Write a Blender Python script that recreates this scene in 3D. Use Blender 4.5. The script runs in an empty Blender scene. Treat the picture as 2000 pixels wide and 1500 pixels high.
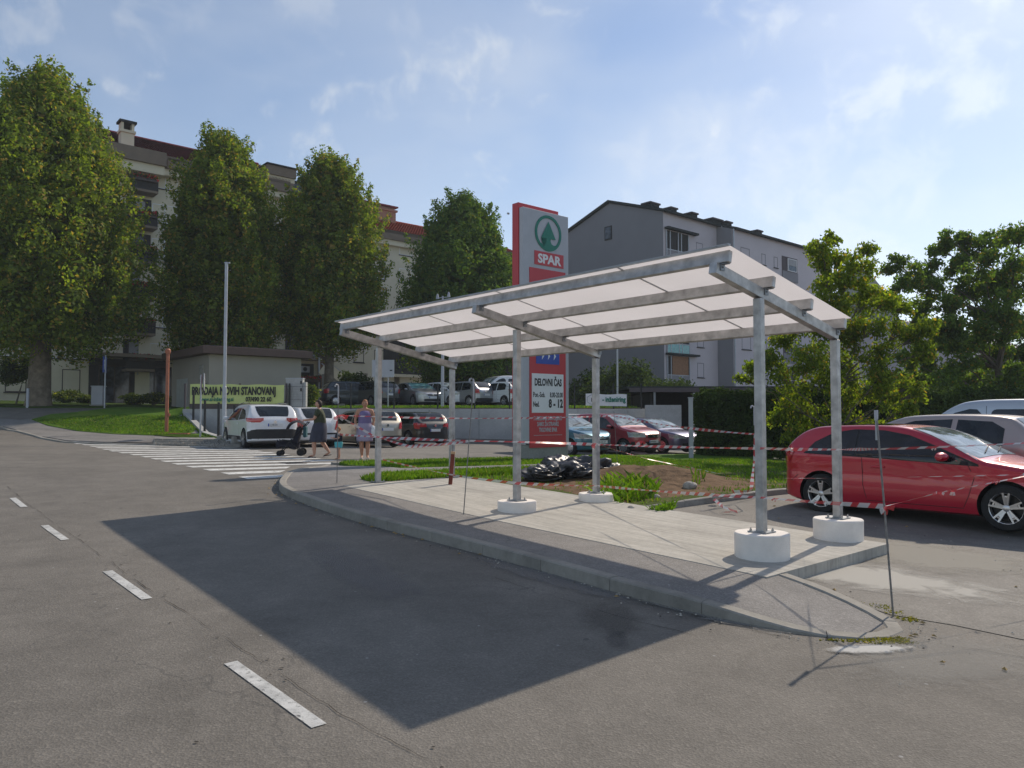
import bpy, bmesh, math, random
import numpy as np
from mathutils import Vector, Matrix, noise
R=math.radians
SC=bpy.context.scene
COL=SC.collection
rnd=random.Random(7)
# ---------------------------------------------------------------- camera, sky, sun, exposure
HC=1.831; PITCH=0.0411; F=1490.63
cam=bpy.data.cameras.new("camera"); cam.sensor_width=36; cam.lens=36*F/2000; cam.clip_start=0.05; cam.clip_end=5000
co=bpy.data.objects.new("camera",cam); COL.objects.link(co)
co.location=(0,0,HC); co.rotation_euler=(R(90)+PITCH,0,0); SC.camera=co
SUN_AZ,SUN_EL=39.2,38.6
sl=bpy.data.lights.new("sun",'SUN'); sl.energy=3.7; sl.angle=R(0.55); sl.color=(1,.875,.72)
so=bpy.data.objects.new("sun",sl); COL.objects.link(so); so.location=(20,20,40)
so.rotation_euler=(R(90-SUN_EL),0,R(180-SUN_AZ))
SC.view_settings.view_transform='Standard'; SC.view_settings.look='None'
SC.view_settings.exposure=0.12; SC.view_settings.gamma=1
W=bpy.data.worlds.new("World"); SC.world=W; W.use_nodes=True
nt=W.node_tree; N=nt.nodes; L=nt.links
bg=N['Background']; bg.inputs['Strength'].default_value=0.12
sky=N.new('ShaderNodeTexSky'); sky.sky_type='NISHITA'; sky.sun_disc=False
sky.sun_elevation=R(SUN_EL); sky.sun_rotation=R(SUN_AZ); sky.altitude=150; sky.air_density=1.0; sky.dust_density=.4; sky.ozone_density=2.0
def node(t,**k):
    n=N.new(t)
    for a,b in k.items(): setattr(n,a,b)
    return n
tc=node('ShaderNodeTexCoord')
mp=node('ShaderNodeMapping'); mp.inputs['Scale'].default_value=(1,1,2.6); mp.inputs['Rotation'].default_value=(0,0,R(25))
L.new(tc.outputs['Generated'],mp.inputs['Vector'])
n1=node('ShaderNodeTexNoise'); n1.inputs['Scale'].default_value=1.7; n1.inputs['Detail'].default_value=9; n1.inputs['Roughness'].default_value=.42; n1.inputs['Distortion'].default_value=.5
L.new(mp.outputs[0],n1.inputs['Vector'])
cr=node('ShaderNodeMapRange'); cr.inputs['From Min'].default_value=.34; cr.inputs['From Max'].default_value=.66; cr.interpolation_type='SMOOTHSTEP'
L.new(n1.outputs['Fac'],cr.inputs['Value'])
n2=node('ShaderNodeTexNoise'); n2.inputs['Scale'].default_value=5.5; n2.inputs['Detail'].default_value=7; n2.inputs['Roughness'].default_value=.5; n2.inputs['Distortion'].default_value=.25
L.new(mp.outputs[0],n2.inputs['Vector'])
c2=node('ShaderNodeMapRange'); c2.inputs['From Min'].default_value=.54; c2.inputs['From Max'].default_value=.72; c2.interpolation_type='SMOOTHSTEP'
L.new(n2.outputs['Fac'],c2.inputs['Value'])
m1=node('ShaderNodeMath',operation='MULTIPLY'); m1.inputs[1].default_value=.42; L.new(cr.outputs[0],m1.inputs[0])
m2=node('ShaderNodeMath',operation='MULTIPLY_ADD'); m2.inputs[1].default_value=.08; L.new(c2.outputs[0],m2.inputs[0]); L.new(m1.outputs[0],m2.inputs[2])
# a few separate small clouds, each at its own direction in the sky
n3=node('ShaderNodeTexNoise'); n3.inputs['Scale'].default_value=16; n3.inputs['Detail'].default_value=8; n3.inputs['Roughness'].default_value=.55; n3.inputs['Distortion'].default_value=.3
L.new(tc.outputs['Generated'],n3.inputs['Vector'])
nz=node('ShaderNodeMapRange'); nz.clamp=False; nz.inputs['From Min'].default_value=.35; nz.inputs['From Max'].default_value=.65; nz.inputs['To Min'].default_value=0; nz.inputs['To Max'].default_value=.75; L.new(n3.outputs['Fac'],nz.inputs['Value'])
tot=None
for az_,el_,sz,am in ((-33.5,29.5,.17,.75),(-27,27.5,.09,.5),(-15.5,28.5,.06,.45),(-9,27.5,.05,.3),(24,20.6,.040,1.0),(27.5,21.6,.055,1.0),(31.5,20.5,.07,.9),(33.6,26.5,.05,.9),(29,31,.05,.5),(-24,26.0,.05,.35),(12,16.5,.16,.35),(24,13,.22,.45)):
    d_=node('ShaderNodeVectorMath',operation='DISTANCE'); ce=math.cos(R(el_)); d_.inputs[1].default_value=(math.sin(R(az_))*ce,math.cos(R(az_))*ce,math.sin(R(el_)))
    L.new(tc.outputs['Generated'],d_.inputs[0])
    f_=node('ShaderNodeMapRange'); f_.inputs['From Min'].default_value=sz; f_.inputs['From Max'].default_value=0; f_.inputs['To Max'].default_value=1; L.new(d_.outputs['Value'],f_.inputs['Value'])
    g_=node('ShaderNodeMath',operation='MULTIPLY_ADD'); g_.inputs[1].default_value=.55; L.new(f_.outputs[0],g_.inputs[0]); L.new(nz.outputs[0],g_.inputs[2])
    h_=node('ShaderNodeMapRange'); h_.interpolation_type='SMOOTHSTEP'; h_.inputs['From Min'].default_value=.50; h_.inputs['From Max'].default_value=1.05; h_.inputs['To Max'].default_value=am; L.new(g_.outputs[0],h_.inputs['Value'])
    k_=node('ShaderNodeMath',operation='MULTIPLY'); k_.inputs[1].default_value=1; L.new(h_.outputs[0],k_.inputs[0])
    if tot is None: tot=k_.outputs[0]
    else:
        q_=node('ShaderNodeMath',operation='MAXIMUM'); L.new(tot,q_.inputs[0]); L.new(k_.outputs[0],q_.inputs[1]); tot=q_.outputs[0]
mS=node('ShaderNodeMath',operation='ADD',use_clamp=True); L.new(m2.outputs[0],mS.inputs[0])
mT=node('ShaderNodeMath',operation='MULTIPLY'); mT.inputs[1].default_value=.5; L.new(tot,mT.inputs[0]); L.new(mT.outputs[0],mS.inputs[1])
m2=mS
# cloud brightness follows the sky's own brightness (forward-lit thin cloud)
lum=node('ShaderNodeRGBToBW'); L.new(sky.outputs[0],lum.inputs[0])
la=node('ShaderNodeMath',operation='MULTIPLY_ADD'); la.inputs[1].default_value=.85; la.inputs[2].default_value=3.3; L.new(lum.outputs[0],la.inputs[0])
cc=node('ShaderNodeMix',data_type='RGBA',blend_type='MULTIPLY'); cc.inputs[0].default_value=1
L.new(la.outputs[0],cc.inputs[6]); cc.inputs[7].default_value=(.90,.98,1.10,1)
mx=node('ShaderNodeMix',data_type='RGBA'); L.new(m2.outputs[0],mx.inputs[0]); L.new(sky.outputs[0],mx.inputs[6]); L.new(cc.outputs[2],mx.inputs[7])
L.new(mx.outputs[2],bg.inputs['Color'])
SC.render.resolution_x=1024; SC.render.resolution_y=768
try:
    SC.cycles.max_bounces=6; SC.cycles.transparent_max_bounces=8; SC.cycles.use_denoising=True; SC.cycles.sample_clamp_indirect=8
except Exception: pass

# ---------------------------------------------------------------- coordinates: the ground and the road frame
cp,sp=math.cos(PITCH),math.sin(PITCH)
def ray(px,py):
    a=(px-1000)/F;b=(750-py)/F
    return (a, cp-b*sp, sp+b*cp)
def sm(a,b,x):
    t=min(1,max(0,(x-a)/(b-a)));return t*t*(3-2*t)
def lerpt(T,x):
    if x<=T[0][0]:return T[0][1]
    for (a,b),(c,d) in zip(T,T[1:]):
        if x<=c:return b+(d-b)*(x-a)/(c-a)
    return T[-1][1]
def wallx(y): return -10.1-(y-28)*5.8/9
def G(x,y):
    xc=min(30,max(-40,x));yc=max(-12,y)
    zn=-.0097*xc+.0279*min(yc,18);zf=.451-.024*xc
    z=zn+(zf-zn)*sm(10,18,y)
    r=lerpt([(28,0),(30,.1),(33,.2),(37,1.0),(40,1.25),(50,1.5),(100,1.6)],y)
    xw=wallx(min(y,37))
    z_left=z+r*sm(xw+.35,xw-.1,x) if x<xw+.35 else z
    if x<xw+.35: z_left=z+r*(1-sm(xw-.1,xw+.35,x))
    if y>37.05:
        up=lerpt([(37,2.17),(48,2.42),(120,2.7)],y)
        m=sm(37.05,37.45,y)*(1-sm(6.6,7.2,x))*sm(-17.5,-15.9,x)
        return z_left*(1-m)+up*m
    return z_left
def at(px,py,off=0):
    d=ray(px,py);s=1.0
    f=lambda s:HC+d[2]*s-(G(d[0]*s,d[1]*s)+off)
    prev=s
    while s<400:
        if f(s)<0:
            a,b=prev,s
            for _ in range(40):
                m=(a+b)/2
                if f(m)<0:b=m
                else:a=m
            return Vector((d[0]*b,d[1]*b,G(d[0]*b,d[1]*b)+off))
        prev=s;s*=1.01
    return None
def dep(px,py,Y):
    d=ray(px,py);s=Y/d[1];return Vector((d[0]*s,Y,HC+d[2]*s))
FR=Vector((2.1666,7.5403,3.530));U=Vector((-.65095,.75912,0));V=Vector((.75912,.65095,0))
AZU=math.atan2(U.y,U.x); AZV=math.atan2(V.y,V.x)
def uv(t,w): return (FR.x+U.x*t+V.x*w, FR.y+U.y*t+V.y*w)
def P3(t,w,z): x,y=uv(t,w); return Vector((x,y,z))
def tw(x,y): return ((x-FR.x)*U.x+(y-FR.y)*U.y,(x-FR.x)*V.x+(y-FR.y)*V.y)

# ---------------------------------------------------------------- materials
def mat(name,col,rough=.7,metal=0,var=.12,scale=6,bump=0,bscale=None,spec=.5,coat=0,col2=None,detail=5,lo=.3,hi=.7,emit=0):
    m=bpy.data.materials.new(name); m.use_nodes=True; t=m.node_tree; b=t.nodes['Principled BSDF']
    b.inputs['Roughness'].default_value=rough; b.inputs['Metallic'].default_value=metal
    b.inputs['Specular IOR Level'].default_value=spec; b.inputs['Coat Weight'].default_value=coat; b.inputs['Coat Roughness'].default_value=.04
    g=t.nodes.new('ShaderNodeNewGeometry') if False else t.nodes.new('ShaderNodeTexCoord')
    n=t.nodes.new('ShaderNodeTexNoise'); n.inputs['Scale'].default_value=scale; n.inputs['Detail'].default_value=detail; n.inputs['Roughness'].default_value=.6
    t.links.new(g.outputs['Object'],n.inputs['Vector'])
    r=t.nodes.new('ShaderNodeValToRGB'); r.color_ramp.elements[0].position=lo; r.color_ramp.elements[1].position=hi
    a=[max(0,c*(1-var)) for c in col]; c=[min(1,c*(1+var)) for c in col] if col2 is None else list(col2)
    r.color_ramp.elements[0].color=(*a,1); r.color_ramp.elements[1].color=(*c,1)
    t.links.new(n.outputs['Fac'],r.inputs['Fac']); t.links.new(r.outputs[0],b.inputs['Base Color'])
    if bump:
        n2=t.nodes.new('ShaderNodeTexNoise'); n2.inputs['Scale'].default_value=bscale or scale*4; n2.inputs['Detail'].default_value=4
        t.links.new(g.outputs['Object'],n2.inputs['Vector'])
        bp=t.nodes.new('ShaderNodeBump'); bp.inputs['Strength'].default_value=bump; bp.inputs['Distance'].default_value=.02
        t.links.new(n2.outputs['Fac'],bp.inputs['Height']); t.links.new(bp.outputs[0],b.inputs['Normal'])
    return m
def nmath(t,op,a,b=None,c=None):
    n=t.nodes.new('ShaderNodeMath'); n.operation=op
    for i,v in enumerate((a,b,c)):
        if v is None: continue
        if isinstance(v,(int,float)): n.inputs[i].default_value=v
        else: t.links.new(v,n.inputs[i])
    return n.outputs[0]
def nnoise(t,vec,scale,detail=4,rough=.55,dist=0):
    n=t.nodes.new('ShaderNodeTexNoise'); n.inputs['Scale'].default_value=scale; n.inputs['Detail'].default_value=detail; n.inputs['Roughness'].default_value=rough; n.inputs['Distortion'].default_value=dist
    t.links.new(vec,n.inputs['Vector']); return n.outputs['Fac']
def nramp(t,fac,stops):
    r=t.nodes.new('ShaderNodeValToRGB'); e=r.color_ramp.elements
    e[0].position,e[0].color=stops[0][0],(*stops[0][1],1); e[1].position,e[1].color=stops[-1][0],(*stops[-1][1],1)
    for p,c in stops[1:-1]:
        k=e.new(p); k.color=(*c,1)
    t.links.new(fac,r.inputs['Fac']); return r.outputs[0]
def nmix(t,fac,a,b,bt='MIX'):
    n=t.nodes.new('ShaderNodeMix'); n.data_type='RGBA'; n.blend_type=bt
    for i,v in ((0,fac),(6,a),(7,b)):
        if isinstance(v,(int,float)): n.inputs[i].default_value=v
        elif isinstance(v,tuple): n.inputs[i].default_value=(*v,1)
        else: t.links.new(v,n.inputs[i])
    return n.outputs[2]
def g3(v): return (v,v,v)
def asphalt(name,base,speck=.35,patch=.25,tint=(1.03,.99,.94),cracks=True):
    m=bpy.data.materials.new(name); m.use_nodes=True; t=m.node_tree; b=t.nodes['Principled BSDF']
    g=t.nodes.new('ShaderNodeNewGeometry').outputs['Position']
    c=tuple(base*k for k in tint)
    big=nnoise(t,g,.35,5,.6,.6); col=nramp(t,big,[(.3,tuple(x*(1-patch) for x in c)),(.5,c),(.72,tuple(x*(1+patch*.7) for x in c))])
    mid=nnoise(t,g,2.3,6,.65,.3); col=nmix(t,.55,col,nramp(t,mid,[(.3,g3(.62)),(.6,g3(1.0)),(.75,g3(1.18))]),'MULTIPLY')
    vo=t.nodes.new('ShaderNodeTexVoronoi'); vo.inputs['Scale'].default_value=70; t.links.new(g,vo.inputs['Vector'])
    sp_=nramp(t,vo.outputs['Color'],[(.0,g3(1-speck)),(.6,g3(1)),(1,g3(1+speck*1.6))])
    col=nmix(t,.8,col,sp_,'MULTIPLY')
    fine=nnoise(t,g,160,2,.6); col=nmix(t,.7,col,nramp(t,fine,[(.3,g3(.7)),(.7,g3(1.3))]),'MULTIPLY')
    # small dark spots and dropped grit
    v2=t.nodes.new('ShaderNodeTexVoronoi'); v2.inputs['Scale'].default_value=1.3; t.links.new(g,v2.inputs['Vector'])
    dn=nnoise(t,g,9,3,.6)
    spot=nmath(t,'LESS_THAN',nmath(t,'ADD',v2.outputs['Distance'],nmath(t,'MULTIPLY',dn,.08)),.075)
    col=nmix(t,nmath(t,'MULTIPLY',spot,.6),col,g3(base*.35))
    v4=t.nodes.new('ShaderNodeTexVoronoi'); v4.inputs['Scale'].default_value=3.1; t.links.new(g,v4.inputs['Vector'])
    sp4=nmath(t,'LESS_THAN',v4.outputs['Distance'],.035); col=nmix(t,nmath(t,'MULTIPLY',sp4,.5),col,g3(base*2.6))
    if cracks:
        v3=t.nodes.new('ShaderNodeTexVoronoi'); v3.feature='DISTANCE_TO_EDGE'; v3.inputs['Scale'].default_value=.23
        wv=t.nodes.new('ShaderNodeVectorMath'); wv.operation='ADD'
        nn=t.nodes.new('ShaderNodeTexNoise'); nn.inputs['Scale'].default_value=1.6; nn.inputs['Detail'].default_value=6; t.links.new(g,nn.inputs['Vector'])
        sc=t.nodes.new('ShaderNodeVectorMath'); sc.operation='SCALE'; sc.inputs['Scale'].default_value=1.1; t.links.new(nn.outputs['Color'],sc.inputs[0])
        t.links.new(g,wv.inputs[0]); t.links.new(sc.outputs[0],wv.inputs[1]); t.links.new(wv.outputs[0],v3.inputs['Vector'])
        cm=nnoise(t,g,.7,3,.5)
        ck=nmath(t,'MULTIPLY',nmath(t,'LESS_THAN',v3.outputs['Distance'],.0022),nmath(t,'GREATER_THAN',cm,.5))
        col=nmix(t,nmath(t,'MULTIPLY',ck,.32),col,g3(base*.3))
    t.links.new(col,b.inputs['Base Color']); b.inputs['Roughness'].default_value=.85; b.inputs['Specular IOR Level'].default_value=.35
    bp=t.nodes.new('ShaderNodeBump'); bp.inputs['Strength'].default_value=.5; bp.inputs['Distance'].default_value=.006
    t.links.new(vo.outputs['Distance'],bp.inputs['Height']); t.links.new(bp.outputs[0],b.inputs['Normal'])
    return m
def concrete(name,base,streak=0,tint=(1.03,1,.93),stain=.3,rot=0):
    m=bpy.data.materials.new(name); m.use_nodes=True; t=m.node_tree; b=t.nodes['Principled BSDF']
    g=t.nodes.new('ShaderNodeNewGeometry').outputs['Position']
    c=tuple(base*k for k in tint)
    col=nramp(t,nnoise(t,g,1.1,6,.6,.4),[(.28,tuple(x*(1-stain) for x in c)),(.5,c),(.75,tuple(min(1,x*1.12) for x in c))])
    col=nmix(t,.6,col,nramp(t,nnoise(t,g,14,5,.65),[(.3,g3(.8)),(.7,g3(1.12))]),'MULTIPLY')
    if streak:
        mp=t.nodes.new('ShaderNodeMapping'); mp.vector_type='TEXTURE'; mp.inputs['Rotation'].default_value=(0,0,rot); mp.inputs['Scale'].default_value=(1.1,.045,1); t.links.new(g,mp.inputs['Vector'])
        col=nmix(t,streak,col,nramp(t,nnoise(t,mp.outputs[0],1.0,5,.65,.2),[(.32,g3(.70)),(.62,g3(1.12))]),'MULTIPLY')
    col=nmix(t,.5,col,nramp(t,nnoise(t,g,140,2),[(.3,g3(.86)),(.7,g3(1.1))]),'MULTIPLY')
    t.links.new(col,b.inputs['Base Color']); b.inputs['Roughness'].default_value=.9; b.inputs['Specular IOR Level'].default_value=.25
    bp=t.nodes.new('ShaderNodeBump'); bp.inputs['Strength'].default_value=.35; bp.inputs['Distance'].default_value=.01
    t.links.new(nnoise(t,g,40,4),bp.inputs['Height']); t.links.new(bp.outputs[0],b.inputs['Normal'])
    return m
def leafmat(name,c1,c2,c3=None,trans=.4,gloss=.0,amt3=.06):
    m=bpy.data.materials.new(name); m.use_nodes=True; t=m.node_tree
    for n in list(t.nodes):
        if n.type!='OUTPUT_MATERIAL': t.nodes.remove(n)
    out=[n for n in t.nodes][0]
    g=t.nodes.new('ShaderNodeNewGeometry')
    st=[(0,c1),(.9,c2)] if c3 is None else [(0,c1),(1-amt3-.03,c2),(1-amt3,c3)]
    col=nramp(t,g.outputs['Random Per Island'],st)
    big=nnoise(t,g.outputs['Position'],.8,5,.65); col=nmix(t,.85,col,nramp(t,big,[(.34,g3(.55)),(.66,(1.35,1.25,.8))]),'MULTIPLY')
    d=t.nodes.new('ShaderNodeBsdfDiffuse'); tr=t.nodes.new('ShaderNodeBsdfTranslucent'); mxx=t.nodes.new('ShaderNodeMixShader'); mxx.inputs[0].default_value=trans
    tcol=nmix(t,1,col,(1.25,1.35,.5),'MULTIPLY')
    t.links.new(col,d.inputs[0]); t.links.new(tcol,tr.inputs[0]); t.links.new(d.outputs[0],mxx.inputs[1]); t.links.new(tr.outputs[0],mxx.inputs[2])
    gl=t.nodes.new('ShaderNodeBsdfGlossy'); gl.inputs['Roughness'].default_value=.6; m3=t.nodes.new('ShaderNodeMixShader'); m3.inputs[0].default_value=.015+gloss
    t.links.new(mxx.outputs[0],m3.inputs[1]); t.links.new(gl.outputs[0],m3.inputs[2]); t.links.new(m3.outputs[0],out.inputs[0])
    return m
def paint(name,col,metal=.0,rough=.35):
    m=mat(name,col,rough=rough,metal=metal,var=.03,scale=2,coat=1.0); return m
def glassmat(name,col=(.012,.015,.017),rough=.03):
    m=bpy.data.materials.new(name); m.use_nodes=True; b=m.node_tree.nodes['Principled BSDF']
    t=m.node_tree; o=t.nodes.new('ShaderNodeTexCoord')
    c=nramp(t,nnoise(t,o.outputs['Object'],2.2,3,.5,.6),[(.38,tuple(x*.55 for x in col)),(.62,tuple(x*2.3 for x in col))])
    t.links.new(c,b.inputs['Base Color']); b.inputs['Roughness'].default_value=rough; b.inputs['Specular IOR Level'].default_value=.55
    return m
M={}
M['asphalt']=asphalt('road_asphalt',.162,.20,patch=.22,tint=(1.09,1.0,.87))
M['asphalt_side']=asphalt('pavement_asphalt',.21,.24,.2,(1.05,1,.95))
M['asphalt_lot']=asphalt('lot_asphalt',.19,.22,.25,(1.07,1,.89))
M['slab']=concrete('slab_concrete',.42,.75,(1.04,1,.9),.20,AZU)
M['kerb']=concrete('kerb_concrete',.29,0,(1.06,1,.88),.35)
M['kerb_lot']=concrete('kerb_lot',.3,0)
M['wallc']=concrete('wall_concrete',.44,0,(1,1,.97),.15)
M['found']=mat('foundation_render',(.80,.755,.70),.85,var=.09,scale=4,detail=8,bump=.25,bscale=60,spec=.3)
M['dust']=concrete('cement_dust',.36,.4,(1.03,1,.94),.3)
M['mark']=mat('road_paint',(.48,.48,.46),.7,var=.22,scale=7,detail=8,bump=.2,bscale=80,lo=.35,hi=.6)
M['galv']=mat('galvanised_steel',(.43,.425,.42),.48,.75,var=.30,scale=7,detail=8,spec=.5)
M['galv_dark']=mat('galvanised_plate',(.25,.27,.29),.5,.7,var=.2,scale=20)
M['bolt']=mat('bolt_steel',(.4,.4,.4),.4,.9)
M['zebra']=mat('zebra_paint',(.60,.60,.57),.7,var=.2,scale=5,detail=8,lo=.35,hi=.6)
def wear(m,lo,sc):
    t=m.node_tree; b=t.nodes['Principled BSDF']; g=t.nodes.new('ShaderNodeNewGeometry').outputs['Position']
    n=nnoise(t,g,sc,7,.7); r=t.nodes.new('ShaderNodeMapRange'); r.inputs['From Min'].default_value=.30; r.inputs['From Max'].default_value=.46; r.inputs['To Min'].default_value=lo; t.links.new(n,r.inputs['Value']); t.links.new(r.outputs[0],b.inputs['Alpha'])
wear(M['mark'],.15,26); wear(M['zebra'],.35,9)
M['polegrey']=mat('pole_grey',(.42,.44,.46),.5,.5,var=.1,scale=4)
M['rebar']=mat('rod_steel',(.22,.21,.2),.55,.6,var=.3,scale=30)
M['black']=mat('black_plastic',(.012,.012,.013),.55,var=.2)
M['blackm']=mat('black_metal',(.014,.015,.016),.4,.2)
M['rubber']=mat('tyre_rubber',(.015,.015,.015),.8,var=.2,scale=20,bump=.2)
M['glass']=glassmat('car_glass'); M['wglass']=glassmat('window_glass',(.03,.035,.045),.05)
M['glass_red']=glassmat('tinted_glass',(.008,.008,.012),.03)
M['alu']=mat('alloy',(.55,.55,.56),.3,.85,var=.06)
M['chrome']=mat('chrome',(.7,.7,.7),.12,1,var=.03)
M['lampred']=mat('lamp_red',(.45,.012,.02),.15,var=.2,coat=1,scale=12)
M['lampclear']=mat('lamp_clear',(.5,.53,.55),.12,.3,var=.3,coat=1,scale=14)
M['plate']=mat('plate_white',(.7,.7,.7),.4,var=.05)
M['blue']=mat('sign_blue',(.015,.06,.36),.35,var=.05)
M['white']=mat('white_panel',(.74,.74,.74),.4,var=.03,scale=2)
M['whiteboard']=mat('white_board',(.42,.43,.46),.4,var=.06,scale=2)
M['red']=mat('sign_red',(.50,.03,.04),.35,var=.05,scale=2)
M['redtape']=mat('tape_red',(.68,.05,.06),.35,var=.15,scale=8); M['whitetape']=mat('tape_white',(.78,.76,.75),.35,var=.08,scale=8)
M['green']=mat('sign_green',(.0,.17,.11),.4,var=.04)
M['ink']=mat('ink_black',(.012,.012,.012),.5,var=.05)
M['lime']=mat('banner_lime',(.62,.68,.24),.6,var=.07,scale=3)
M['rust']=mat('rust_paint',(.36,.12,.06),.6,var=.25,scale=9,bump=.2)
M['soil']=mat('soil',(.155,.10,.06),.95,var=.45,scale=5,detail=9,bump=1,bscale=30,spec=.1)
M['stone']=mat('stone',(.36,.34,.3),.9,var=.3,scale=9,bump=.5)
for k_ in('redtape','whitetape'): M[k_].node_tree.nodes['Principled BSDF'].inputs['Alpha'].default_value=.6
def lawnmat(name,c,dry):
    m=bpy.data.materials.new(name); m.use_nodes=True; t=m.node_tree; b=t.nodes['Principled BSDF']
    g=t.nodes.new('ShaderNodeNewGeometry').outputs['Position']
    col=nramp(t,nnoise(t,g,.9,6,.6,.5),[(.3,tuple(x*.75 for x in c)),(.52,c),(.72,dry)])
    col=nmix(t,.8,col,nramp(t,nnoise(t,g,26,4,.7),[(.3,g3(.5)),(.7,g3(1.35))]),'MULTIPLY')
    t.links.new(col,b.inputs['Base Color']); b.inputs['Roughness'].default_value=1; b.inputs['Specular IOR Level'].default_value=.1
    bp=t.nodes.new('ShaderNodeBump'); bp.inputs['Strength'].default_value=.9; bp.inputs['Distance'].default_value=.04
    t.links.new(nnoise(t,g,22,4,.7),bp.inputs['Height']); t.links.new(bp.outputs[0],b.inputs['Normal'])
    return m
M['lawn']=lawnmat('lawn',(.10,.19,.022),(.17,.23,.035))
M['lawn_dry']=lawnmat('rough_lawn',(.09,.12,.03),(.20,.15,.08))
M['blade']=leafmat('grass_blade',(.07,.16,.015),(.17,.30,.03),(.3,.3,.1),.45)
M['leafA']=leafmat('hornbeam_leaf',(.09,.15,.03),(.25,.33,.05),(.40,.30,.08),.55,amt3=.10)
M['leafB']=leafmat('maple_leaf',(.065,.14,.035),(.17,.27,.05),(.22,.23,.05),.42,amt3=.05)
M['leafC']=leafmat('ash_leaf',(.11,.18,.02),(.30,.38,.05),(.46,.32,.06),.6,amt3=.05)
M['leafD']=leafmat('walnut_leaf',(.08,.15,.04),(.19,.29,.06),(.40,.28,.07),.58,amt3=.03)
M['hedge']=leafmat('hedge_leaf',(.03,.06,.018),(.07,.12,.03),None,.2)
M['bush']=leafmat('bush_leaf',(.035,.065,.02),(.09,.14,.035),None,.3)
M['bark']=mat('bark',(.14,.12,.09),.95,var=.4,scale=6,bump=.8,bscale=18,spec=.1)
M['bark2']=mat('bark_plane',(.20,.165,.12),.95,var=.4,scale=3,bump=.5,bscale=14,spec=.1)

# ---------------------------------------------------------------- mesh helpers
class MB:
    def __init__(s): s.v=[];s.f=[];s.m=[];s.mats=[]
    def mi(s,m):
        if m not in s.mats: s.mats.append(m)
        return s.mats.index(m)
    def add(s,vs,fs,m):
        k=len(s.v); s.v.extend([tuple(p) for p in vs]); i=s.mi(m)
        for f in fs: s.f.append(tuple(k+a for a in f)); s.m.append(i)
        return s
    def box(s,c,d,m,rot=0,mtx=None):
        x,y,z=[a/2 for a in d]
        vs=[Vector((i*x,j*y,k*z)) for k in(-1,1) for j in(-1,1) for i in(-1,1)]
        if mtx is not None: vs=[mtx@v for v in vs]
        elif rot: r=Matrix.Rotation(rot,3,'Z'); vs=[r@v for v in vs]
        c=Vector(c); vs=[v+c for v in vs]
        return s.add(vs,[(0,2,3,1),(4,5,7,6),(0,1,5,4),(1,3,7,5),(3,2,6,7),(2,0,4,6)],m)
    def bar(s,a,b,w,h,m,up=Vector((0,0,1))):
        a=Vector(a);b=Vector(b);d=(b-a);n=d.normalized();x=n.cross(up)
        if x.length<1e-4: x=Vector((1,0,0))
        x.normalize();y=x.cross(n).normalized()
        vs=[p+x*i*w/2+y*j*h/2 for p in(a,b) for j in(-1,1) for i in(-1,1)]
        return s.add(vs,[(0,1,3,2),(4,6,7,5),(0,4,5,1),(1,5,7,3),(3,7,6,2),(2,6,4,0)],m)
    def tube(s,pts,r,m,n=10,cap=True):
        pts=[Vector(p) for p in pts]; rr=r if isinstance(r,(list,tuple)) else [r]*len(pts)
        vs=[];ref=Vector((0,0,1)) if abs((pts[-1]-pts[0]).normalized().z)<.9 else Vector((1,0,0))
        for i,p in enumerate(pts):
            d=(pts[min(i+1,len(pts)-1)]-pts[max(i-1,0)]).normalized(); x=d.cross(ref).normalized(); y=x.cross(d)
            for k in range(n):
                a=2*math.pi*k/n; vs.append(p+(x*math.cos(a)+y*math.sin(a))*rr[i])
        fs=[(i*n+k,i*n+(k+1)%n,(i+1)*n+(k+1)%n,(i+1)*n+k) for i in range(len(pts)-1) for k in range(n)]
        if cap: fs+=[tuple(range(n))[::-1],tuple((len(pts)-1)*n+k for k in range(n))]
        return s.add(vs,fs,m)
    def lathe(s,prof,c,m,n=24,axis='Z',cap=True):
        c=Vector(c);vs=[]
        for r,h in prof:
            for k in range(n):
                a=2*math.pi*k/n; q=(r*math.cos(a),r*math.sin(a),h)
                if axis=='Y': q=(q[0],q[2],q[1])
                if axis=='X': q=(q[2],q[0],q[1])
                vs.append(c+Vector(q))
        fs=[(i*n+k,i*n+(k+1)%n,(i+1)*n+(k+1)%n,(i+1)*n+k) for i in range(len(prof)-1) for k in range(n)]
        if cap and prof[0][0]>1e-6: fs.append(tuple(range(n))[::-1])
        if cap and prof[-1][0]>1e-6: fs.append(tuple((len(prof)-1)*n+k for k in range(n)))
        return s.add(vs,fs,m)
    def build(s,name,parent=None,smooth=False,bevel=0,loc=None,angle=35,weld=False):
        me=bpy.data.meshes.new(name); me.from_pydata(s.v,[],s.f)
        for m in s.mats: me.materials.append(m)
        me.polygons.foreach_set('material_index',s.m)
        bm=bmesh.new(); bm.from_mesh(me)
        if weld: bmesh.ops.remove_doubles(bm,verts=bm.verts,dist=1e-5)
        bmesh.ops.recalc_face_normals(bm,faces=bm.faces); bm.to_mesh(me); bm.free()
        o=bpy.data.objects.new(name,me); COL.objects.link(o)
        if parent is not None: o.parent=parent
        if loc is not None: o.location=loc
        if smooth:
            me.polygons.foreach_set('use_smooth',[True]*len(me.polygons))
            sharp_by_angle(me,angle)
        if bevel:
            b=o.modifiers.new('b','BEVEL'); b.width=bevel; b.segments=2; b.limit_method='ANGLE'; b.angle_limit=R(40)
        return o
def sharp_by_angle(me,deg):
    bm=bmesh.new(); bm.from_mesh(me); c=R(deg)
    for e in bm.edges:
        if len(e.link_faces)==2:
            try: e.smooth=e.calc_face_angle()<c
            except Exception: e.smooth=True
    bm.to_mesh(me); bm.free()
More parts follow.
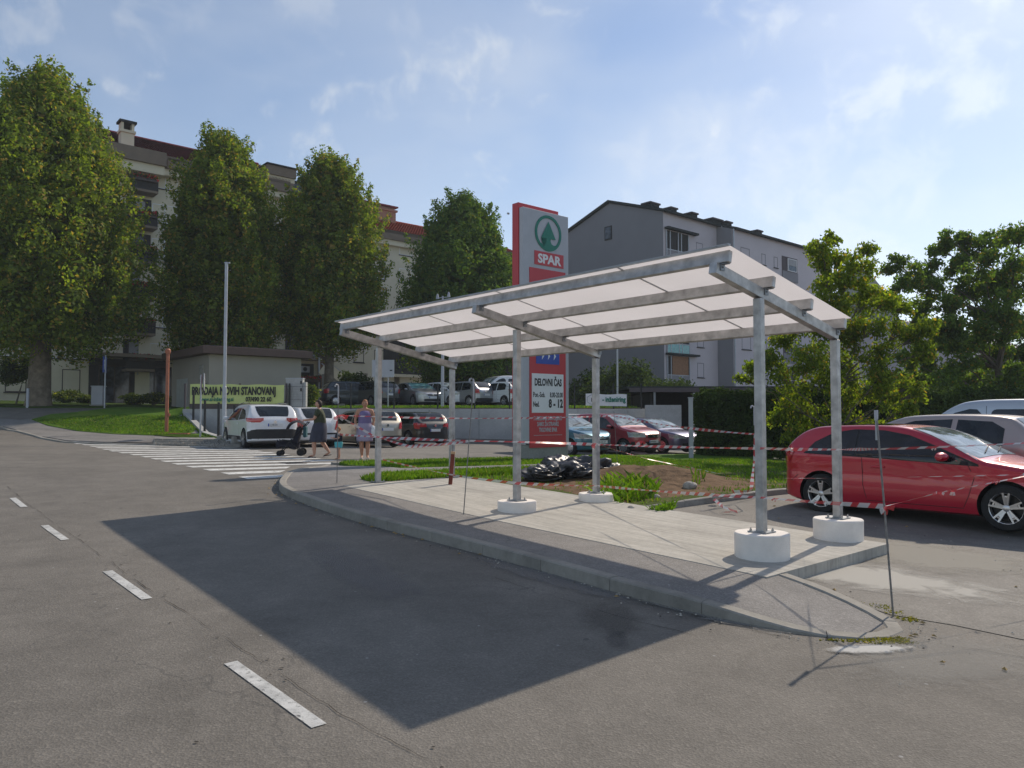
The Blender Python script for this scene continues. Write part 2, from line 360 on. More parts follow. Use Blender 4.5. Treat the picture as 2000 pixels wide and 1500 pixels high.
def tag(o,label=None,cat=None,group=None,kind=None):
    if label: o['label']=label
    if cat: o['category']=cat
    if group: o['group']=group
    if kind: o['kind']=kind
    return o
def thing(name,label,cat,loc=(0,0,0),rz=0,group=None):
    o=bpy.data.objects.new(name,None); COL.objects.link(o); o.location=loc; o.rotation_euler=(0,0,rz); o.empty_display_size=.3
    return tag(o,label,cat,group)
def kids(o): return [c for c in bpy.data.objects if c.parent is o]
def copy_tree(o,parent=None):
    c=o.copy(); COL.objects.link(c)
    if parent is not None: c.parent=parent
    for k in kids(o): copy_tree(k,c)
    return c
def bake(o):
    dg=bpy.context.evaluated_depsgraph_get(); dg.update(); me=bpy.data.meshes.new_from_object(o.evaluated_get(dg)); o.modifiers.clear(); old=o.data; o.data=me
    return o
def smoothpts(P,step=.25,closed=False):
    P=[Vector((*p,0)) if len(p)==2 else Vector(p) for p in P]; out=[]
    n=len(P)
    for i in range(n-1):
        p0=P[max(i-1,0)];p1=P[i];p2=P[i+1];p3=P[min(i+2,n-1)]
        k=max(2,int((p2-p1).length/step))
        for j in range(k):
            t=j/k
            out.append(.5*((2*p1)+(p2-p0)*t+(2*p0-5*p1+4*p2-p3)*t*t+(3*p1-p0-3*p2+p3)*t**3))
    out.append(P[-1]); return out
def drape(name,poly,off,m,step=.5,skirt=0,kind='structure'):
    """a sheet over the ground, cut on a grid so that it follows it; off is a number or f(x,y)"""
    bm=bmesh.new(); vs=[bm.verts.new((p[0],p[1],0)) for p in poly]; bm.faces.new(vs)
    bmesh.ops.triangulate(bm,faces=bm.faces[:])
    xs=[p[0] for p in poly];ys=[p[1] for p in poly]
    for ax,(lo,hi) in ((0,(min(xs),max(xs))),(1,(min(ys),max(ys)))):
        k=math.ceil(lo/step)*step
        while k<hi:
            c=[0,0,0];c[ax]=k;n=[0,0,0];n[ax]=1
            bmesh.ops.bisect_plane(bm,geom=bm.verts[:]+bm.edges[:]+bm.faces[:],plane_co=c,plane_no=n)
            k+=step
    if skirt:
        be=[e for e in bm.edges if e.is_boundary]
        r=bmesh.ops.extrude_edge_only(bm,edges=be); nv=[g for g in r['geom'] if isinstance(g,bmesh.types.BMVert)]
        low=set(nv)
    else: low=set()
    for v in bm.verts:
        o_=off(v.co.x,v.co.y) if callable(off) else off
        v.co.z=G(v.co.x,v.co.y)+o_-(skirt if v in low else 0)
    bmesh.ops.recalc_face_normals(bm,faces=bm.faces)
    for f in bm.faces:
        if abs(f.normal.z)>.5 and f.normal.z<0: f.normal_flip()
    me=bpy.data.meshes.new(name); bm.to_mesh(me); bm.free(); me.materials.append(m)
    o=bpy.data.objects.new(name,me); COL.objects.link(o)
    if kind: o['kind']=kind
    return o
def UVP(L_): return [uv(*p) for p in L_]
def kerbline(name,pts,width,m,top,low=.2,side=1,stone=1.0,gap=.006,bev=.012):
    """kerb stones laid along a line; width goes to the side, top is f(x,y)"""
    b=MB(); P=[Vector((p[0],p[1],0)) for p in pts]
    acc=[0]
    for a,c in zip(P,P[1:]): acc.append(acc[-1]+(c-a).length)
    def pt(s):
        s=max(0,min(acc[-1],s))
        for i in range(len(P)-1):
            if s<=acc[i+1]+1e-9:
                k=(s-acc[i])/max(1e-9,acc[i+1]-acc[i]); return P[i].lerp(P[i+1],k),(P[i+1]-P[i]).normalized()
        return P[-1],(P[-1]-P[-2]).normalized()
    s=0
    while s<acc[-1]-.05:
        e=min(s+stone,acc[-1]); k=4; vs=[]
        jit=rnd.uniform(-.004,.004)
        for j in range(k+1):
            p,d=pt(s+gap/2+(e-s-gap)*j/k); p2,_=pt(s+gap/2+(e-s-gap)*j/k-.02);p3,_=pt(s+gap/2+(e-s-gap)*j/k+.02)
            d=(p3-p2).normalized(); nrm=Vector((-d.y,d.x,0))*side
            q0=p;q1=p+nrm*width
            z0=G(q0.x,q0.y)+top(q0.x,q0.y)+jit; z1=G(q1.x,q1.y)+top(q1.x,q1.y)+jit; g0=G(q0.x,q0.y)-.05
            a=p+nrm*bev; c=p+nrm*(width-bev)
            vs+= [(q0.x,q0.y,g0),(q0.x,q0.y,z0-bev),(a.x,a.y,z0),(c.x,c.y,z1),(q1.x,q1.y,z1-bev),(q1.x,q1.y,g0)]
        fs=[(j*6+i,j*6+i+1,(j+1)*6+i+1,(j+1)*6+i) for j in range(k) for i in range(5)]+[(0,1,2,3,4,5),tuple(k*6+i for i in range(6))[::-1]]
        b.add(vs,fs,m); s=e
    return b.build(name)
def text(s,size,m,parent,loc,xdir,up,name='lettering',sx=1.0,bold=0,align='LEFT',ext=.002,spacing=1.0):
    """lettering as a thin raised mesh; xdir is the reading direction, up the letters' up"""
    cu=bpy.data.curves.new(name,'FONT'); cu.body=s; cu.size=size; cu.extrude=ext; cu.offset=bold; cu.align_x=align; cu.resolution_u=3; cu.space_character=spacing
    o=bpy.data.objects.new(name,cu); COL.objects.link(o)
    dg=bpy.context.evaluated_depsgraph_get(); dg.update(); me=bpy.data.meshes.new_from_object(o.evaluated_get(dg))
    COL.objects.unlink(o); bpy.data.objects.remove(o)
    X=Vector(xdir).normalized();Y=Vector(up).normalized();Z=X.cross(Y)
    mt=Matrix((X*sx,Y,Z)).transposed().to_4x4(); mt.translation=Vector(loc)
    me.transform(mt); me.materials.clear(); me.materials.append(m)
    r=bpy.data.objects.new(name,me); COL.objects.link(r); r.parent=parent
    return r
def grid_poly(poly,step):
    """triangulated flat polygon cut on a grid -> (list of 2D verts, faces)"""
    bm=bmesh.new(); bm.faces.new([bm.verts.new((p[0],p[1],0)) for p in poly]); bmesh.ops.triangulate(bm,faces=bm.faces[:])
    xs=[p[0] for p in poly];ys=[p[1] for p in poly]
    for ax,(lo,hi) in ((0,(min(xs),max(xs))),(1,(min(ys),max(ys)))):
        k=lo+step
        while k<hi-1e-6:
            c=[0,0,0];c[ax]=k;n=[0,0,0];n[ax]=1
            bmesh.ops.bisect_plane(bm,geom=bm.verts[:]+bm.edges[:]+bm.faces[:],plane_co=c,plane_no=n); k+=step
    bm.verts.ensure_lookup_table(); vs=[(v.co.x,v.co.y) for v in bm.verts]; fs=[tuple(v.index for v in f.verts) for f in bm.faces]; bm.free()
    return vs,fs
# ================================================================ THE SETTING: ground, road, kerbs, lawns
def ground():
    xs=[-600,-300,-150,-90,-60]+[i*.5 for i in range(-100,61)]+[45,70,110,200,600]
    ys=[-300,-120,-60,-30,-12]+[i*.5 for i in range(-16,100)]+[52,56,60,70,85,100,140,220,400,900]
    xs=sorted(set(xs+[6.6,6.8,7.0,7.2,-15.9,-16.3])); ys=sorted(set(ys+[37.05,37.15,37.25,37.35,37.45]))
    vs=[(x,y,G(x,y)) for y in ys for x in xs]; n=len(xs)
    fs=[(j*n+i,j*n+i+1,(j+1)*n+i+1,(j+1)*n+i) for j in range(len(ys)-1) for i in range(n-1)]
    b=MB(); b.add(vs,fs,M['asphalt']); o=b.build('ground',smooth=True,angle=60); tag(o,kind='structure')
ground()
KT=[(13.44,2.48),(12.6,1.85),(11.66,1.12),(10.75,.25),(9.95,-.22),(9.2,-.62),(8.53,-.86),(7.43,-1.03),(5.3,-1.15),(3.44,-1.12),(2,-1.13),(.84,-1.18),(0,-1.2),(-.76,-1.12),(-1.3,-.98),(-1.62,-.72),(-1.74,-.42),(-1.64,-.12),(-1.3,.1),(-.9,.24),(-.38,.34)]
KTs=smoothpts(KT,.25)
def koff(x,y):
    t,w=tw(x,y)
    k=.124*sm(-1.75,-.1,t)
    return k*(1-.75*sm(11.2,13.2,t))+.006
KW=[Vector((*uv(p.x,p.y),0)) for p in KTs]
def inset(P,d):
    out=[]
    for i,p in enumerate(P):
        a=P[max(i-1,0)];b=P[min(i+1,len(P)-1)];q=(b-a).normalized(); out.append(Vector((p.x-q.y*d,p.y+q.x*d,0)))
    return out
KI=inset(KW,.125)
kerbline('kerb',[(p.x,p.y) for p in KW],.13,M['kerb'],lambda x,y:koff(x,y),side=1)
# pavement of the island: asphalt behind the kerb
isl=[(p.x,p.y) for p in inset(KW,.11)]+UVP([(-.3,.36),(0,2.7),(8.02,2.62),(9.35,2.8),(9.35,7.2),(10.5,7.2),(10.6,2.9),(13.3,2.6)])
drape('pavement',isl,lambda x,y:koff(x,y)-.012,M['asphalt_side'],.4,skirt=.15)
# the concrete slab under the shelter, its right end open to the car park
drape('concrete_slab',UVP([(-.35,0.02),(8.02,.05),(8.02,2.66),(-.35,2.66)]),.124,M['slab'],.5,skirt=.26)
# strips and lawns
GR=lambda x,y:.03+koff(x,y)*.9
drape('lawn',UVP([(13.25,2.75),(12.3,2.45),(11.2,2.6),(10.65,3.3),(10.5,6.9),(10.5,18.5),(13.15,18.5),(13.25,10)]),lambda x,y:.10,M['lawn'],.5,skirt=.14)
drape('lawn',UVP([(8.15,.62),(8.7,.75),(9.3,1.5),(9.38,7),(10.52,7.2),(10.49,9.8),(10.4,17.5),(3.6,17.5),(3.45,5.6),(3.4,2.75),(7.9,2.68),(8.09,2.68),(8.07,.7)]),lambda x,y:.11,M['lawn_dry'],.5,skirt=.16)
# kerb between the car park and the lawn, edging of the far aisle
kerbline('kerb',UVP([(3.38,2.75),(3.33,6),(3.33,12),(3.33,20)]),.12,M['kerb_lot'],lambda x,y:.105,side=1)
kerbline('kerb',UVP([(13.3,2.6),(13.3,8),(13.3,19)]),.12,M['kerb_lot'],lambda x,y:.085,side=1)
# car park asphalt (lighter), cement dust in front of the slab end
drape('car_park',UVP([(3.3,2.72),(3.3,24),(-12,24),(-12,.55),(-1.9,.2),(-1.45,.1),(-.9,.3),(-.4,.5),(-.37,2.72)]),.005,M['asphalt_lot'],.5)
drape('car_park',UVP([(13.45,2.7),(30,3.2),(30,24),(13.45,24)]),.005,M['asphalt_lot'],.5)
def blotch(cx,cy,rx,ry,rot,n=26,j=.25,seed=0):
    r_=random.Random(seed);out=[]
    for i in range(n):
        a=2*math.pi*i/n;k=1+r_.uniform(-j,j);x=rx*k*math.cos(a);y=ry*k*math.sin(a)
        out.append((cx+x*math.cos(rot)-y*math.sin(rot),cy+x*math.sin(rot)+y*math.cos(rot)))
    return out
def fademat(name,col,amt,scale=2.5,c=(0,0),rad=(1,1),rot=0):
    """a worn stain: real colour that thins out towards its rim"""
    m=bpy.data.materials.new(name); m.use_nodes=True; t=m.node_tree; b=t.nodes['Principled BSDF']; b.inputs['Roughness'].default_value=.9
    g=t.nodes.new('ShaderNodeNewGeometry').outputs['Position']
    mp=t.nodes.new('ShaderNodeMapping'); mp.vector_type='TEXTURE'; mp.inputs['Location'].default_value=(c[0],c[1],0); mp.inputs['Rotation'].default_value=(0,0,rot); mp.inputs['Scale'].default_value=(rad[0],rad[1],1000)
    t.links.new(g,mp.inputs['Vector'])
    ln=t.nodes.new('ShaderNodeVectorMath'); ln.operation='LENGTH'; t.links.new(mp.outputs[0],ln.inputs[0])
    n=nnoise(t,g,scale,8,.65,.8)
    a=nmath(t,'MULTIPLY',nmath(t,'MULTIPLY',nmath(t,'SUBTRACT',nmath(t,'ADD',nmath(t,'SUBTRACT',1,ln.outputs['Value']),nmath(t,'MULTIPLY',n,1.3)),.62),2.2),amt)
    cl=t.nodes.new('ShaderNodeClamp'); cl.inputs['Max'].default_value=amt; t.links.new(a,cl.inputs['Value'])
    b.inputs['Base Color'].default_value=(*col,1); t.links.new(cl.outputs[0],b.inputs['Alpha'])
    return m
def stain(px,py,rx,ry,rot,col,amt,off=.009,seed=0,scale=2.5,name='stain',at_off=0):
    p=at(px,py,at_off); 
    o=drape(name,blotch(p.x,p.y,rx*1.05,ry*1.05,rot,30,.02,seed),off,fademat(name,col,amt,scale,(p.x,p.y),(rx,ry),rot),.4)
    return o
stain(1640,1120,1.7,.62,AZU+.15,(.50,.48,.43),.75,.011,1,3,'cement_dust')
stain(1800,1085,1.3,.9,AZU,(.36,.34,.29),.6,.012,2,2,'cement_dust')
stain(1850,1290,.9,.5,.4,(.34,.33,.30),.3,.010,3,4,'cement_dust')
stain(1700,1270,.34,.10,.12,(.52,.51,.48),.9,.011,4,8,'cement_dust')
stain(1195,1210,.28,.5,AZU+.9,(.09,.082,.07),.32,.009,5,5,'oil_stain')
stain(1205,1250,.10,.26,AZU+.8,(.08,.075,.07),.3,.010,6,7,'oil_stain')
stain(1340,1185,1.1,.22,AZU,(.30,.29,.27),.55,.012,7,5,'gutter_dust')
stain(1070,1130,1.3,.2,AZU,(.26,.25,.24),.45,.012,8,5,'gutter_dust')
stain(700,1110,1.6,.35,AZU-.2,(.24,.22,.21),.35,.009,9,3,'gutter_dust')
# road paint: centre dashes, zebra crossing
def dashes():
    for i,(a,b) in enumerate([(-2.9,-4.3),(.88,-.40),(4.25,2.9),(7.62,6.33),(10.5,9.45),(13.7,12.5),(16.9,15.7),(20.1,18.9)]):
        if a<0: continue
        j=rnd.uniform(-.01,.01)
        drape('road_marking',UVP([(a,-4.545+j),(a,-4.635+j),(b,-4.625+j),(b,-4.535+j)]),.006,M['mark'],.5)
dashes()
for i in range(18):
    t0=9.75+i*1.03; w0=-.62+.05*math.sin(i); w1=min(3.6,3.6)
    if i<4: w1=[-.35+.0,.1,.55,1.15][i]
    if i==0: continue
    drape('zebra_stripe',UVP([(t0,w0),(t0+.5,w0),(t0+.5,w1+.35 if i<4 else w1),(t0,w1)]),.006,M['zebra'],.6)
drape('road_marking',UVP([(25.6,6.6),(26.1,6.6),(26.1,4.4),(25.6,4.4)]),.009,M['mark'],.6)
# left corner: pavement, lawn and the paver strip
LK=[at(*p,.02) for p in [(-260,800),(-120,812),(-40,822),(30,842),(80,856),(130,864),(200,867),(300,868),(450,874),(469,874)]]
LK=[(p.x,p.y) for p in LK if p is not None]
kerbline('kerb',LK,.14,M['kerb'],lambda x,y:.05,side=1)
LP=LK+[(-10.4,28.4),(-15.9,36.8),(-17,39.5)]
def A(px,py,off=0): 
    p=at(px,py,off); return (p.x,p.y)
lawn_l=[A(62,820,.04),A(95,832,.04),A(150,842,.04),A(220,848,.04),A(300,851,.04),A(420,855,.04)]+[(-10.9,29.0),(-15.95,36.9),(-16.2,39.6),(-20.5,40.6),A(150,806,.04),A(100,810,.04)]
drape('pavement',[A(-200,806),A(-60,818),A(30,840),A(80,854),A(130,862),A(200,865),A(300,866),A(450,872),(-10.3,28.2),(-15.9,36.8),(-16.4,38.9),A(200,806),A(100,815),A(40,822)],.045,M['asphalt_side'],.5,skirt=.1)
drape('lawn',lawn_l,.075,M['lawn'],.5,skirt=.12)
drape('side_lawn',[A(-200,790,0),A(60,797,0),A(330,799,0),(-17.2,41),(-17.2,48),(-24,62),(-60,62)],.06,lawnmat('lawn_painted_shade',(.05,.09,.015),(.07,.08,.02)),1.0,skirt=.1)  # same lawn in darker greens, the trees' shade put into the colour
drape('gravel_strip',[A(303,857,.04),A(300,864,.04),A(452,871,.04),A(466,868,.04),(-10.7,28.9),A(420,857,.04)],.09,concrete('paver_concrete',.30),.5,skirt=.12)
# cobble tops of the grass pavers
b=MB()
for i in range(46):
    for j in range(4):
        px=306+i*3.4+(j%2)*1.7; py=858.2+j*3.3+i*.05
        p=at(px,py,.10)
        if p and rnd.random()<.86: b.box(p,(.10,.22,.07),M['kerb'],rot=rnd.uniform(-.5,.5)+AZU)
tag(b.build('grass_paver_stones'),'pale grass paver stones edging the lawn by the lamp post','pavers',kind='stuff')
# upper parking: asphalt deck and grass verge behind the wall
drape('upper_verge',[(-15.4,37.55),(6.4,37.55),(6.4,43.4),(-12.6,43.4)],.03,M['lawn'],.5)
drape('upper_car_park',[(-15.4,43.4),(6.4,43.4),(6.4,60),(-15.4,60)],.02,M['asphalt_lot'],1.0)
# ---- retaining walls
def wall():
    o=thing('retaining_wall','long pale concrete retaining wall behind the lower row of parked cars','wall',(0,37.2,0))
    b=MB()
    x=-16.0
    while x<7.0:
        e=min(x+2.4,7.0); zb=min(G(x,36.8),G(e,36.8))-.4
        b.box(((x+e)/2,0,(zb+2.14)/2),(e-x-.012,.28,2.14-zb),M['wallc']); x=e
    b.build('wall_panel',o,bevel=.01)
    c=MB(); n=9; 
    for i in range(n):
        y0=28.0+(36.95-28)*i/n;y1=28.0+(36.95-28)*(i+1)/n
        z0=G(wallx(y0)-.4,y0)+.13;z1=G(wallx(y1)-.4,y1)+.13
        p0=Vector((wallx(y0)+.1,y0-37.2,0));p1=Vector((wallx(y1)+.1,y1-37.2,0)); d=(p1-p0).normalized(); nn=Vector((-d.y,d.x,0))*.13
        vs=[]
        for p,z,g in((p0,z0,G(wallx(y0)+.6,y0)),(p1,z1,G(wallx(y1)+.6,y1))):
            for s in(-1,1):
                vs+= [p+nn*s+Vector((0,0,g-.3)),p+nn*s+Vector((0,0,z))]
        c.add(vs,[(0,1,3,2),(4,6,7,5),(0,4,5,1),(2,3,7,6),(1,5,7,3)],M['wallc'])
    c.box((-10.05,28.0-37.2,G(-10,28)+.12),(.36,.34,.5),M['kerb'],rot=.55)
    c.build('side_wall',o)
wall()
# fence on the wall
def fence():
    o=thing('wire_fence','black wire fence of slim posts standing on the retaining wall','fence',(0,37.2,2.14))
    def post(x,y,z,h=1.25,w=.07):
        b=MB(); b.box((x,y-37.2,z-2.14+h/2),(w,w,h),M['blackm']); b.build('post',o,bevel=.006)
    xs=[-14.9,-10.85,-7.85,-5.75,-3.62,-1.82,-.12,3.05,4.95,6.3]
    for x in xs: post(x,37.2,2.14)
    b=MB()
    for z in (.12,1.1): b.tube([(xs[0],0,z),(xs[-1],0,z)],.006,M['blackm'],4)
    for k in range(3,9): b.tube([(xs[0],0,.12*k),(xs[-1],0,.12*k)],.0022,M['blackm'],3)
    b.build('wires',o)
    o2=thing('sloping_fence','black fence posts stepping down beside the grass bank','fence',(-10,28,0))
    for y in (28.6,30.9,33.2,35.4):
        x=wallx(y)+.1; z=G(x-.6,y)+.1; b=MB(); b.box((x+10,y-28,z+.68),(.08,.08,1.4),M['blackm']); 
        b.build('post',o2,bevel=.006)
        c=MB(); c.box((x+10,y-28,z+.02),(.14,.14,.03),M['blackm']); c.build('foot_plate',o2)
fence()
# ---- distant hills and ground behind
def hills():
    b=MB(); vs=[];n=90
    for k,(d,h) in enumerate(((330,0),(420,1))):
        for i in range(n+1):
            a=R(-42+84*i/n); f=math.degrees(a)
            hh=14+44*math.exp(-((f-24.5)/2.6)**2)+12*math.exp(-((f-31)/6)**2)+8*noise.noise(Vector((f*.25,k,0)))+3*noise.noise(Vector((f*1.3,k,3)))
            if f<15: hh*=.45
            vs.append((d*math.sin(a),d*math.cos(a),(0 if h==0 else max(2,hh*1.25))))
    fs=[(i,i+1,n+1+i+1,n+1+i) for i in range(n)]
    b.add(vs,fs,mat('forest_hill',(.035,.055,.03),1,var=.5,scale=.06,detail=9,bump=1,bscale=.3,spec=0))
    tag(b.build('hills',smooth=True,angle=80),kind='structure')
hills()

# ================================================================ THE SHELTER
def shelter():
    o=thing('bus_shelter','open galvanised steel shelter with a sloping milky roof on six posts','shelter',P3(4,1.3,G(*uv(4,1.3))+.124),AZU)
    # local frame: x along U, y = -V (left-handed fix)
    base=o.location.copy()
    def T(t,w,z):
        x,y=uv(t,w); d=Vector((x,y,z))-base
        return Vector((d.x*U.x+d.y*U.y, -(d.x*V.x+d.y*V.y), d.z))
    ts=math.tan(.1991); rz=lambda w:3.530-ts*w
    L_,W_=8.243,2.5778
    # roof: four milky sheets with joint strips
    rm=bpy.data.materials.new('milky_polycarbonate'); rm.use_nodes=True; t=rm.node_tree
    for n in list(t.nodes):
        if n.type!='OUTPUT_MATERIAL': t.nodes.remove(n)
    out=list(t.nodes)[0]; tr=t.nodes.new('ShaderNodeBsdfTranslucent'); di=t.nodes.new('ShaderNodeBsdfPrincipled'); mxx=t.nodes.new('ShaderNodeMixShader')
    tr.inputs[0].default_value=(.80,.73,.72,1); di.inputs['Base Color'].default_value=(.78,.78,.80,1); di.inputs['Roughness'].default_value=.25
    tcx=t.nodes.new('ShaderNodeTexCoord')
    vv=nnoise(t,tcx.outputs['Object'],1.3,4,.5); t.links.new(nramp(t,vv,[(.3,(.76,.72,.71)),(.7,(.83,.785,.775))]),tr.inputs[0])
    mxx.inputs[0].default_value=.52; t.links.new(di.outputs[0],mxx.inputs[1]); t.links.new(tr.outputs[0],mxx.inputs[2]); t.links.new(mxx.outputs[0],out.inputs[0])
    seams=[0,1.5,3.7,5.9,L_]
    for a,c in zip(seams,seams[1:]):
        b=MB(); g=.006; th=.010
        vs=[T(x,w,rz(w)+dz) for dz in(0,-th) for x,w in((a+g,0),(c-g,0),(c-g,W_),(a+g,W_))]
        b.add(vs[:4],[(0,1,2,3)],rm); b.build('roof_sheet',o)
    for x in seams[1:-1]:
        b=MB(); b.bar(T(x,0.0,rz(0)+.012),T(x,W_,rz(W_)+.012),.035,.012,M['whiteboard'],up=Vector((0,0,1))); b.build('joint_strip',o)
    b=MB(); b.bar(T(0,-.004,rz(0)-.004),T(L_,-.004,rz(0)-.004),.03,.012,M['galv']); b.bar(T(0,0,rz(0)+.008),T(L_,0,rz(0)+.008),.05,.01,M['whiteboard']); b.build('edge_trim',o)
    # purlins and rafters
    ph,pw=.125,.06
    sl_=Vector((0,-math.cos(.1991),-math.sin(.1991)))
    nrm=Vector((0,-math.sin(.1991),math.cos(.1991)))
    for w in(.10,.92,1.73,2.53):
        b=MB(); c=-(ph/2+.010)/math.cos(.1991)
        b.bar(T(.055,w,rz(w)+c),T(L_-.02,w,rz(w)+c),pw,ph,M['galv'],up=nrm); b.build('purlin',o,bevel=.006)
    rh,rw=.12,.09
    dz=-(ph+.012+rh/2)/math.cos(.1991)
    for x in(.2,4.15,8.05):
        b=MB(); b.bar(T(x,.0,rz(.0)+dz),T(x,2.56,rz(2.56)+dz),rw,rh,M['galv'],up=nrm); b.build('rafter',o,bevel=.006)
        for w in(.10,.92,1.73,2.53):
            b=MB(); z=rz(w)+dz+rh/2
            b.box(T(x-.052,w,z-.02),(.008,.07,.09),M['galv_dark']); b.box(T(x-.085,w,z+.0),(.07,.07,.006),M['galv_dark']); b.tube([T(x-.06,w,z-.03),T(x-.07,w,z-.03)],.010,M['bolt'],6); b.build('bracket',o)
    for x,tp in((.1587,0),(4.1421,1),(8.0707,2)):
        for w in(.81,2.50):
            top=rz(w)+dz-rh/2-.012
            bot=.585 if tp<2 else G(*uv(x,w))+.124
            b=MB(); b.box((T(x+.02,w,0).x,T(x,w,0).y,(top+bot)/2-base.z),(.09,.09,top-bot),M['galv']); b.build('post',o,bevel=.008)
            c=MB(); c.box((T(x+.02,w,0).x,T(x,w,0).y,bot+.009-base.z),(.22,.20,.012),M['galv_dark'])
            for i in(-1,1):
                for j in(-1,1):
                    q=T(x+.02,w,bot); q=q+Vector((i*.085,j*.075,0)); c.tube([q+Vector((0,0,.004)),q+Vector((0,0,.05))],.007,M['bolt'],6); c.tube([q+Vector((0,0,.018)),q+Vector((0,0,.033))],.014,M['bolt'],6)
            c.build('base_plate',o)
            if tp<2:
                g=G(*uv(x,w))+.11; n=48
                c=MB(); q=T(x+.02,w,0)
                c.lathe([(.283,g-base.z),(.285,.585-.012-base.z),(.275,.585-base.z),(0,.585-base.z)],(q.x,q.y,0),M['found'],48); c.build('round_footing',o,smooth=True)
shelter()

def seam():
    b=MB(); m=mat('crack',(.055,.05,.045),1,var=.3,spec=0)
    def line(P,w0,seed):
        r=random.Random(seed); pts=[]
        for p,q in zip(P,P[1:]):
            n=int((q-p).length/.06)
            for i in range(n): k=i/n; pts.append(p.lerp(q,k))
        off=0; prev=None
        for i,p in enumerate(pts):
            off=off*.9+r.uniform(-.008,.008); wd=max(0,w0*(.5+noise.noise(Vector((i*.13,seed,0)))*1.6)); d=(pts[min(i+1,len(pts)-1)]-pts[max(i-1,0)]).normalized(); n_=Vector((-d.y,d.x,0)); c=p+n_*off
            cur=[]
            for s in(-1,1): q=c+n_*s*wd/2; cur.append((q.x,q.y,G(q.x,q.y)+.0075))
            if prev and wd>.0004: b.add([prev[0],prev[1],cur[1],cur[0]],[(0,1,2,3)],m)
            prev=cur
    E=lambda t,w: Vector((*uv(t,w),0))
    line([E(12,-4.48),E(6.2,-4.47),E(1.2,-4.44),E(-.3,-4.42),E(-2.2,-4.3)],.0065,1)
    line([E(-1.7,-.5),E(-3,-.1),E(-5,.1)],.008,2)
    line([E(1.6,-1.7),E(-.2,-1.75),E(-1.2,-1.6)],.007,3)
    r=random.Random(5)
    for i in range(44):
        t=r.uniform(-3,9); w=r.gauss(-4.4,.12) if i<40 else r.uniform(-7,-1.5); x,y=uv(t,w); s=r.uniform(.006,.018); k=7
        b.add([(x+s*math.cos(a*6.283/k)*q_,y+s*.7*math.sin(a*6.283/k)*q_,G(x,y)+.0085) for a,q_ in [(a,r.uniform(.6,1.2)) for a in range(k)]],[tuple(range(k))],m)
    tag(b.build('road_cracks'),kind='structure')
    # grit, leaves and chips lying along the kerb and the car park
    b=MB(); ms=[mat('dry_leaf',(.30,.20,.07),.8),mat('grit',(.42,.39,.33),.9),mat('dark_chip',(.04,.035,.03),.9)]
    for i in range(420):
        if i<260: j=r.randrange(6,len(KW)-1); p=KW[j].lerp(KW[j-1],r.random()); q=(KW[j]-KW[j-1]).normalized(); d=abs(r.gauss(0,.12))+.02; x,y=p.x+q.y*d,p.y-q.x*d
        else: x,y=uv(r.uniform(-6,3),r.uniform(-1.5,5)); 
        t_,w_=tw(x,y); 
        if i>=260 and (-1.75<t_<8.1 and -1.2<w_<2.7): continue
        s=r.uniform(.006,.018) if i%9 else r.uniform(.02,.035); m=ms[0] if i%9==0 else ms[1+(i%3==0)]
        a=r.uniform(0,6.28); u_=Vector((math.cos(a),math.sin(a),0))*s; v_=Vector((-math.sin(a),math.cos(a),0))*s*.6; c=Vector((x,y,G(x,y)+.012)); top=c+Vector((0,0,s*.5))
        b.add([c-u_,c-v_,c+u_,c+v_,top],[(0,1,4),(1,2,4),(2,3,4),(3,0,4)],m)
    tag(b.build('grit_and_leaves'),'grit and dry leaves scattered along the kerb','litter',kind='stuff')
seam()
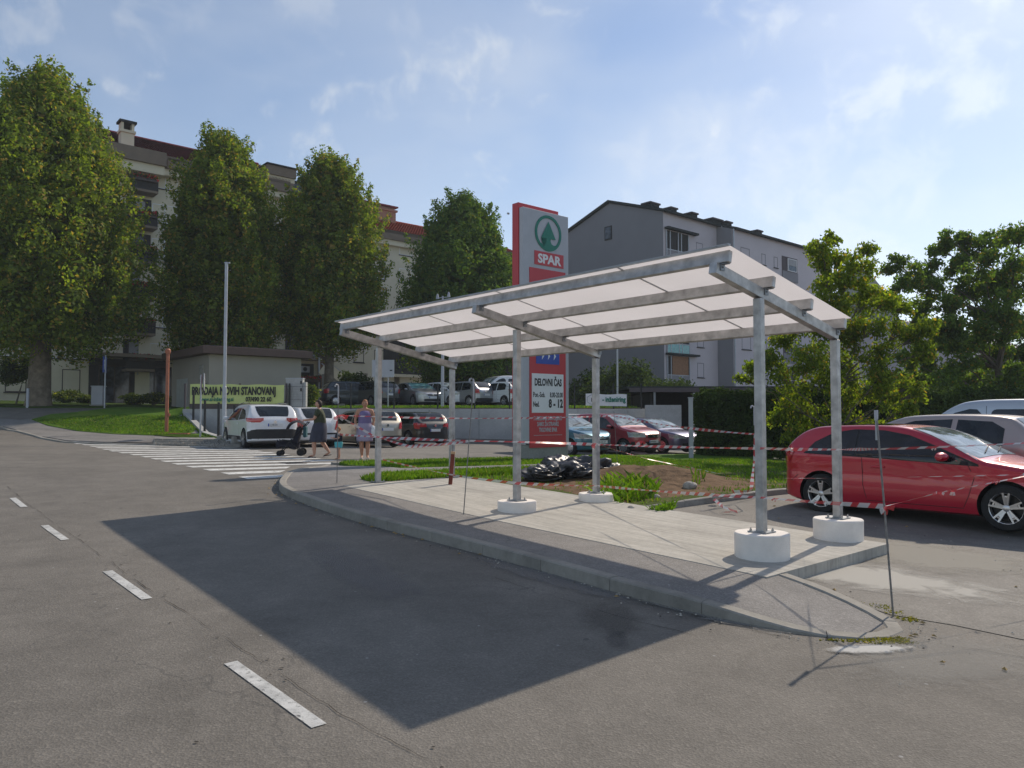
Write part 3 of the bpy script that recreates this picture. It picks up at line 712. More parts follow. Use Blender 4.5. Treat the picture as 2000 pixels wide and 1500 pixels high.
# ================================================================ CARS
class Body:
    def __init__(s,L,W,H,T,belt=.9,zb=.2,tum=.2,Rr=.4,Rf=.75,n=2.6,rc=.1,bulge=.05):
        s.L,s.W,s.H,s.T,s.belt,s.zb,s.tum,s.Rr,s.Rf,s.n,s.rc,s.bulge=L,W,H,T,belt,zb,tum,Rr,Rf,n,rc,bulge
        # smooth top line
        P=[Vector((a,b,0)) for a,b in T]; s.TP=[(p.x,p.y) for p in smoothpts(P,.06)]
    def top(s,x): return lerpt(s.TP,x)
    def plan(s,x):
        def e(d,Rr_):
            if d>=Rr_: return 1
            return max(0,1-((Rr_-max(0,d))/Rr_)**s.n)**(1/s.n)
        return min(e(x,s.Rr),e(s.L-x,s.Rf))
    def vert(s,x,z):
        if z<s.belt: 
            k=(s.belt-z)/(s.belt-s.zb); return 1-s.bulge*k*k-.012*math.sin(min(1,k)*math.pi*2)+.010*math.exp(-((z-s.belt*.80)/.022)**2)-.008*math.exp(-((z-s.belt*.80+.06)/.04)**2)
        return 1-s.tum*((z-s.belt)/(s.H-s.belt))**1.15
    def Y(s,x,z): return s.W/2*s.plan(x)*s.vert(x,z)
    def xrear(s,y,z):
        q=min(.999,abs(y)/(s.W/2*s.vert(0,z))); return s.Rr*(1-(1-q**s.n)**(1/s.n))
    def xfront(s,y,z):
        q=min(.999,abs(y)/(s.W/2*s.vert(0,z))); return s.L-s.Rf*(1-(1-q**s.n)**(1/s.n))
    def ztop(s,x,y):
        T=s.top(x);r=s.rc; Yt=s.Y(x,T-r); r2=min(r,Yt*.9)
        cr=.03*(1-(y/(s.W/2))**2)-.03
        a=abs(y)-(Yt-r2)
        if a>0: return T+cr-r+math.sqrt(max(0,1-min(1,a/r2)**2))*r
        return T+cr
    def hull(s,paintm,blackm):
        b=MB(); b.mi(paintm); b.mi(blackm)
        xs=[0]+[s.Rr*(1-math.cos(math.pi/2*i/9)) for i in range(1,10)]
        k=max(8,int((s.L-s.Rr-s.Rf)/.07)); xs+=[s.Rr+(s.L-s.Rr-s.Rf)*i/k for i in range(1,k)]
        xs+=[s.L-s.Rf*(1-math.sin(math.pi/2*(1-i/10))) if False else s.L-s.Rf*(1-math.cos(math.pi/2*(10-i)/10)) for i in range(0,10)]+[s.L]
        xs=sorted(set(round(x,5) for x in xs)); rings=[]
        NS,NA,NT=17,5,4
        for x in xs:
            xe=min(max(x,.004),s.L-.004); T=s.top(x); ring=[]
            z0=s.zb+.10*max(0,1-x/.5)+.04*max(0,1-(s.L-x)/.5)
            ring.append((0,z0)); ring.append((max(0,s.Y(xe,z0)-.06),z0))
            r=s.rc; 
            for i in range(NS):
                z=z0+.03+(T-r-z0-.03)*i/(NS-1); ring.append((s.Y(xe,z),z))
            Yt=s.Y(xe,T-r); r2=min(r,Yt*.9)
            for i in range(1,NA+1):
                a=math.pi/2*i/NA; y=Yt-r2+r2*math.cos(a); ring.append((y,T-r+r*math.sin(a)-.03*(y/(s.W/2))**2))
            for i in range(1,NT+1):
                y=(Yt-r2)*(1-i/NT); ring.append((y,T-.03*(y/(s.W/2))**2))
            full=ring+[(-y,z) for y,z in ring[-2:0:-1]]
            rings.append([(x,y,z) for y,z in full])
        n=len(rings[0]); vs=[p for r_ in rings for p in r_]
        fs=[(i*n+k,i*n+(k+1)%n,(i+1)*n+(k+1)%n,(i+1)*n+k) for i in range(len(rings)-1) for k in range(n)]
        fs+=[tuple(range(n)),tuple((len(rings)-1)*n+k for k in range(n))]
        b.add(vs,fs,paintm); return b
    def side(s,poly,m,sd,off=.006,step=.12,b=None,th=.0):
        b=b or MB(); vs,fs=grid_poly(poly,step)
        b.add([(x,sd*(s.Y(x,z)+off),z) for x,z in vs],fs,m); return b
    def roof(s,poly,m,off=.006,step=.1,b=None):
        b=b or MB(); vs,fs=grid_poly(poly,step)
        b.add([(x,y,s.ztop(x,y)+off) for x,y in vs],fs,m); return b
    def end(s,poly,m,front,off=.008,step=.1,b=None):
        b=b or MB(); vs,fs=grid_poly(poly,step)
        b.add([((s.xfront(y,z)+off if front else s.xrear(y,z)-off),y,z) for y,z in vs],fs,m); return b
def rrect(x0,z0,x1,z1,r=.04,n=3):
    out=[]
    for cx,cz,a0 in((x1-r,z1-r,0),(x0+r,z1-r,90),(x0+r,z0+r,180),(x1-r,z0+r,270)):
        for i in range(n+1):
            a=R(a0+90*i/n); out.append((cx+r*math.cos(a),cz+r*math.sin(a)))
    return out
def wheel(parent,x,y,r,w,style,sd,rimm):
    o=thing('wheel',None,None,(x,y,r)); o.parent=parent
    b=MB(); hw=w/2; b.lathe([(r*.66,-hw),(r*.90,-hw),(r*.97,-hw*.8),(r,-hw*.5),(r,hw*.5),(r*.97,hw*.8),(r*.90,hw),(r*.66,hw)],(0,0,0),M['rubber'],28,'Y',cap=False); b.build('tyre',o,smooth=True)
    c=MB(); f=sd*hw*.72
    c.lathe([(r*.72,f*1.3),(r*.70,f*1.36),(r*.64,f*1.25),(r*.60,f*.5)],(0,0,0),rimm,28,'Y',cap=False)
    c.lathe([(r*.67,-hw*.1*sd),(0.001,-hw*.1*sd)],(0,0,0),M['blackm'],24,'Y',cap=False)
    if style=='cover':
        c.lathe([(r*.60,f*1.15),(r*.45,f*1.3),(r*.2,f*1.34),(.001,f*1.34)],(0,0,0),rimm,24,'Y',cap=False)
        for k in range(9):
            a=2*math.pi*k/9; p=Vector((math.cos(a)*r*.46,f*1.3,math.sin(a)*r*.46)); c.box(p,(r*.16,.012,r*.05),M['blackm'],mtx=Matrix.Rotation(-a,3,'Y'))
    else:
        ns={'five':5,'ten':10,'seven':7}[style]; ww={'five':r*.20,'ten':r*.085,'seven':r*.13}[style]
        for k in range(ns):
            a=2*math.pi*k/ns+.3
            d=Vector((math.cos(a),0,math.sin(a))); t=Vector((-math.sin(a),0,math.cos(a)))
            if style=='five':
                for q in(-1,1): c.bar(d*r*.13+t*q*.012+Vector((0,f*1.05,0)),d*r*.66+t*q*r*.12+Vector((0,f*1.28,0)),r*.075,.03,rimm,up=Vector((0,1,0)))
                c.bar(d*r*.5+t*-r*.10+Vector((0,f*1.2,0)),d*r*.5+t*r*.10+Vector((0,f*1.2,0)),.02,.02,rimm,up=Vector((0,1,0)))
                c.bar(d*r*.12+Vector((0,f*1.0,0)),d*r*.45+Vector((0,f*1.16,0)),r*.17,.02,rimm,up=Vector((0,1,0)))
            else: c.bar(d*r*.1+Vector((0,f*1.1,0)),d*r*.67+Vector((0,f*1.25,0)),ww,.03,rimm,up=Vector((0,1,0)))
        c.lathe([(r*.15,f*1.05),(r*.15,f*1.22),(r*.1,f*1.3),(.001,f*1.3)],(0,0,0),rimm,14,'Y')
    c.build('rim',o,smooth=True)
    return o
def car(name,label,cat,loc,az,P,group=None):
    """local x: rear bumper 0 -> front L; turned so that +x heads along az (math angle)"""
    Bd=Body(**P['body']); Lc,Wc=Bd.L,Bd.W
    o=thing(name,label,cat,loc,az,group); 
    rig=Vector((-Lc/2,0,0))
    pm=P['paint']
    hb=Bd.hull(pm,M['black']); 
    body=hb.build('body',o,smooth=False,weld=True)
    r=P['r']; tmp=[]
    cb=MB(); cb.mi(pm); cb.mi(M['black'])
    for x in(P['xr'],P['xf']):
        for sd in(-1,1):
            c=MB(); c.mi(pm); 
            ra=r*1.13; y0=sd*(Wc/2-.30); y1=sd*(Wc/2+.2)
            c.lathe([(ra,min(y0,y1)),(ra,max(y0,y1))],(x,0,r+.01),M['black'],32,'Y')
            cu=c.build('arch_cut',o); tmp.append(cu)
            md=body.modifiers.new('b','BOOLEAN'); md.object=cu; md.operation='DIFFERENCE'; md.solver='EXACT'
            try: md.material_mode='INDEX'
            except Exception: pass
    bake(body)
    for c in tmp: bpy.data.objects.remove(c)
    me=body.data; me.polygons.foreach_set('use_smooth',[True]*len(me.polygons)); sharp_by_angle(me,32)
    for x in(P['xr'],P['xf']):
        for sd in(-1,1): wheel(o,x,sd*(Wc/2-.105),r,P.get('tw',.20),P['rim'],sd,P.get('rimm',M['alu']))
    gm=P.get('glass',M['glass'])
    for sd in(-1,1):
        for poly in P['side']:
            b=Bd.side([(x,z) for x,z in poly],gm,sd,.005); b.build('side_window',o,smooth=True,angle=50)
        if 'side_black' in P:
            b=MB()
            for poly in P['side_black']: Bd.side(poly,M['black'],sd,.0035,b=b)
            b.build('window_trim',o,smooth=True,angle=50)
        if 'sill' in P:
            b=MB()
            for poly in P['sill']: Bd.side(poly,M['black'],sd,.012,b=b)
            b.build('side_cladding',o,smooth=True,angle=50)
        for x0,z0,x1,z1 in P.get('handles',[]):
            b=MB(); zc=(z0+z1)/2; y=Bd.Y((x0+x1)/2,zc); b.box(((x0+x1)/2,sd*(y+.012),zc),(x1-x0,.03,z1-z0),P.get('handlem',pm)); b.build('door_handle',o,bevel=.008)
        for ln in P.get('lines',[]):
            b=MB()
            for (xa,za),(xb,zb_) in zip(ln,ln[1:]):
                n=max(2,int(math.hypot(xb-xa,zb_-za)/.08)); dx,dz=xb-xa,zb_-za; l=math.hypot(dx,dz); nx,nz=-dz/l*.004,dx/l*.004
                vs=[]
                for i in range(n+1):
                    x=xa+dx*i/n;z=za+dz*i/n
                    for q in(-1,1): vs.append((x+nx*q,sd*(Bd.Y(x+nx*q,z+nz*q)+.003),z+nz*q))
                b.add(vs,[(2*i,2*i+1,2*i+3,2*i+2) for i in range(n)],M['black'])
            b.build('door_gap',o)
        # mirrors
        mxp,mz=P['mirror']; y=Bd.Y(mxp,mz)
        b=MB(); b.lathe([(0,-.10),(.05,-.09),(.078,-.04),(.085,.02),(.07,.09),(.045,.115),(0,.12)],(mxp,sd*(y+.13),mz+.02),P.get('mirrorm',pm),16,'Y')
        b.v=[(mxp+(q[0]-mxp)*(1.25 if q[0]>mxp else .75),q[1],mz+.02+(q[2]-mz-.02)*.78) for q in b.v]
        b.box((mxp,sd*(y+.03),mz-.04),(.06,.09,.03),M['black']); b.build('wing_mirror',o,smooth=True)
        # lamps
        for poly in P.get('tail_side',[]): Bd.side(poly,M['lampred'],sd,.010,.07).build('tail_light',o,smooth=True)
        for poly in P.get('head_side',[]): Bd.side(poly,M['lampclear'],sd,.010,.07).build('headlight',o,smooth=True)
        for poly in P.get('tail_end',[]): Bd.end([(sd*y,z) for y,z in poly],M['lampred'],False,.010,.05).build('tail_light',o,smooth=True)
        for poly in P.get('head_end',[]): Bd.end([(sd*y,z) for y,z in poly],M['lampclear'],True,.010,.05).build('headlight',o,smooth=True)
        for poly in P.get('fog_end',[]): Bd.end([(sd*y,z) for y,z in poly],M['black'],True,.008,.08).build('bumper_vent',o,smooth=True)
        if P.get('rails'):
            b=MB(); xs=P['rails']; pts=[]
            for i in range(9):
                x=xs[0]+(xs[1]-xs[0])*i/8; pts.append((x,sd*(Bd.Y(x,Bd.top(x)-.1)-.09),Bd.top(x)+.02+.02*math.sin(math.pi*i/8)))
            b.tube(pts,.016,M['chrome'] if P.get('railc') else M['black'],6); b.build('roof_rail',o,smooth=True)
    ws=P['screen']; k=.93
    wd=lambda x,f:Bd.Y(x,Bd.top(x)-Bd.rc)*f
    def pane(x0,x1,f0,f1,n=6):
        pts=[]
        for i in range(n+1):
            x=x0+(x1-x0)*i/n; pts.append((x,wd(x,f0+(f1-f0)*i/n)))
        return pts+[(x,-y) for x,y in reversed(pts)]
    Bd.roof(pane(ws[0],ws[1],.90,.97),P.get('screenm',M['glass_ws']),.006,.09).build('windscreen',o,smooth=True,angle=60)
    rw=P['rear'];
    Bd.roof(pane(rw[0],rw[1],*rw[2:]),P.get('rearm',gm),.006,.04).build('rear_window',o,smooth=True,angle=60)
    if 'shade' in P: Bd.roof(pane(ws[0]+.05,ws[1]-.05,.80,.86),M['sunshade'],.010,.09).build('sun_shade',o,smooth=True,angle=60)
    if 'roofglass' in P: Bd.roof(pane(P['roofglass'][0],P['roofglass'][1],.82,.82),M['glass'],.005,.12).build('roof_window',o,smooth=True,angle=60)
    for front,key in((True,'front_black'),(False,'rear_black')):
        if key in P:
            b=MB()
            for poly in P[key]: Bd.end(poly,M['black'],front,.007,.09,b=b)
            b.build('grille' if front else 'rear_bumper',o,smooth=True,angle=50)
    for front,key in((True,'plate_f'),(False,'plate_r')):
        if key in P:
            z=P[key]; b=MB(); xx=(Bd.xfront(.2,z)+.02) if front else (Bd.xrear(.2,z)-.02)
            b.box((xx,0,z),(.012,.52,.11),M['plate']); pl=b.build('number_plate',o,bevel=.003)
            xd=(0,1,0) if front else (0,-1,0); xo=xx+(.008 if front else -.008)
            c=MB(); c.box((xo-(.001 if front else -.001),(-.24 if front else .24),z),(.004,.04,.10),M['blue']); c.build('country_band',pl)
            if P.get('reg'): text(P['reg'],.085,M['ink'],pl,(xo,(-.20 if front else .20),z-.03),xd,(0,0,1),sx=.95,ext=.001)
    if P.get('chrome_f'):
        b=MB()
        for y0,y1,z,h in P['chrome_f']:
            Bd.end([(y0,z-h),(y1,z-h),(y1,z+h),(y0,z+h)],M['chrome'],True,.016,.06,b=b)
        b.build('grille_bars',o,smooth=True)
    if P.get('badge'):
        for front,z in P['badge']:
            b=MB(); x=(Bd.xfront(.0,z)+.02) if front else (Bd.xrear(0,z)-.02)
            b.lathe([(.055,-.006),(.055,.006),(.040,.008),(.040,.004),(0,.004)],(x,0,z),M['chrome'],16,'X'); b.build('badge',o)
    if P.get('wiper'):
        b=MB(); x=ws[1]-.06
        for y in(-.35,.2): b.tube([(x,y,Bd.ztop(x,y)+.02),(x-.12,y+.5,Bd.ztop(x-.12,y+.5)+.03)],.009,M['black'],5)
        b.build('wiper',o)
    # exhaust / underside
    b=MB(); b.box((Lc/2,0,.21),(Lc*.8,Wc*.78,.1),M['black']); b.build('underbody',o)
    for c in kids(o):
        c.location=Vector(c.location)+rig
    return o
M['glass_ws']=glassmat('windscreen_glass',(.16,.19,.20),.06)
M['sunshade']=mat('sun_shade_foil',(.30,.62,.62),.25,.6,var=.5,scale=3)
def hatch(paintm,L=4.0,W=1.72,H=1.45,r=.30,rim='cover',**k):
    s=L/4.0;h=H/1.45
    T=[(0,.62*h),(.03,.86*h),(.10,.98*h),(.42,1.34*h),(.62,1.42*h),(1.1,1.45*h),(1.8,1.445*h),(2.2,1.40*h),(2.6,1.24*h),(3.02,1.0*h),(3.2,.95*h),(3.6,.87*h),(3.85,.76*h),(3.96,.66*h),(4.0,.55*h)]
    T=[(x*s,z) for x,z in T]; b=.90*h
    P=dict(body=dict(L=L,W=W,H=H,T=T,belt=b,Rr=.42,Rf=.8),paint=paintm,r=r,xr=.72*s,xf=3.2*s,rim=rim,
      side=[[(.62*s,b+.06*h),(.60*s,1.22*h),(.78*s,1.33*h),(1.28*s,1.36*h),(1.34*s,b+.02)],[(1.42*s,b+.01),(1.36*s,1.365*h),(1.95*s,1.335*h),(2.25*s,1.25*h),(2.75*s,b+.05),(2.75*s,b)]],
      screen=(2.18*s,2.98*s),rear=(.15*s,.49*s,.70,.80),mirror=(2.58*s,b+.07),handles=[(1.5*s,b-.12,1.68*s,b-.085)],
      lines=[[(1.38*s,b),(1.36*s,.42),(1.1*s,.33)],[(2.72*s,b),(2.74*s,.60),(2.66*s,.36)],[(1.1*s,.31),(2.66*s,.31)]],
      tail_end=[[(.54,.72*h),(.75,.72*h),(.75,.98*h),(.60,.96*h)]],tail_side=[[(.10,.72*h),(.28,.74*h),(.34,.98*h),(.17,.99*h)]],
      head_end=[[(.40,.60*h),(.74,.62*h),(.76,.80*h),(.45,.72*h)]],head_side=[[(L-.52,.62*h),(L-.16,.62*h),(L-.22,.74*h),(L-.58,.82*h)]],
      front_black=[rrect(-.36,.60*h,.36,.68*h,.03),rrect(-.55,.28,.55,.42,.05)],rear_black=[rrect(-.74,.28,.74,.46*h,.05)],
      plate_f=.50,plate_r=.66*h,badge=[(True,.66*h),(False,.86*h)],wiper=True)
    P.update(k); return P
def cars():
    PW=paint('paint_white',(.72,.73,.74)); PRED=paint('paint_red',(.46,.006,.03),.2,.3); PR2=paint('paint_red_dull',(.33,.02,.03),.1)
    PT=paint('paint_teal',(.025,.13,.19),.5); PB=paint('paint_black',(.008,.008,.009)); PG=paint('paint_champagne',(.44,.40,.33),.6)
    PS=paint('paint_silver',(.42,.43,.45),.75); PDG=paint('paint_dark_grey',(.035,.045,.055),.5); PGR=paint('paint_grey',(.12,.12,.115),.6)
    PBE=paint('paint_beige',(.40,.34,.31),.4); PSV=paint('paint_van_silver',(.46,.50,.55),.45); PPU=paint('paint_violet',(.13,.12,.19),.6)
    aU=AZU
    def on(t,w,y=None): x,yy=uv(t,w); return Vector((x,yy,G(x,yy)+.006))
    # --- the red hatchback beside the slab, nose to the right and nearer
    T=[(0,.66),(.03,.90),(.13,1.02),(.40,1.27),(.60,1.365),(.85,1.40),(1.5,1.42),(2.0,1.395),(2.4,1.29),(2.85,1.08),(3.1,.96),(3.3,.925),(3.75,.85),(4.0,.76),(4.14,.66),(4.2,.5)]
    b_=.93
    P=dict(body=dict(L=4.2,W=1.77,H=1.42,T=T,belt=b_,Rr=.42,Rf=.85,zb=.17,tum=.24,bulge=.04,rc=.085),paint=PRED,r=.315,xr=.80,xf=3.378,rim='five',tw=.225,glass=M['glass_red'],
      side=[[(.56,.955),(.70,1.12),(.98,1.27),(1.30,1.325),(1.345,1.325),(1.345,.945)],[(1.375,.945),(1.375,1.33),(1.75,1.315),(2.1,1.25),(2.42,1.13),(2.80,.965),(2.98,.885),(2.98,.865),(1.6,.925)]],
      side_black=[[(.52,.945),(.68,1.13),(.97,1.285),(1.30,1.34),(1.75,1.33),(2.12,1.265),(2.45,1.14),(3.06,.885),(3.06,.855),(1.6,.915)]],
      screen=(2.12,3.04),rear=(.15,.50,.80,.88),mirror=(2.62,.955),handles=[(1.60,.765,1.80,.80)],
      lines=[[(1.46,.92),(1.47,.50),(1.52,.30)],[(2.93,.86),(3.0,.70),(2.93,.45),(2.86,.28)],[(1.52,.27),(2.86,.27)],[(.42,.60),(.30,.50)]],
      tail_end=[[(.42,.78),(.75,.76),(.78,.98),(.50,.98)]],tail_side=[[(.10,.78),(.26,.80),(.36,.97),(.17,1.0)]],
      head_end=[[(.42,.62),(.76,.64),(.78,.78),(.46,.70)]],head_side=[[(3.6,.66),(4.0,.64),(3.95,.74),(3.58,.80)]],
      front_black=[rrect(-.34,.35,.34,.72,.06),rrect(-.75,.26,-.42,.42,.04),rrect(.42,.26,.75,.42,.04)],rear_black=[rrect(-.7,.28,.7,.42,.05)],
      plate_r=.72,plate_f=.45,badge=[(True,.62),(False,.9)],wiper=True,roofglass=(.95,1.75))
    x,y=uv(1.74+.80-2.1,5.09+.885); car('parked_car','bright red hatchback with silver five spoke wheels parked behind the shelter','car',(x,y,G(x,y)+.006),aU+math.pi,P)
    # --- beige car next to it and the silver van behind, both heading the other way
    P=hatch(PBE,L=4.25,W=1.72,H=1.56,r=.305,rim='five',glass=M['glass']); h=1.56/1.45;s=4.25/4;b=.9*h
    x,y=uv(1.5,8.75); car('parked_car','beige hatchback with rounded roof parked between the red hatchback and the silver van','car',(x,y,G(x,y)+.006),aU,P)
    Tv=[(0,.7),(.02,1.2),(.10,1.75),(.22,1.88),(.6,1.93),(2.2,1.95),(3.0,1.93),(3.4,1.82),(3.85,1.5),(4.2,1.2),(4.35,1.12),(4.7,1.0),(4.82,.8),(4.86,.5)]
    Pv=hatch(PSV,L=4.86,W=1.9,H=1.95,r=.33,rim='cover'); Pv['body'].update(T=Tv,H=1.95,belt=1.18,L=4.86,W=1.9,Rr=.3,Rf=.7,tum=.12)
    Pv.update(xr=.9,xf=3.95,side=[rrect(.35,1.22,1.35,1.72,.09),rrect(1.5,1.22,2.68,1.73,.10),[(2.86,1.20),(2.86,1.64),(2.94,1.73),(3.08,1.74),(3.36,1.66),(3.72,1.42),(3.98,1.18),(3.9,1.17)]],screen=(3.35,4.22),rear=(.04,.16,.8,.8),mirror=(3.75,1.25),
      lines=[[(2.77,1.8),(2.77,.4)],[(3.9,1.15),(3.85,.6)],[(1.42,1.8),(1.42,.4)]],handles=[(2.9,1.0,3.05,1.05)],head_side=[[(4.35,.80),(4.7,.78),(4.65,.98),(4.4,1.04)]],tail_end=[[(.7,.8),(.85,.8),(.85,1.3),(.7,1.3)]],head_end=[[(.5,.75),(.85,.75),(.85,1.0),(.5,.92)]],tail_side=[[(.05,.8),(.2,.8),(.2,1.3),(.07,1.3)]])
    x,y=uv(.9,11.9); car('parked_van','silver passenger van parked by the hedge, tallest at the right edge','van',(x,y,G(x,y)+.006),aU,Pv)
    # --- far lower row, rears to us
    g='cars parked in front of the long concrete wall'
    Ps=hatch(PW,L=4.37,W=1.80,H=1.59,r=.345,rim='ten',rails=(.8,2.4),railc=True,rear=(.16,.50,.62,.74)); h=1.59/1.45
    s=4.37/4
    Ps.update(tw=.22,reg='L J78-44',rear_black=[[(-.80,.36),(.80,.36),(.80,.66),(.62,.69),(-.62,.69),(-.80,.66)]],tail_end=[[(.40,1.00),(.52,.93),(.80,.93),(.80,1.07),(.40,1.09)]],tail_side=[[(.13,.94),(.34,.96),(.50,1.10),(.14,1.08)]],plate_r=.84,
      sill=[[(.05,.34),(.30,.34),(.32,.60),(.10,.66)],[(1.25,.30),(3.05,.30),(3.05,.44),(1.25,.44)]],
      side=[[(.52*s,1.06),(.60*s,1.20),(.85*s,1.36),(1.3*s,1.44),(1.34*s,1.02)],[(1.42*s,1.01),(1.38*s,1.445),(1.95*s,1.43),(2.3*s,1.34),(2.8*s,1.04),(2.8*s,1.0)]])
    def rearcar(px,py,t,P,label,az=aU,group=g,name='parked_car'):
        x,y=at(px,py).x,at(px,py).y; d=Vector((math.cos(az),math.sin(az))); l=P['body']['L']/2
        return car(name,label,'car',(x+d.x*l,y+d.y*l,G(x,y)+.006),az,P,group)
    rearcar(537,877,0,Ps,'white crossover with slim red tail lamps at the left end of the lower row',aU-.13)
    Pd=hatch(PW,L=4.02,W=1.73,H=1.53,r=.305,rim='seven'); Pd.update(tail_end=[[(.60,.66),(.77,.66),(.77,1.0),(.70,1.0)]],rear_black=[rrect(-.75,.48,.75,.54,.02)],plate_r=.76)
    rearcar(627,874,0,Pd,'white hatchback half hidden by the woman with the pushchair')
    Pg=hatch(PG,L=4.0,W=1.67,H=1.47,r=.30,rim='five'); Pg.update(plate_r=.72)
    rearcar(757,875,0,Pg,'champagne coloured hatchback behind the woman in lilac')
    Pk=hatch(PB,L=4.25,W=1.79,H=1.45,r=.315,rim='ten'); Pk.update(tail_end=[[(.42,.80),(.84,.80),(.84,.96),(.46,.95)]])
    rearcar(850,871,0,Pk,'black hatchback, darkest of the cars in front of the wall')
    Pw=hatch(PW,L=4.1,W=1.7,H=1.48)
    x,y=-.1+.95,33.0; car('parked_car','white hatchback mostly hidden behind the tall red and white pylon','car',(x+1.05,y+1.6,G(x,y)+.006),aU,Pw,g)
    # --- right group, fronts to us
    g2='cars nose out at the edge of the grass beside the pylon'
    def frontcar(t,w,P,label):
        l=P['body']['L']/2; x,y=uv(t+l,w); return car('parked_car',label,'car',(x,y,G(x,y)+.006),aU+math.pi,P,g2)
    Pt=hatch(PT,L=3.95,W=1.68,H=1.45,r=.30,rim='cover'); Pt.update(handlem=PT,reg='KK HC-27',fog_end=[rrect(.42,.36,.70,.46,.03)],front_black=[rrect(-.34,.56,.34,.60,.015),rrect(-.40,.27,.40,.40,.04)],chrome_f=[(-.36,.36,.635,.018)])
    frontcar(13.75,13.05,Pt,'metallic teal hatchback nearest the pylon')
    Pf=hatch(PR2,L=3.85,W=1.68,H=1.55,r=.295,rim='cover'); Pf.update(reg='NM 40-8',front_black=[rrect(-.32,.64,.32,.78,.03),rrect(-.82,.24,.82,.50,.05)],chrome_f=[(-.3,.3,.68,.008),(-.3,.3,.73,.008)],head_end=[[(.40,.66),(.76,.68),(.78,.86),(.42,.82)]])
    frontcar(13.8,15.9,Pf,'dull red hatchback with black lower bumper beside the teal one')
    Pp=hatch(PPU,L=4.4,W=1.75,H=1.42,r=.31,rim='cover',mirrorm=PS); frontcar(14.0,18.6,Pp,'grey violet saloon half hidden by the white gate post and hedge')
    # --- upper car park
    g3_='cars on the upper car park above the wall'
    def up(px,Y,zpx,P,label,az,front=False,name='parked_car',cat='car'):
        d=dep(px,zpx,Y); z=G(d.x,d.y)+.03; dd=Vector((math.cos(az),math.sin(az)))*(P['body']['L']/2)*(-1 if front else 1)
        return car(name,label,cat,(d.x+dd.x,d.y+dd.y,z),az,P,g3_)
    up(626,46.0,790,hatch(PDG,L=4.0,H=1.5,rim='cover'),'dark blue grey hatchback at the left end of the upper car park',AZV-.25)
    up(763,45.2,790,hatch(PGR,L=4.3,W=1.76,H=1.52,rim='ten'),'grey estate with its tail to the wall, behind the left posts',aU+.05)
    Pc=hatch(PS,L=4.5,W=1.79,H=1.47,r=.33,rim='five',shade=1)
    Tc=[(0,.6),(.03,.9),(.12,1.0),(.5,1.03),(.75,1.1),(1.2,1.36),(1.6,1.45),(2.1,1.47),(2.5,1.42),(2.9,1.27),(3.35,1.04),(3.55,.99),(4.0,.93),(4.3,.83),(4.45,.7),(4.5,.5)]
    Pc['body'].update(T=Tc,H=1.47); Pc.update(screen=(2.42,3.30),rear=(.72,1.25,.85,.85),side=[[(.95,1.0),(1.25,1.28),(1.62,1.37),(1.9,1.38),(1.9,.97)],[(1.97,.97),(1.97,1.38),(2.3,1.36),(2.6,1.27),(3.05,1.0),(3.05,.96)]],mirror=(2.9,1.0),lines=[[(1.93,.97),(1.93,.35)],[(3.0,.95),(3.0,.4)]])
    up(846,45.3,794,Pc,'silver saloon with a bright foil sunshade in its windscreen',aU+math.pi-.1,True)
    up(917,45.6,794,hatch(PW,L=4.3,W=1.77,H=1.5,rim='five'),'white hatchback on the upper car park facing the silver hatchback tail',aU+math.pi-.05,True)
    up(951,45.0,790,hatch(PS,L=3.85,W=1.66,H=1.48,rim='cover'),'silver hatchback tail on between two white cars of the upper car park',aU+.15)
    up(1020,45.0,790,hatch(PW,L=3.9,W=1.66,H=1.46,rim='five'),'small white hatchback just left of the pylon on the upper level',aU+.1)
    Pvv=dict(Pv); Pvv['paint']=PW; Pvv['body']=dict(Pv['body'])
    up(1050,51.0,786,Pvv,'white van with a high roof behind the small white hatchback',aU+1.35,False,'parked_van','van')
cars()
# ================================================================ BUILDINGS
def sat(px,O,D):
    """distance along a facade line (origin O, direction D) where the view ray of column px meets it"""
    k=ray(px,811)[0]; return (k*O.y-O.x)/(D.x-k*D.y)
def diffmat(name,col):
    m=bpy.data.materials.new(name); m.use_nodes=True; t=m.node_tree
    for n in list(t.nodes):
        if n.type!='OUTPUT_MATERIAL': t.nodes.remove(n)
    d=t.nodes.new('ShaderNodeBsdfDiffuse'); o=t.nodes.new('ShaderNodeTexCoord')
    t.links.new(nramp(t,nnoise(t,o.outputs['Object'],2,4,.6),[(.3,tuple(c*.75 for c in col)),(.7,tuple(c*1.2 for c in col))]),d.inputs[0]); t.links.new(d.outputs[0],[n for n in t.nodes if n.type=='OUTPUT_MATERIAL'][0].inputs[0]); return m
M['cream']=mat('cream_render',(.66,.60,.45),.9,var=.07,scale=.6,detail=8,spec=.2); M['taupe']=mat('brown_fascia',(.19,.145,.105),.8,var=.12,scale=1)
M['tile']=diffmat('roof_tile',(.22,.06,.065)); M['tile2']=diffmat('roof_tile_orange',(.40,.11,.075))
M['dark']=mat('dark_trim_and_shade',(.035,.033,.032),.9,var=.2); M['brownf']=mat('brown_frame',(.06,.042,.035),.6)  # near-black for trim, and on flat panels for painted recess shade
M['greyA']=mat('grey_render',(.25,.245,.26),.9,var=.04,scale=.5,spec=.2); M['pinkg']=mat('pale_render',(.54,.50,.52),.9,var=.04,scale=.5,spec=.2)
M['darkp']=mat('dark_plinth',(.09,.075,.08),.9,var=.1); M['roofd']=diffmat('dark_roof',(.05,.055,.055))
M['blind']=mat('roller_blind',(.33,.33,.34),.6,var=.06,scale=2); M['fl_red']=leafmat('geranium',(.35,.02,.04),(.6,.06,.08),(.6,.25,.05),.2)
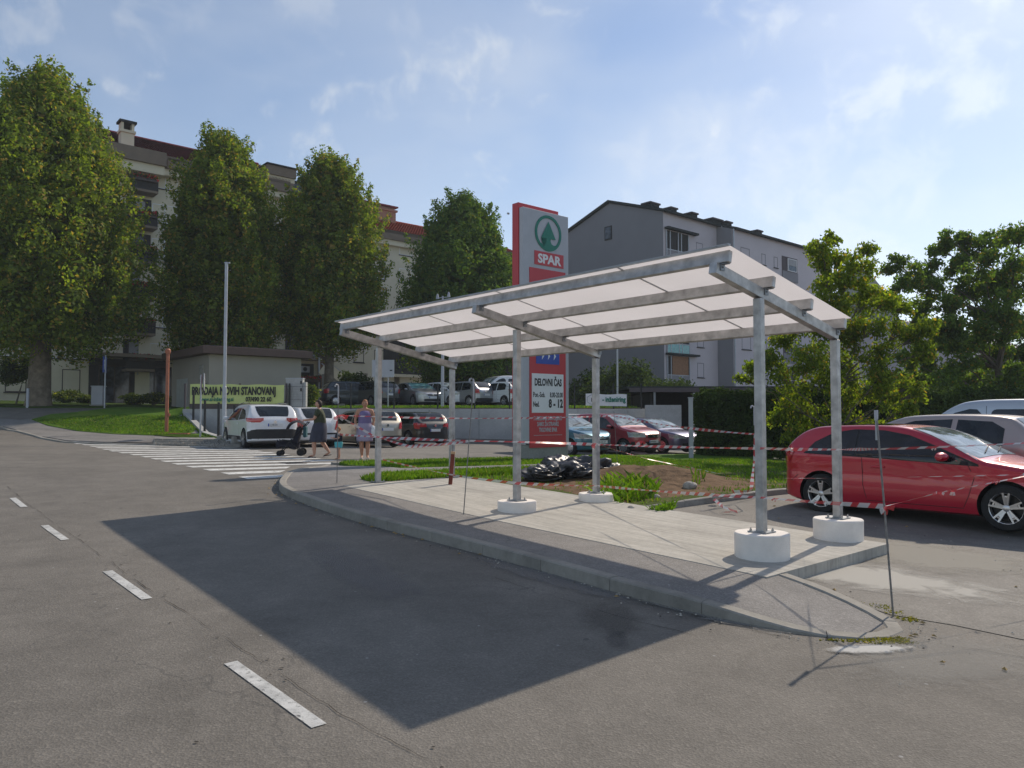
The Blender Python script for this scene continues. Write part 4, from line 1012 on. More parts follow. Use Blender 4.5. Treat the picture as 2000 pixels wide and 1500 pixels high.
M['fl_grn']=M['bush']; M['brick']=mat('chimney_brick',(.33,.19,.13),.9,var=.2,scale=8); M['teal_gl']=mat('green_glass',(.10,.33,.34),.1,var=.2,spec=.8); M['wood']=mat('wood_panel',(.26,.13,.06),.7,var=.2,scale=5)
def facadeT(O,D,Nn,z0):
    """local frame of a facade: s along, d outwards (toward Nn), z up from z0"""
    def T(s,d,z): return Vector(((D*s+Nn*d).x,(D*s+Nn*d).y,z-z0))
    return T
def fbox(b,T,s0,s1,d0,d1,z0,z1,m):
    vs=[T(s,d,z) for z in(z0,z1) for d in(d0,d1) for s in(s0,s1)]
    b.add(vs,[(0,2,3,1),(4,5,7,6),(0,1,5,4),(1,3,7,5),(3,2,6,7),(2,0,4,6)],m)
def fwin(o,T,s,z,w,h,d=0,fm=None,gm=None,blind=0,name='window',sill=True,div=1,label=None):
    fm=fm or M['white']; b=MB(); f=.06
    fbox(b,T,s-w/2,s+w/2,d-.10,d+.02,z-h/2,z-h/2+f,fm);fbox(b,T,s-w/2,s+w/2,d-.10,d+.02,z+h/2-f,z+h/2,fm)
    fbox(b,T,s-w/2,s-w/2+f,d-.10,d+.018,z-h/2+f,z+h/2-f,fm);fbox(b,T,s+w/2-f,s+w/2,d-.10,d+.018,z-h/2+f,z+h/2-f,fm)
    for i in range(1,div): fbox(b,T,s-w/2+w*i/div-.03,s-w/2+w*i/div+.03,d-.10,d+.016,z-h/2+f,z+h/2-f,fm)
    if sill: fbox(b,T,s-w/2-.08,s+w/2+.08,d+.0,d+.09,z-h/2-.07,z-h/2-.005,M['dark'])
    q=b.build(name,o)
    c=MB(); fbox(c,T,s-w/2+f,s+w/2-f,d-.06,d-.03,z-h/2+f,z+h/2-f,gm or M['wglass']); c.build('pane',q)
    if blind:
        c=MB(); n=max(2,int(h*blind/.09)); zz=z+h/2-f
        for i in range(n): fbox(c,T,s-w/2+f,s+w/2-f,d-.028,d-.006,zz-.085,zz-.006,M['blind']); zz-=.09
        c.build('roller_blind',q)
    return q
def flowers(b,T,s0,s1,d,z,n,r_):
    vs=[];
    for i in range(n):
        c=T(r_.uniform(s0,s1),d+r_.uniform(-.15,.2),z+r_.uniform(-.05,.28)); a=r_.uniform(0,6.28); e=r_.uniform(.06,.12)
        u_=Vector((math.cos(a),math.sin(a),r_.uniform(-.6,.6)))*e; v_=Vector((-math.sin(a)*.4,math.cos(a)*.4,1)).normalized()*e
        b.add([c-u_,c-v_,c+u_,c+v_],[(0,1,2,3)],M['fl_red'] if r_.random()<.4 else M['fl_grn'])
def balcony(o,T,s0,s1,zf,dep_=1.2,fm=None,fl=True,solid=True,d0=0.0,h=1.0,ac=False,awn=False):
    r_=random.Random(int(s0*100+zf*10))
    b=MB(); fbox(b,T,s0,s1,d0,d0+dep_,zf-.18,zf,M['taupe'])
    b.build('balcony_slab',o)
    b=MB()
    if solid: fbox(b,T,s0,s1,d0+dep_-.08,d0+dep_,zf+.005,zf+h*.85,fm or M['dark']); fbox(b,T,s0-.03,s1+.03,d0+dep_-.10,d0+dep_+.03,zf+h*.85+.003,zf+h*.92,fm or M['dark'])
    else:
        fbox(b,T,s0,s1,d0+dep_-.05,d0+dep_,zf+h-.06,zf+h,M['polegrey'])
        n=int((s1-s0)/.12)
        for i in range(n+1): x=s0+(s1-s0)*i/n; fbox(b,T,x-.01,x+.01,d0+dep_-.035,d0+dep_-.015,zf+.01,zf+h-.063,M['polegrey'])
        fbox(b,T,s0+.02,s1-.02,d0+dep_-.075,d0+dep_-.055,zf+.08,zf+h-.1,M['wglass'])
    b.build('railing',o)
    if fl:
        b=MB(); fbox(b,T,s0+.1,s1-.1,d0+dep_+.04,d0+dep_+.24,zf+h*.62,zf+h*.84,M['brownf']); q=b.build('flower_box',o)
        c=MB(); flowers(c,T,s0+.1,s1-.1,d0+dep_+.14,zf+h*.86,int(90*(s1-s0)),r_); c.build('flowers',q)
    if ac:
        b=MB(); fbox(b,T,s0+(s1-s0)*.5,s0+(s1-s0)*.5+.8,d0+.05,d0+.36,zf+1.5,zf+2.05,M['whiteboard']); 
        q=b.build('air_conditioner',o); c=MB(); p=T(s0+(s1-s0)*.5+.35,d0+.365,zf+1.78); 
        vs=[p]+[p+(T(1,0,0)-T(0,0,0))*(.2*math.cos(a*.3927))+Vector((0,0,.2*math.sin(a*.3927))) for a in range(16)]
        c.add(vs,[(0,i+1,(i+1)%16+1) for i in range(16)],M['dark']); c.build('fan_grille',q)
def tile_roof(o,T,s0,s1,d0,z0,d1,z1,m,name='roof'):
    """pitched tiled slope from (d0,z0) at the eave to (d1,z1) at the ridge, real corrugated courses"""
    b=MB(); n=max(2,int((s1-s0)/.3)); k=max(3,int(abs(d1-d0)/.42))
    for j in range(k):
        a0,a1=j/k,(j+1)/k
        da,db=d0+(d1-d0)*a0,d0+(d1-d0)*a1; za,zb=z0+(z1-z0)*a0,z0+(z1-z0)*a1-.05
        vs=[];
        for i in range(n*2+1):
            s=s0+(s1-s0)*i/(2*n); h=.05*(i%2)
            vs.append(T(s,da,za+h+.04)); vs.append(T(s,db,zb+h))
        b.add(vs,[(2*i,2*i+2,2*i+3,2*i+1) for i in range(2*n)],m)
    fbox(b,T,s0,s1,min(d0,d1),max(d0,d1),z0-.3,z0-.02,M['taupe'])
    b.add([T(s0,d0,z0-.04),T(s1,d0,z0-.04),T(s1,d1,z1-.06),T(s0,d1,z1-.06)],[(0,1,2,3)],m)
    b.add([T(s0,d1,z1-.01),T(s1,d1,z1-.01),T(s1,2*d1-d0,z0),T(s0,2*d1-d0,z0)],[(0,1,2,3)],m)
    b.tube([T(s0,d1,z1+.02),T(s1,d1,z1+.02)],.12,m,8)
    return b.build(name,o)
def chimney(o,T,s,d,z0,w,dd,h,m,cap=True):
    b=MB(); fbox(b,T,s-w/2,s+w/2,d-dd/2,d+dd/2,z0,z0+h*.62,m); fbox(b,T,s-w/2-.1,s+w/2+.1,d-dd/2-.1,d+dd/2+.1,z0+h*.62+.003,z0+h*.70,m)
    for i in(-1,1):
        fbox(b,T,s+i*(w/2-.0)-(.18 if i>0 else -.0),s+i*(w/2)+(.0 if i>0 else .18),d-dd/2,d+dd/2,z0+h*.70+.003,z0+h*.93,m)
    fbox(b,T,s-w/2+.05,s+w/2-.05,d-dd/2+.08,d-dd/2+.16,z0+h*.70+.003,z0+h*.93,M['dark'])
    fbox(b,T,s-w/2-.15,s+w/2+.15,d-dd/2-.15,d+dd/2+.15,z0+h*.93+.003,z0+h,M['roofd']); return b.build('chimney',o)
def left_block():
    O=Vector((-27.8,61.0,0)); D=V.copy(); Nn=-U.copy() # outward normal faces the camera side
    Nn=Vector((.65095,-.75912,0))
    S=lambda px:sat(px,O,D)
    def sec(name,label,s0,s1,zt,base,wins,bals,roofm,rise,extra=None,col=None,depth=12):
        z0=base; o=thing(name,label,'apartment block',(O+D*s0)[:2]+(z0,) if False else Vector(((O+D*s0).x,(O+D*s0).y,z0)),0)
        T0=facadeT(O,D,Nn,z0)
        T=lambda s,d,z:T0(s-s0,d,z)
        b=MB(); fbox(b,T,s0,s1,-depth,0,z0-1.0,zt,col or M['cream']); b.build('wall',o)
        return o,T
    zb=2.5
    # left section
    s0,s1=-26,S(553)
    o,T=sec('apartment_block','tall cream apartment block with red tiled roof behind the left trees',s0,s1,21.6,zb,0,0,0,0)
    # eave bands and roof
    b=MB(); fbox(b,T,s0,S(303),-1,1.35,20.75,21.45,M['cream']); fbox(b,T,s0,S(305),-1,1.6,21.453,22.5,M['taupe'])
    fbox(b,T,S(303)+.01,s1+.1,-1,.75,21.0,21.5,M['cream']); fbox(b,T,S(303)+.3,s1+.3,-1,1.0,21.503,22.35,M['taupe']); b.build('eave',o)
    tile_roof(o,T,s0,s1,1.0,22.5,-6.3,25.9,M['tile'])
    chimney(o,T,S(238),-.3,22.4,.95,.8,2.5,M['cream'])
    b=MB(); fbox(b,T,S(508),S(562),-.6,.9,22.4,22.8,M['cream']); fbox(b,T,S(506),S(563),-.8,1.1,22.803,23.6,M['taupe']); fbox(b,T,S(504),S(565),-1.0,1.25,23.603,23.72,M['roofd']); b.build('chimney',o)
    zr=[3.95+2.8*i for i in range(7)]
    for i,z in enumerate(zr):
        if i==0: continue
        fwin(o,T,S(315),z+.05,1.9,1.5,fm=M['white'],blind=(.0 if i==6 else .9 if i==5 else .35),div=2)
        balcony(o,T,S(236),S(292),z-1.35,1.3,fl=True,ac=(i==6))
        b=MB(); fbox(b,T,S(238),S(288),.01,.03,z-1.2,z+1.0,M['dark']); b.build('balcony_shade_panel',o)  # flat dark panel on the wall, the opening's shade put into colour
        fwin(o,T,S(262),z-.1,1.1,1.9,d=.10,fm=M['brownf'],blind=.7 if i%2 else 0,sill=False,name='balcony_door')
        for px in(20,60,110,160): fwin(o,T,S(px),z,1.3,1.4,fm=M['white'],blind=.4 if (i+px)%3 else .9)
        for px in(365,400,440,480): fwin(o,T,S(px),z,1.2,1.4,fm=M['brownf'],blind=.5 if (i*px)%2 else 0)
        fwin(o,T,S(513),z,1.1,1.5,fm=M['brownf'],blind=0)
    # pilaster pale strip and dark entrance zone
    b=MB(); fbox(b,T,S(268),S(290),.035,.18,zb,14.0,M['cream']); b.build('pilaster',o)
    b=MB(); fbox(b,T,S(172),S(330),.01,.05,zb,6.2,M['dark']); b.build('entrance_shade_panel',o)  # flat dark sheet, no depth: the entrance shade is painted
    b=MB(); fbox(b,T,S(150),S(345),.05,1.9,6.25,6.5,M['taupe']); b.build('entrance_canopy',o)
    fwin(o,T,S(222),4.2,2.2,2.9,d=.10,fm=M['brownf'],sill=False,div=2,name='entrance_door')
    fwin(o,T,S(300),4.4,2.6,2.6,d=.10,fm=M['brownf'],sill=False,div=2,name='shop_window')
    b=MB(); fbox(b,T,S(262),S(277),.06,.14,zb,6.2,M['cream']); b.build('pilaster',o)
    b=MB(); fbox(b,T,S(265)-.0,S(280),.145,.17,5.0,5.9,M['whiteboard']); b.build('notice_board',o)
    fwin(o,T,S(138),4.3,1.2,1.9,fm=M['brownf'],blind=.95); fwin(o,T,S(30),4.3,1.3,1.6,fm=M['brownf'])
    # middle section with balconies and stairs
    s0,s1=S(553)+.02,S(648)
    o,T=sec('apartment_block','recessed stairwell part of the apartment block with balconies and an outside stair',s0,s1,20.5,zb,0,0,0,0,depth=14)
    b=MB(); fbox(b,T,s0,s1,-.5,.9,20.505,21.3,M['taupe']); b.build('eave',o)
    tile_roof(o,T,s0,s1,.8,21.3,-6.3,24.6,M['tile'])
    for i in range(7):
        z=2.6+2.75*i+1.6
        b=MB(); fbox(b,T,s0+.1,S(612),.01,.03,z+.05,z+2.3,M['dark']); b.build('balcony_shade_panel',o)  # dark sheet on the wall stands in for the balcony's shade
        balcony(o,T,s0+.05,S(614),z,1.25,fl=(i<3),ac=(i<5),solid=(i!=1))
        fwin(o,T,S(575),z+1.05,1.1,2.0,d=.09,fm=M['brownf'],sill=False,name='balcony_door')
        fwin(o,T,S(634),z+1.5,1.0,1.9,d=0,fm=M['whiteboard'],gm=M['teal_gl'],sill=False)
    b=MB(); fbox(b,T,S(608),S(611),1.3,1.4,zb,16,M['whiteboard']); b.build('downpipe',o)
    b=MB(); fbox(b,T,S(620),s1,.03,.10,zb+1.4,zb+4.2,M['wood']); fbox(b,T,S(612),s1+.3,.0,1.5,zb+4.3,zb+4.6,M['cream']); b.build('porch',o)
    b=MB()
    for i in range(12): fbox(b,T,S(612)+i*.33,S(612)+i*.33+.33,1.6,3.0,zb-.5,zb+3.0-i*.25,M['kerb'])
    q=b.build('stairs',o)
    for d in(1.5,3.05):
        b=MB(); b.bar(T(S(612),d,zb+3.5),T(S(612)+4.2,d,zb+.5),.1,.9,M['cream']); b.bar(T(S(612),d,zb+4.0),T(S(612)+4.2,d,zb+1.0),.14,.06,M['whiteboard']); b.build('stair_wall',q)
    # right section
    s0,s1=S(648)+.02,S(1010)
    o,T=sec('apartment_block','lower cream apartment block with orange roof and dark undercroft behind the trees',s0,s1,19.0,5.9,0,0,0,0,depth=13)
    b=MB(); fbox(b,T,s0,s1,-.4,.7,19.005,19.9,M['taupe']); fbox(b,T,s0,s1,-.3,.5,18.5,19.0,M['cream']); b.build('eave',o)
    tile_roof(o,T,s0,s1,.7,19.9,-6.5,22.9,M['tile2'])
    for px,w in((768,1.1),(806,2.4)): 
        b=MB(); s=S(px); fbox(b,T,s-w/2,s+w/2,-6.3,-5.3,20.5,23.6,M['brick']); fbox(b,T,s-w/2-.15,s+w/2+.15,-6.45,-5.15,23.603,23.8,M['brick'])
        fbox(b,T,s-w/2+.1,s+w/2-.1,-6.2,-5.4,23.803,24.05,M['brick']); fbox(b,T,s-w/2-.2,s+w/2+.2,-6.5,-5.1,24.053,24.2,M['tile']); b.build('chimney',o)
    for i in range(5):
        z=6.9+2.75*i
        for px,w,h,bl in((700,1.1,1.3,0),(740,1.1,1.3,.5),(791,1.5,1.4,.85),(830,1.5,1.4,.3),(870,1.5,1.4,.6),(910,1.3,1.4,0),(950,1.3,1.4,.5),(985,1.3,1.4,0)):
            fwin(o,T,S(px),z+.6,w,h,fm=M['brownf'] if i<2 else M['white'],blind=bl)
    b=MB(); fbox(b,T,s0,s1,-9,-.6,2.3,5.85,M['dark']); fbox(b,T,S(748),s1,.02,.06,5.9,9.2,M['dark']); fbox(b,T,S(748),s1,-.3,.5,5.6,5.88,M['cream']); b.build('undercroft',o)  # solid dark block and wall sheet, undercroft shade put into their colour
    for px in(655,712,745,775,830,890,950): 
        b=MB(); fbox(b,T,S(px)-.3,S(px)+.3,-.55,-.0,2.3,5.85,M['taupe']); b.build('pillar',o)
left_block()
def right_block():
    Pc=Vector((13.4,67,0)); D=V.copy(); Nn=Vector((.65095,-.75912,0)); z0=.3; ze=19.9
    o=thing('apartment_block','grey gabled apartment block with pale long side behind the shelter','apartment block',Vector((Pc.x,Pc.y,z0)))
    T=facadeT(Pc,D,Nn,z0); S=lambda px:sat(px,Pc,D)
    Lg=34; W_=12.7
    sA=S(1403)
    b=MB()
    # main volume as gabled prism (front part s 0..sA), walls
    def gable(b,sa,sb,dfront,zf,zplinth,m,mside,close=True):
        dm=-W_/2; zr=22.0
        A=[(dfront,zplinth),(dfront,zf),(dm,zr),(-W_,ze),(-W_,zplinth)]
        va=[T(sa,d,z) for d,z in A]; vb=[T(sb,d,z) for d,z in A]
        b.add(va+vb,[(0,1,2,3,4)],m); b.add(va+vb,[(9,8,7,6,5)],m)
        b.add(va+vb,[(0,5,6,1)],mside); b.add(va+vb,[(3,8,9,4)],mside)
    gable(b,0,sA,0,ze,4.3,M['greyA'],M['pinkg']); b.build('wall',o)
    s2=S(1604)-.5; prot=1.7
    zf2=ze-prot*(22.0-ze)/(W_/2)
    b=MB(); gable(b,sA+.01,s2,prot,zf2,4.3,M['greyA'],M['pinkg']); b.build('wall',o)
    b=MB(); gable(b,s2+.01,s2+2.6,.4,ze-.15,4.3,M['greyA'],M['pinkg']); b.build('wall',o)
    b=MB(); fbox(b,T,.15,sA,-W_+.1,-.12,z0,4.28,M['darkp']); fbox(b,T,sA+.01,s2,-W_+.1,prot-.12,z0,4.285,M['darkp']); b.build('plinth',o)
    # roof plates
    b=MB(); k=(22.0-ze)/(W_/2)
    for sa,sb,df in((-.25,sA+.2,.45),(sA+.203,s2+.15,prot+.4),(s2+.153,s2+2.7,.8)):
        for d0,d1 in((df,-W_/2),(-W_/2,-W_-.4)):
            za=22.05-k*abs(d0+W_/2); zb=22.05-k*abs(d1+W_/2)
            vs=[T(s,d,z+e) for e in(0,.22) for s,d,z in((sa,d0,za),(sb,d0,za),(sb,d1,zb),(sa,d1,zb))]
            b.add(vs,[(0,3,2,1),(4,5,6,7),(0,1,5,4),(1,2,6,5),(2,3,7,6),(3,0,4,7)],M['roofd'])
    b.build('roof',o)
    b=MB()
    b.tube([T(sA+.1,.52,ze-.1),T(sA+.1,.5,4.4)],.07,M['polegrey'],6); b.tube([T(sA+.12,prot+.1,zf2),T(sA+.12,prot+.1,4.4)],.07,M['polegrey'],6); b.build('downpipe',o)
    for s,d,w in((2.0,-3.0,1.3),(4.2,-2.5,.9),(6.6,-1.9,.9),(9.8,-1.5,1.6),(11.0,-1.0,.9),(16.5,-1.0,.9)):
        b=MB(); z=22.05-k*abs(d+W_/2)
        fbox(b,T,s-w/2,s+w/2,d-.5,d+.5,z-.2,z+.50,M['roofd']); fbox(b,T,s-w/2-.12,s+w/2+.12,d-.6,d+.6,z+.503,z+.68,M['darkp']); b.build('chimney',o,bevel=.05)
    # gable window
    c=MB(); fr=lambda d,z:T(-.03,d,z)
    dd=-(sat(1190,Pc,-Nn)); 
    vs=[T(s,d,z) for z in(18.5,19.8) for d in(dd-.45,dd+.45) for s in(-.06,.02)]
    c.add(vs,[(0,2,3,1),(4,5,7,6),(0,1,5,4),(1,3,7,5),(3,2,6,7),(2,0,4,6)],M['dark']); q=c.build('window',o)
    c=MB(); vs=[T(s,d,z) for z in(18.62,19.68) for d in(dd-.36,dd+.36) for s in(-.08,-.062)]
    c.add(vs,[(0,2,3,1),(4,5,7,6),(0,1,5,4),(1,3,7,5),(3,2,6,7),(2,0,4,6)],M['wglass']); c.build('pane',q)
    # loggias of the first part
    for i in range(5):
        zf=15.6-2.8*i
        b=MB(); fbox(b,T,S(1303),S(1346),.01,.035,zf+.1,zf+2.7,M['dark']); b.build('shade_painted_loggia',o)  # flat dark panel, the loggia's inner shade put into its colour
        b=MB()
        for px in(1303,1310,1326,1332,1346): fbox(b,T,S(px)-.04,S(px)+.04,.04,.12,zf+.0,zf+2.75,M['polegrey'])
        fbox(b,T,S(1303),S(1346),.04,.12,zf+.98,zf+1.05,M['polegrey']); fbox(b,T,S(1303),S(1346),.05,.10,zf+.05,zf+.97,M['greyA'] if i!=3 else M['teal_gl'])
        fbox(b,T,S(1300),S(1360),.04,.5,zf+2.78,zf+2.95,M['roofd'])
        if i==4: fbox(b,T,S(1312),S(1343),.10,.13,zf+1.05,zf+2.7,M['wood'])
        b.build('railing',o)
        fwin(o,T,S(1369),zf+1.6,1.0,1.35,fm=M['greyA'],blind=.9 if i else .3,gm=M['wglass'])
        # second part
        for px,w,h in((1459,1.5,1.35),(1495,.7,1.1),(1519,.7,1.1)):
            fwin(o,T,sat(px,Pc+Nn*prot,D),zf+1.55,w,h,d=prot,fm=M['greyA'],blind=.93)
        s=sat(1546,Pc+Nn*prot,D); b=MB(); fbox(b,T,s-1.5,s+1.5,prot+.01,prot+.035,zf-.1,zf+2.4,M['darkp']); fbox(b,T,s-1.5,s+1.5,prot+.04,prot+.1,zf-.1,zf+.9,M['greyA']); b.build('shade_painted_loggia',o)  # dark panel behind the parapet is the loggia's shade as colour
        fwin(o,T,s+.35,zf+1.6,1.7,1.3,d=prot+.14,fm=M['white'],blind=.5,sill=False)
        s=s2+1.5; b=MB(); fbox(b,T,s-1.1,s+1.0,.41,.44,zf-.3,zf+2.1,M['darkp']); fbox(b,T,s-1.1,s+1.0,.45,.5,zf-.3,zf+.8,M['blind']); b.build('shade_painted_loggia',o)  # again a flat panel with the shade painted dark
right_block()
def far_houses():
    for i,(px,Y,w,d,h,cm,rm,lab) in enumerate(((1850,88,26,12,9.0,'pinkg','pinkg','pale low apartment block seen through the right hand trees'),(1765,105,12,10,12,'pinkg','pinkg','pale house with a pale roof far behind the young tree'),(2080,70,12,10,5.5,'pinkg','pinkg','pale house at the right edge behind the leaning tree'))):
        p=dep(px,800,Y); o=thing('house',lab,'house',(p.x,p.y,.3),AZV)
        b=MB(); b.box((0,0,h/2),(w,d,h),M[cm]); b.build('wall',o)
        b=MB(); b.add([(-w/2-.4,-d/2-.4,h),(w/2+.4,-d/2-.4,h),(w/2+.4,0,h+d*.22),(-w/2-.4,0,h+d*.22),(-w/2-.4,d/2+.4,h),(w/2+.4,d/2+.4,h)],[(0,1,2,3),(3,2,5,4),(0,3,4),(1,5,2),(0,4,5,1)],M[rm]); b.build('roof',o)
        for k in range(int(w/2.6)):
            for j in range(int(h/2.9)):
                b=MB(); x=-w/2+1.6+k*2.6; z=1.6+j*2.8; b.box((x,-d/2-.02,z),(1.2,.08,1.3),M['white']); q=b.build('window',o)
                c=MB(); c.box((x,-d/2-.07,z),(1.0,.02,1.1),M['wglass']); c.build('pane',q)
far_houses()
def transformer():
    Pc=Vector((-15.9,40.0,0)); z0=1.9; o=thing('transformer_house','low cream utility building with a brown flat roof behind the yellow banner','utility building',(Pc.x,Pc.y,z0),AZV)
    L_,W_,h=5.15,6.2,3.15
    b=MB(); b.box((L_/2,W_/2,h/2),(L_,W_,h),M['wallw']); b.build('wall',o,bevel=.01)
    b=MB(); b.box((L_/2+.0,W_/2-.0,h+.21),(L_+.95,W_+.9,.40),mat('brown_edge',(.11,.07,.06),.8)); b.box((L_/2,W_/2,h+.44),(L_+.5,W_+.5,.05),M['roofd']); b.build('roof',o,bevel=.02)
    b=MB(); b.box((-.02,1.15,2.25),(.05,.55,.75),M['galv']); b.build('vent',o)
    b=MB(); b.box((-.02,4.3,1.0),(.05,1.8,2.0),M['polegrey']); b.build('door',o)
    b=MB(); b.box((-.03,1.15,1.65),(.02,.2,.18),M['lime']); b.build('warning_sign',o)
M['wallw']=mat('utility_render',(.34,.31,.275),.9,var=.05,scale=.8,spec=.2)
transformer()
def carport():
    o=thing('carport','dark open carport with a flat roof on pale posts behind the parked cars','carport',(11.2,41,.3))
    zt=3.25-.3
    b=MB(); b.box((.1,1.5,zt),(10.8,7,.14),M['roofd']); b.build('roof',o)
    b=MB(); b.box((.1,-2.05,zt-.12),(10.6,.08,.22),M['darkp']); b.build('fascia',o)
    for x in(-3.9,-1.4,1.0,3.6): b=MB(); b.box((x,-1.9,zt/2-.1),(.10,.10,zt-.2),M['galv_dark']); b.build('post',o)
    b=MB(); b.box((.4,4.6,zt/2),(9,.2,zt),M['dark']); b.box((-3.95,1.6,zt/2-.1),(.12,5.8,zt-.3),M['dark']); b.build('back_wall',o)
    o=thing('block_wall','short pale wall with a notch beside the carport','wall',(7.4,36.4,.3))
    b=MB(); b.box((-.2,0,1.0),(1.7,.22,2.05),M['wallc']); b.box((1.7,.0,1.3),(.9,.22,2.6),M['wallc']) ; b.build('wall_panel',o)
carport()
# ================================================================ TREES AND PLANTS
def leafmesh(name,C,Nrm,size,m,parent=None,seed=1,asp=.62,droop=0,kind=None):
    """one mesh of many separate leaf faces: C centres (n,3), Nrm outward directions"""
    r=np.random.RandomState(seed); n=len(C)
    nr=Nrm+r.normal(0,1.0,(n,3)); nr[:,2]+=.25; nr/=np.linalg.norm(nr,axis=1)[:,None]+1e-9
    t=r.normal(0,1,(n,3)); t[:,2]-=droop; t-=nr*(t*nr).sum(1)[:,None]; t/=np.linalg.norm(t,axis=1)[:,None]+1e-9
    bt=np.cross(nr,t); sz=(size*r.uniform(.65,1.3,n))[:,None]
    fold=nr*sz*.16
    a=C-t*sz*.5; b=C+bt*sz*asp*.5-fold+t*sz*.05; c=C+t*sz*.5; d=C-bt*sz*asp*.5-fold+t*sz*.05
    v=np.stack([a,b,c,d],1).reshape(-1,3)
    me=bpy.data.meshes.new(name); me.vertices.add(n*4); me.vertices.foreach_set('co',v.astype(np.float32).ravel())
    me.loops.add(n*4); me.loops.foreach_set('vertex_index',np.arange(n*4,dtype=np.int32))
    me.polygons.add(n); me.polygons.foreach_set('loop_start',np.arange(0,n*4,4,dtype=np.int32)); me.polygons.foreach_set('loop_total',np.full(n,4,dtype=np.int32))
    me.update(calc_edges=True); me.materials.append(m)
    o=bpy.data.objects.new(name,me); COL.objects.link(o); o.parent=parent
    if kind: o['kind']=kind
    return o
def limb(b,a,c,r0,r1,m,r_,seg=6,wob=.1):
    a=Vector(a);c=Vector(c);pts=[];L_=(c-a).length
    for i in range(seg+1):
        k=i/seg; p=a.lerp(c,k)+Vector((r_.uniform(-1,1),r_.uniform(-1,1),r_.uniform(-.4,.4)))*wob*L_*math.sin(math.pi*k)*.5; pts.append(p)
    b.tube(pts,[r0+(r1-r0)*i/seg for i in range(seg+1)],m,8); return pts
def dense_tree(name,label,base,h,R_,h0,prof,nl,per,leaf,leafm,barkm,tr,seed,group=None,lr=(.55,.95),spikes=0,shape=None,cut=None):
    """trunk, limbs and a crown of many leafy lumps on an envelope; prof: radius fraction by crown height"""
    r=random.Random(seed); rs=np.random.RandomState(seed)
    o=thing(name,label,'tree',base,0,group)
    b=MB(); b.tube([(0,0,-.3),(0,0,.15),(.02,.0,.8),(.05,.03,h0),(.0,.05,h*.55),(0,0,h*.86)],[tr*1.45,tr*1.15,tr,tr*.85,tr*.5,tr*.12],barkm,12)
    for i in range(16):
        a=r.uniform(0,6.28); z0=h0*.75+r.random()*(h*.6-h0*.7); k=min(1,(z0+2-h0)/(h-h0)) ; rr=R_*lerpt(prof,max(0,k))*.75
        limb(b,(0,0,z0),(math.cos(a)*rr,math.sin(a)*rr,z0+r.uniform(1.2,2.6)),tr*.32,tr*.06,barkm,r)
    b.build('trunk',o,smooth=True)
    cs=[];rad=[]
    ph=[r.uniform(0,6.28) for _ in range(6)]
    def env(a,k):
        return R_*lerpt(prof,k)*(1+.10*math.sin(2*a+ph[0]+k*3)+.09*math.sin(5*a+ph[1]+k*7)+.06*math.sin(9*a+ph[2]-k*11))
    for i in range(nl):
        k=(i+.5)/nl; k=k**.93; k=min(.995,max(.0,k+r.uniform(-.02,.02))); a=i*2.39996+r.uniform(-.35,.35)
        e=env(a,k)*r.uniform(.66,1.03); l=r.uniform(*lr)*(1-.42*k)
        cs.append((math.cos(a)*max(0,e-l*.5),math.sin(a)*max(0,e-l*.5),h0+(h-h0)*k-l*.2)); rad.append(l)
    for i in range(spikes*7):
        top=i<spikes; a=r.uniform(0,6.28);k=r.uniform(.55,1.0) if top else r.uniform(.05,.97);e=env(a,k)*(r.uniform(.3,.95) if top else r.uniform(.88,1.0)); out=0 if top else r.uniform(.02,.22)
        for j in range(3): cs.append((math.cos(a)*(e+out*j),math.sin(a)*(e+out*j),h0+(h-h0)*k+.2+j*r.uniform(.22,.34))); rad.append((.44-.11*j)*(1 if top else .85))
    cs=np.array(cs);rad=np.array(rad)
    cnt=np.maximum(14,(per*(rad/np.mean(lr))**2)).astype(int); idx=np.repeat(np.arange(len(cs)),cnt); n=len(idx)
    d=rs.normal(0,1,(n,3)); d/=np.linalg.norm(d,axis=1)[:,None]
    rr=rad[idx]*(rs.uniform(.35,1.1,n)**.6); d2=d.copy(); d2[:,2]*=1.1
    C=cs[idx]+d2*rr[:,None]+rs.normal(0,.05,(n,3))
    leafmesh('crown',C,d,leaf,leafm,o,seed)
    # leaves inside the crown, darker only because they are in shade
    n=int(nl*per*.16); k=rs.uniform(.02,.93,n);a=rs.uniform(0,6.28,n); e=np.array([R_*lerpt(prof,x) for x in k])*np.sqrt(rs.uniform(.02,.62,n))
    C=np.stack([np.cos(a)*e,np.sin(a)*e,h0+(h-h0)*k],1); leafmesh('inner_foliage',C,rs.normal(0,1,(n,3)),leaf*2.2,leafm,o,seed+5,asp=.8)
    return o
OV=[(0,.58),(.07,.82),(.18,.98),(.32,1.06),(.48,1.03),(.62,.92),(.76,.75),(.87,.55),(.95,.34),(1,.16)]
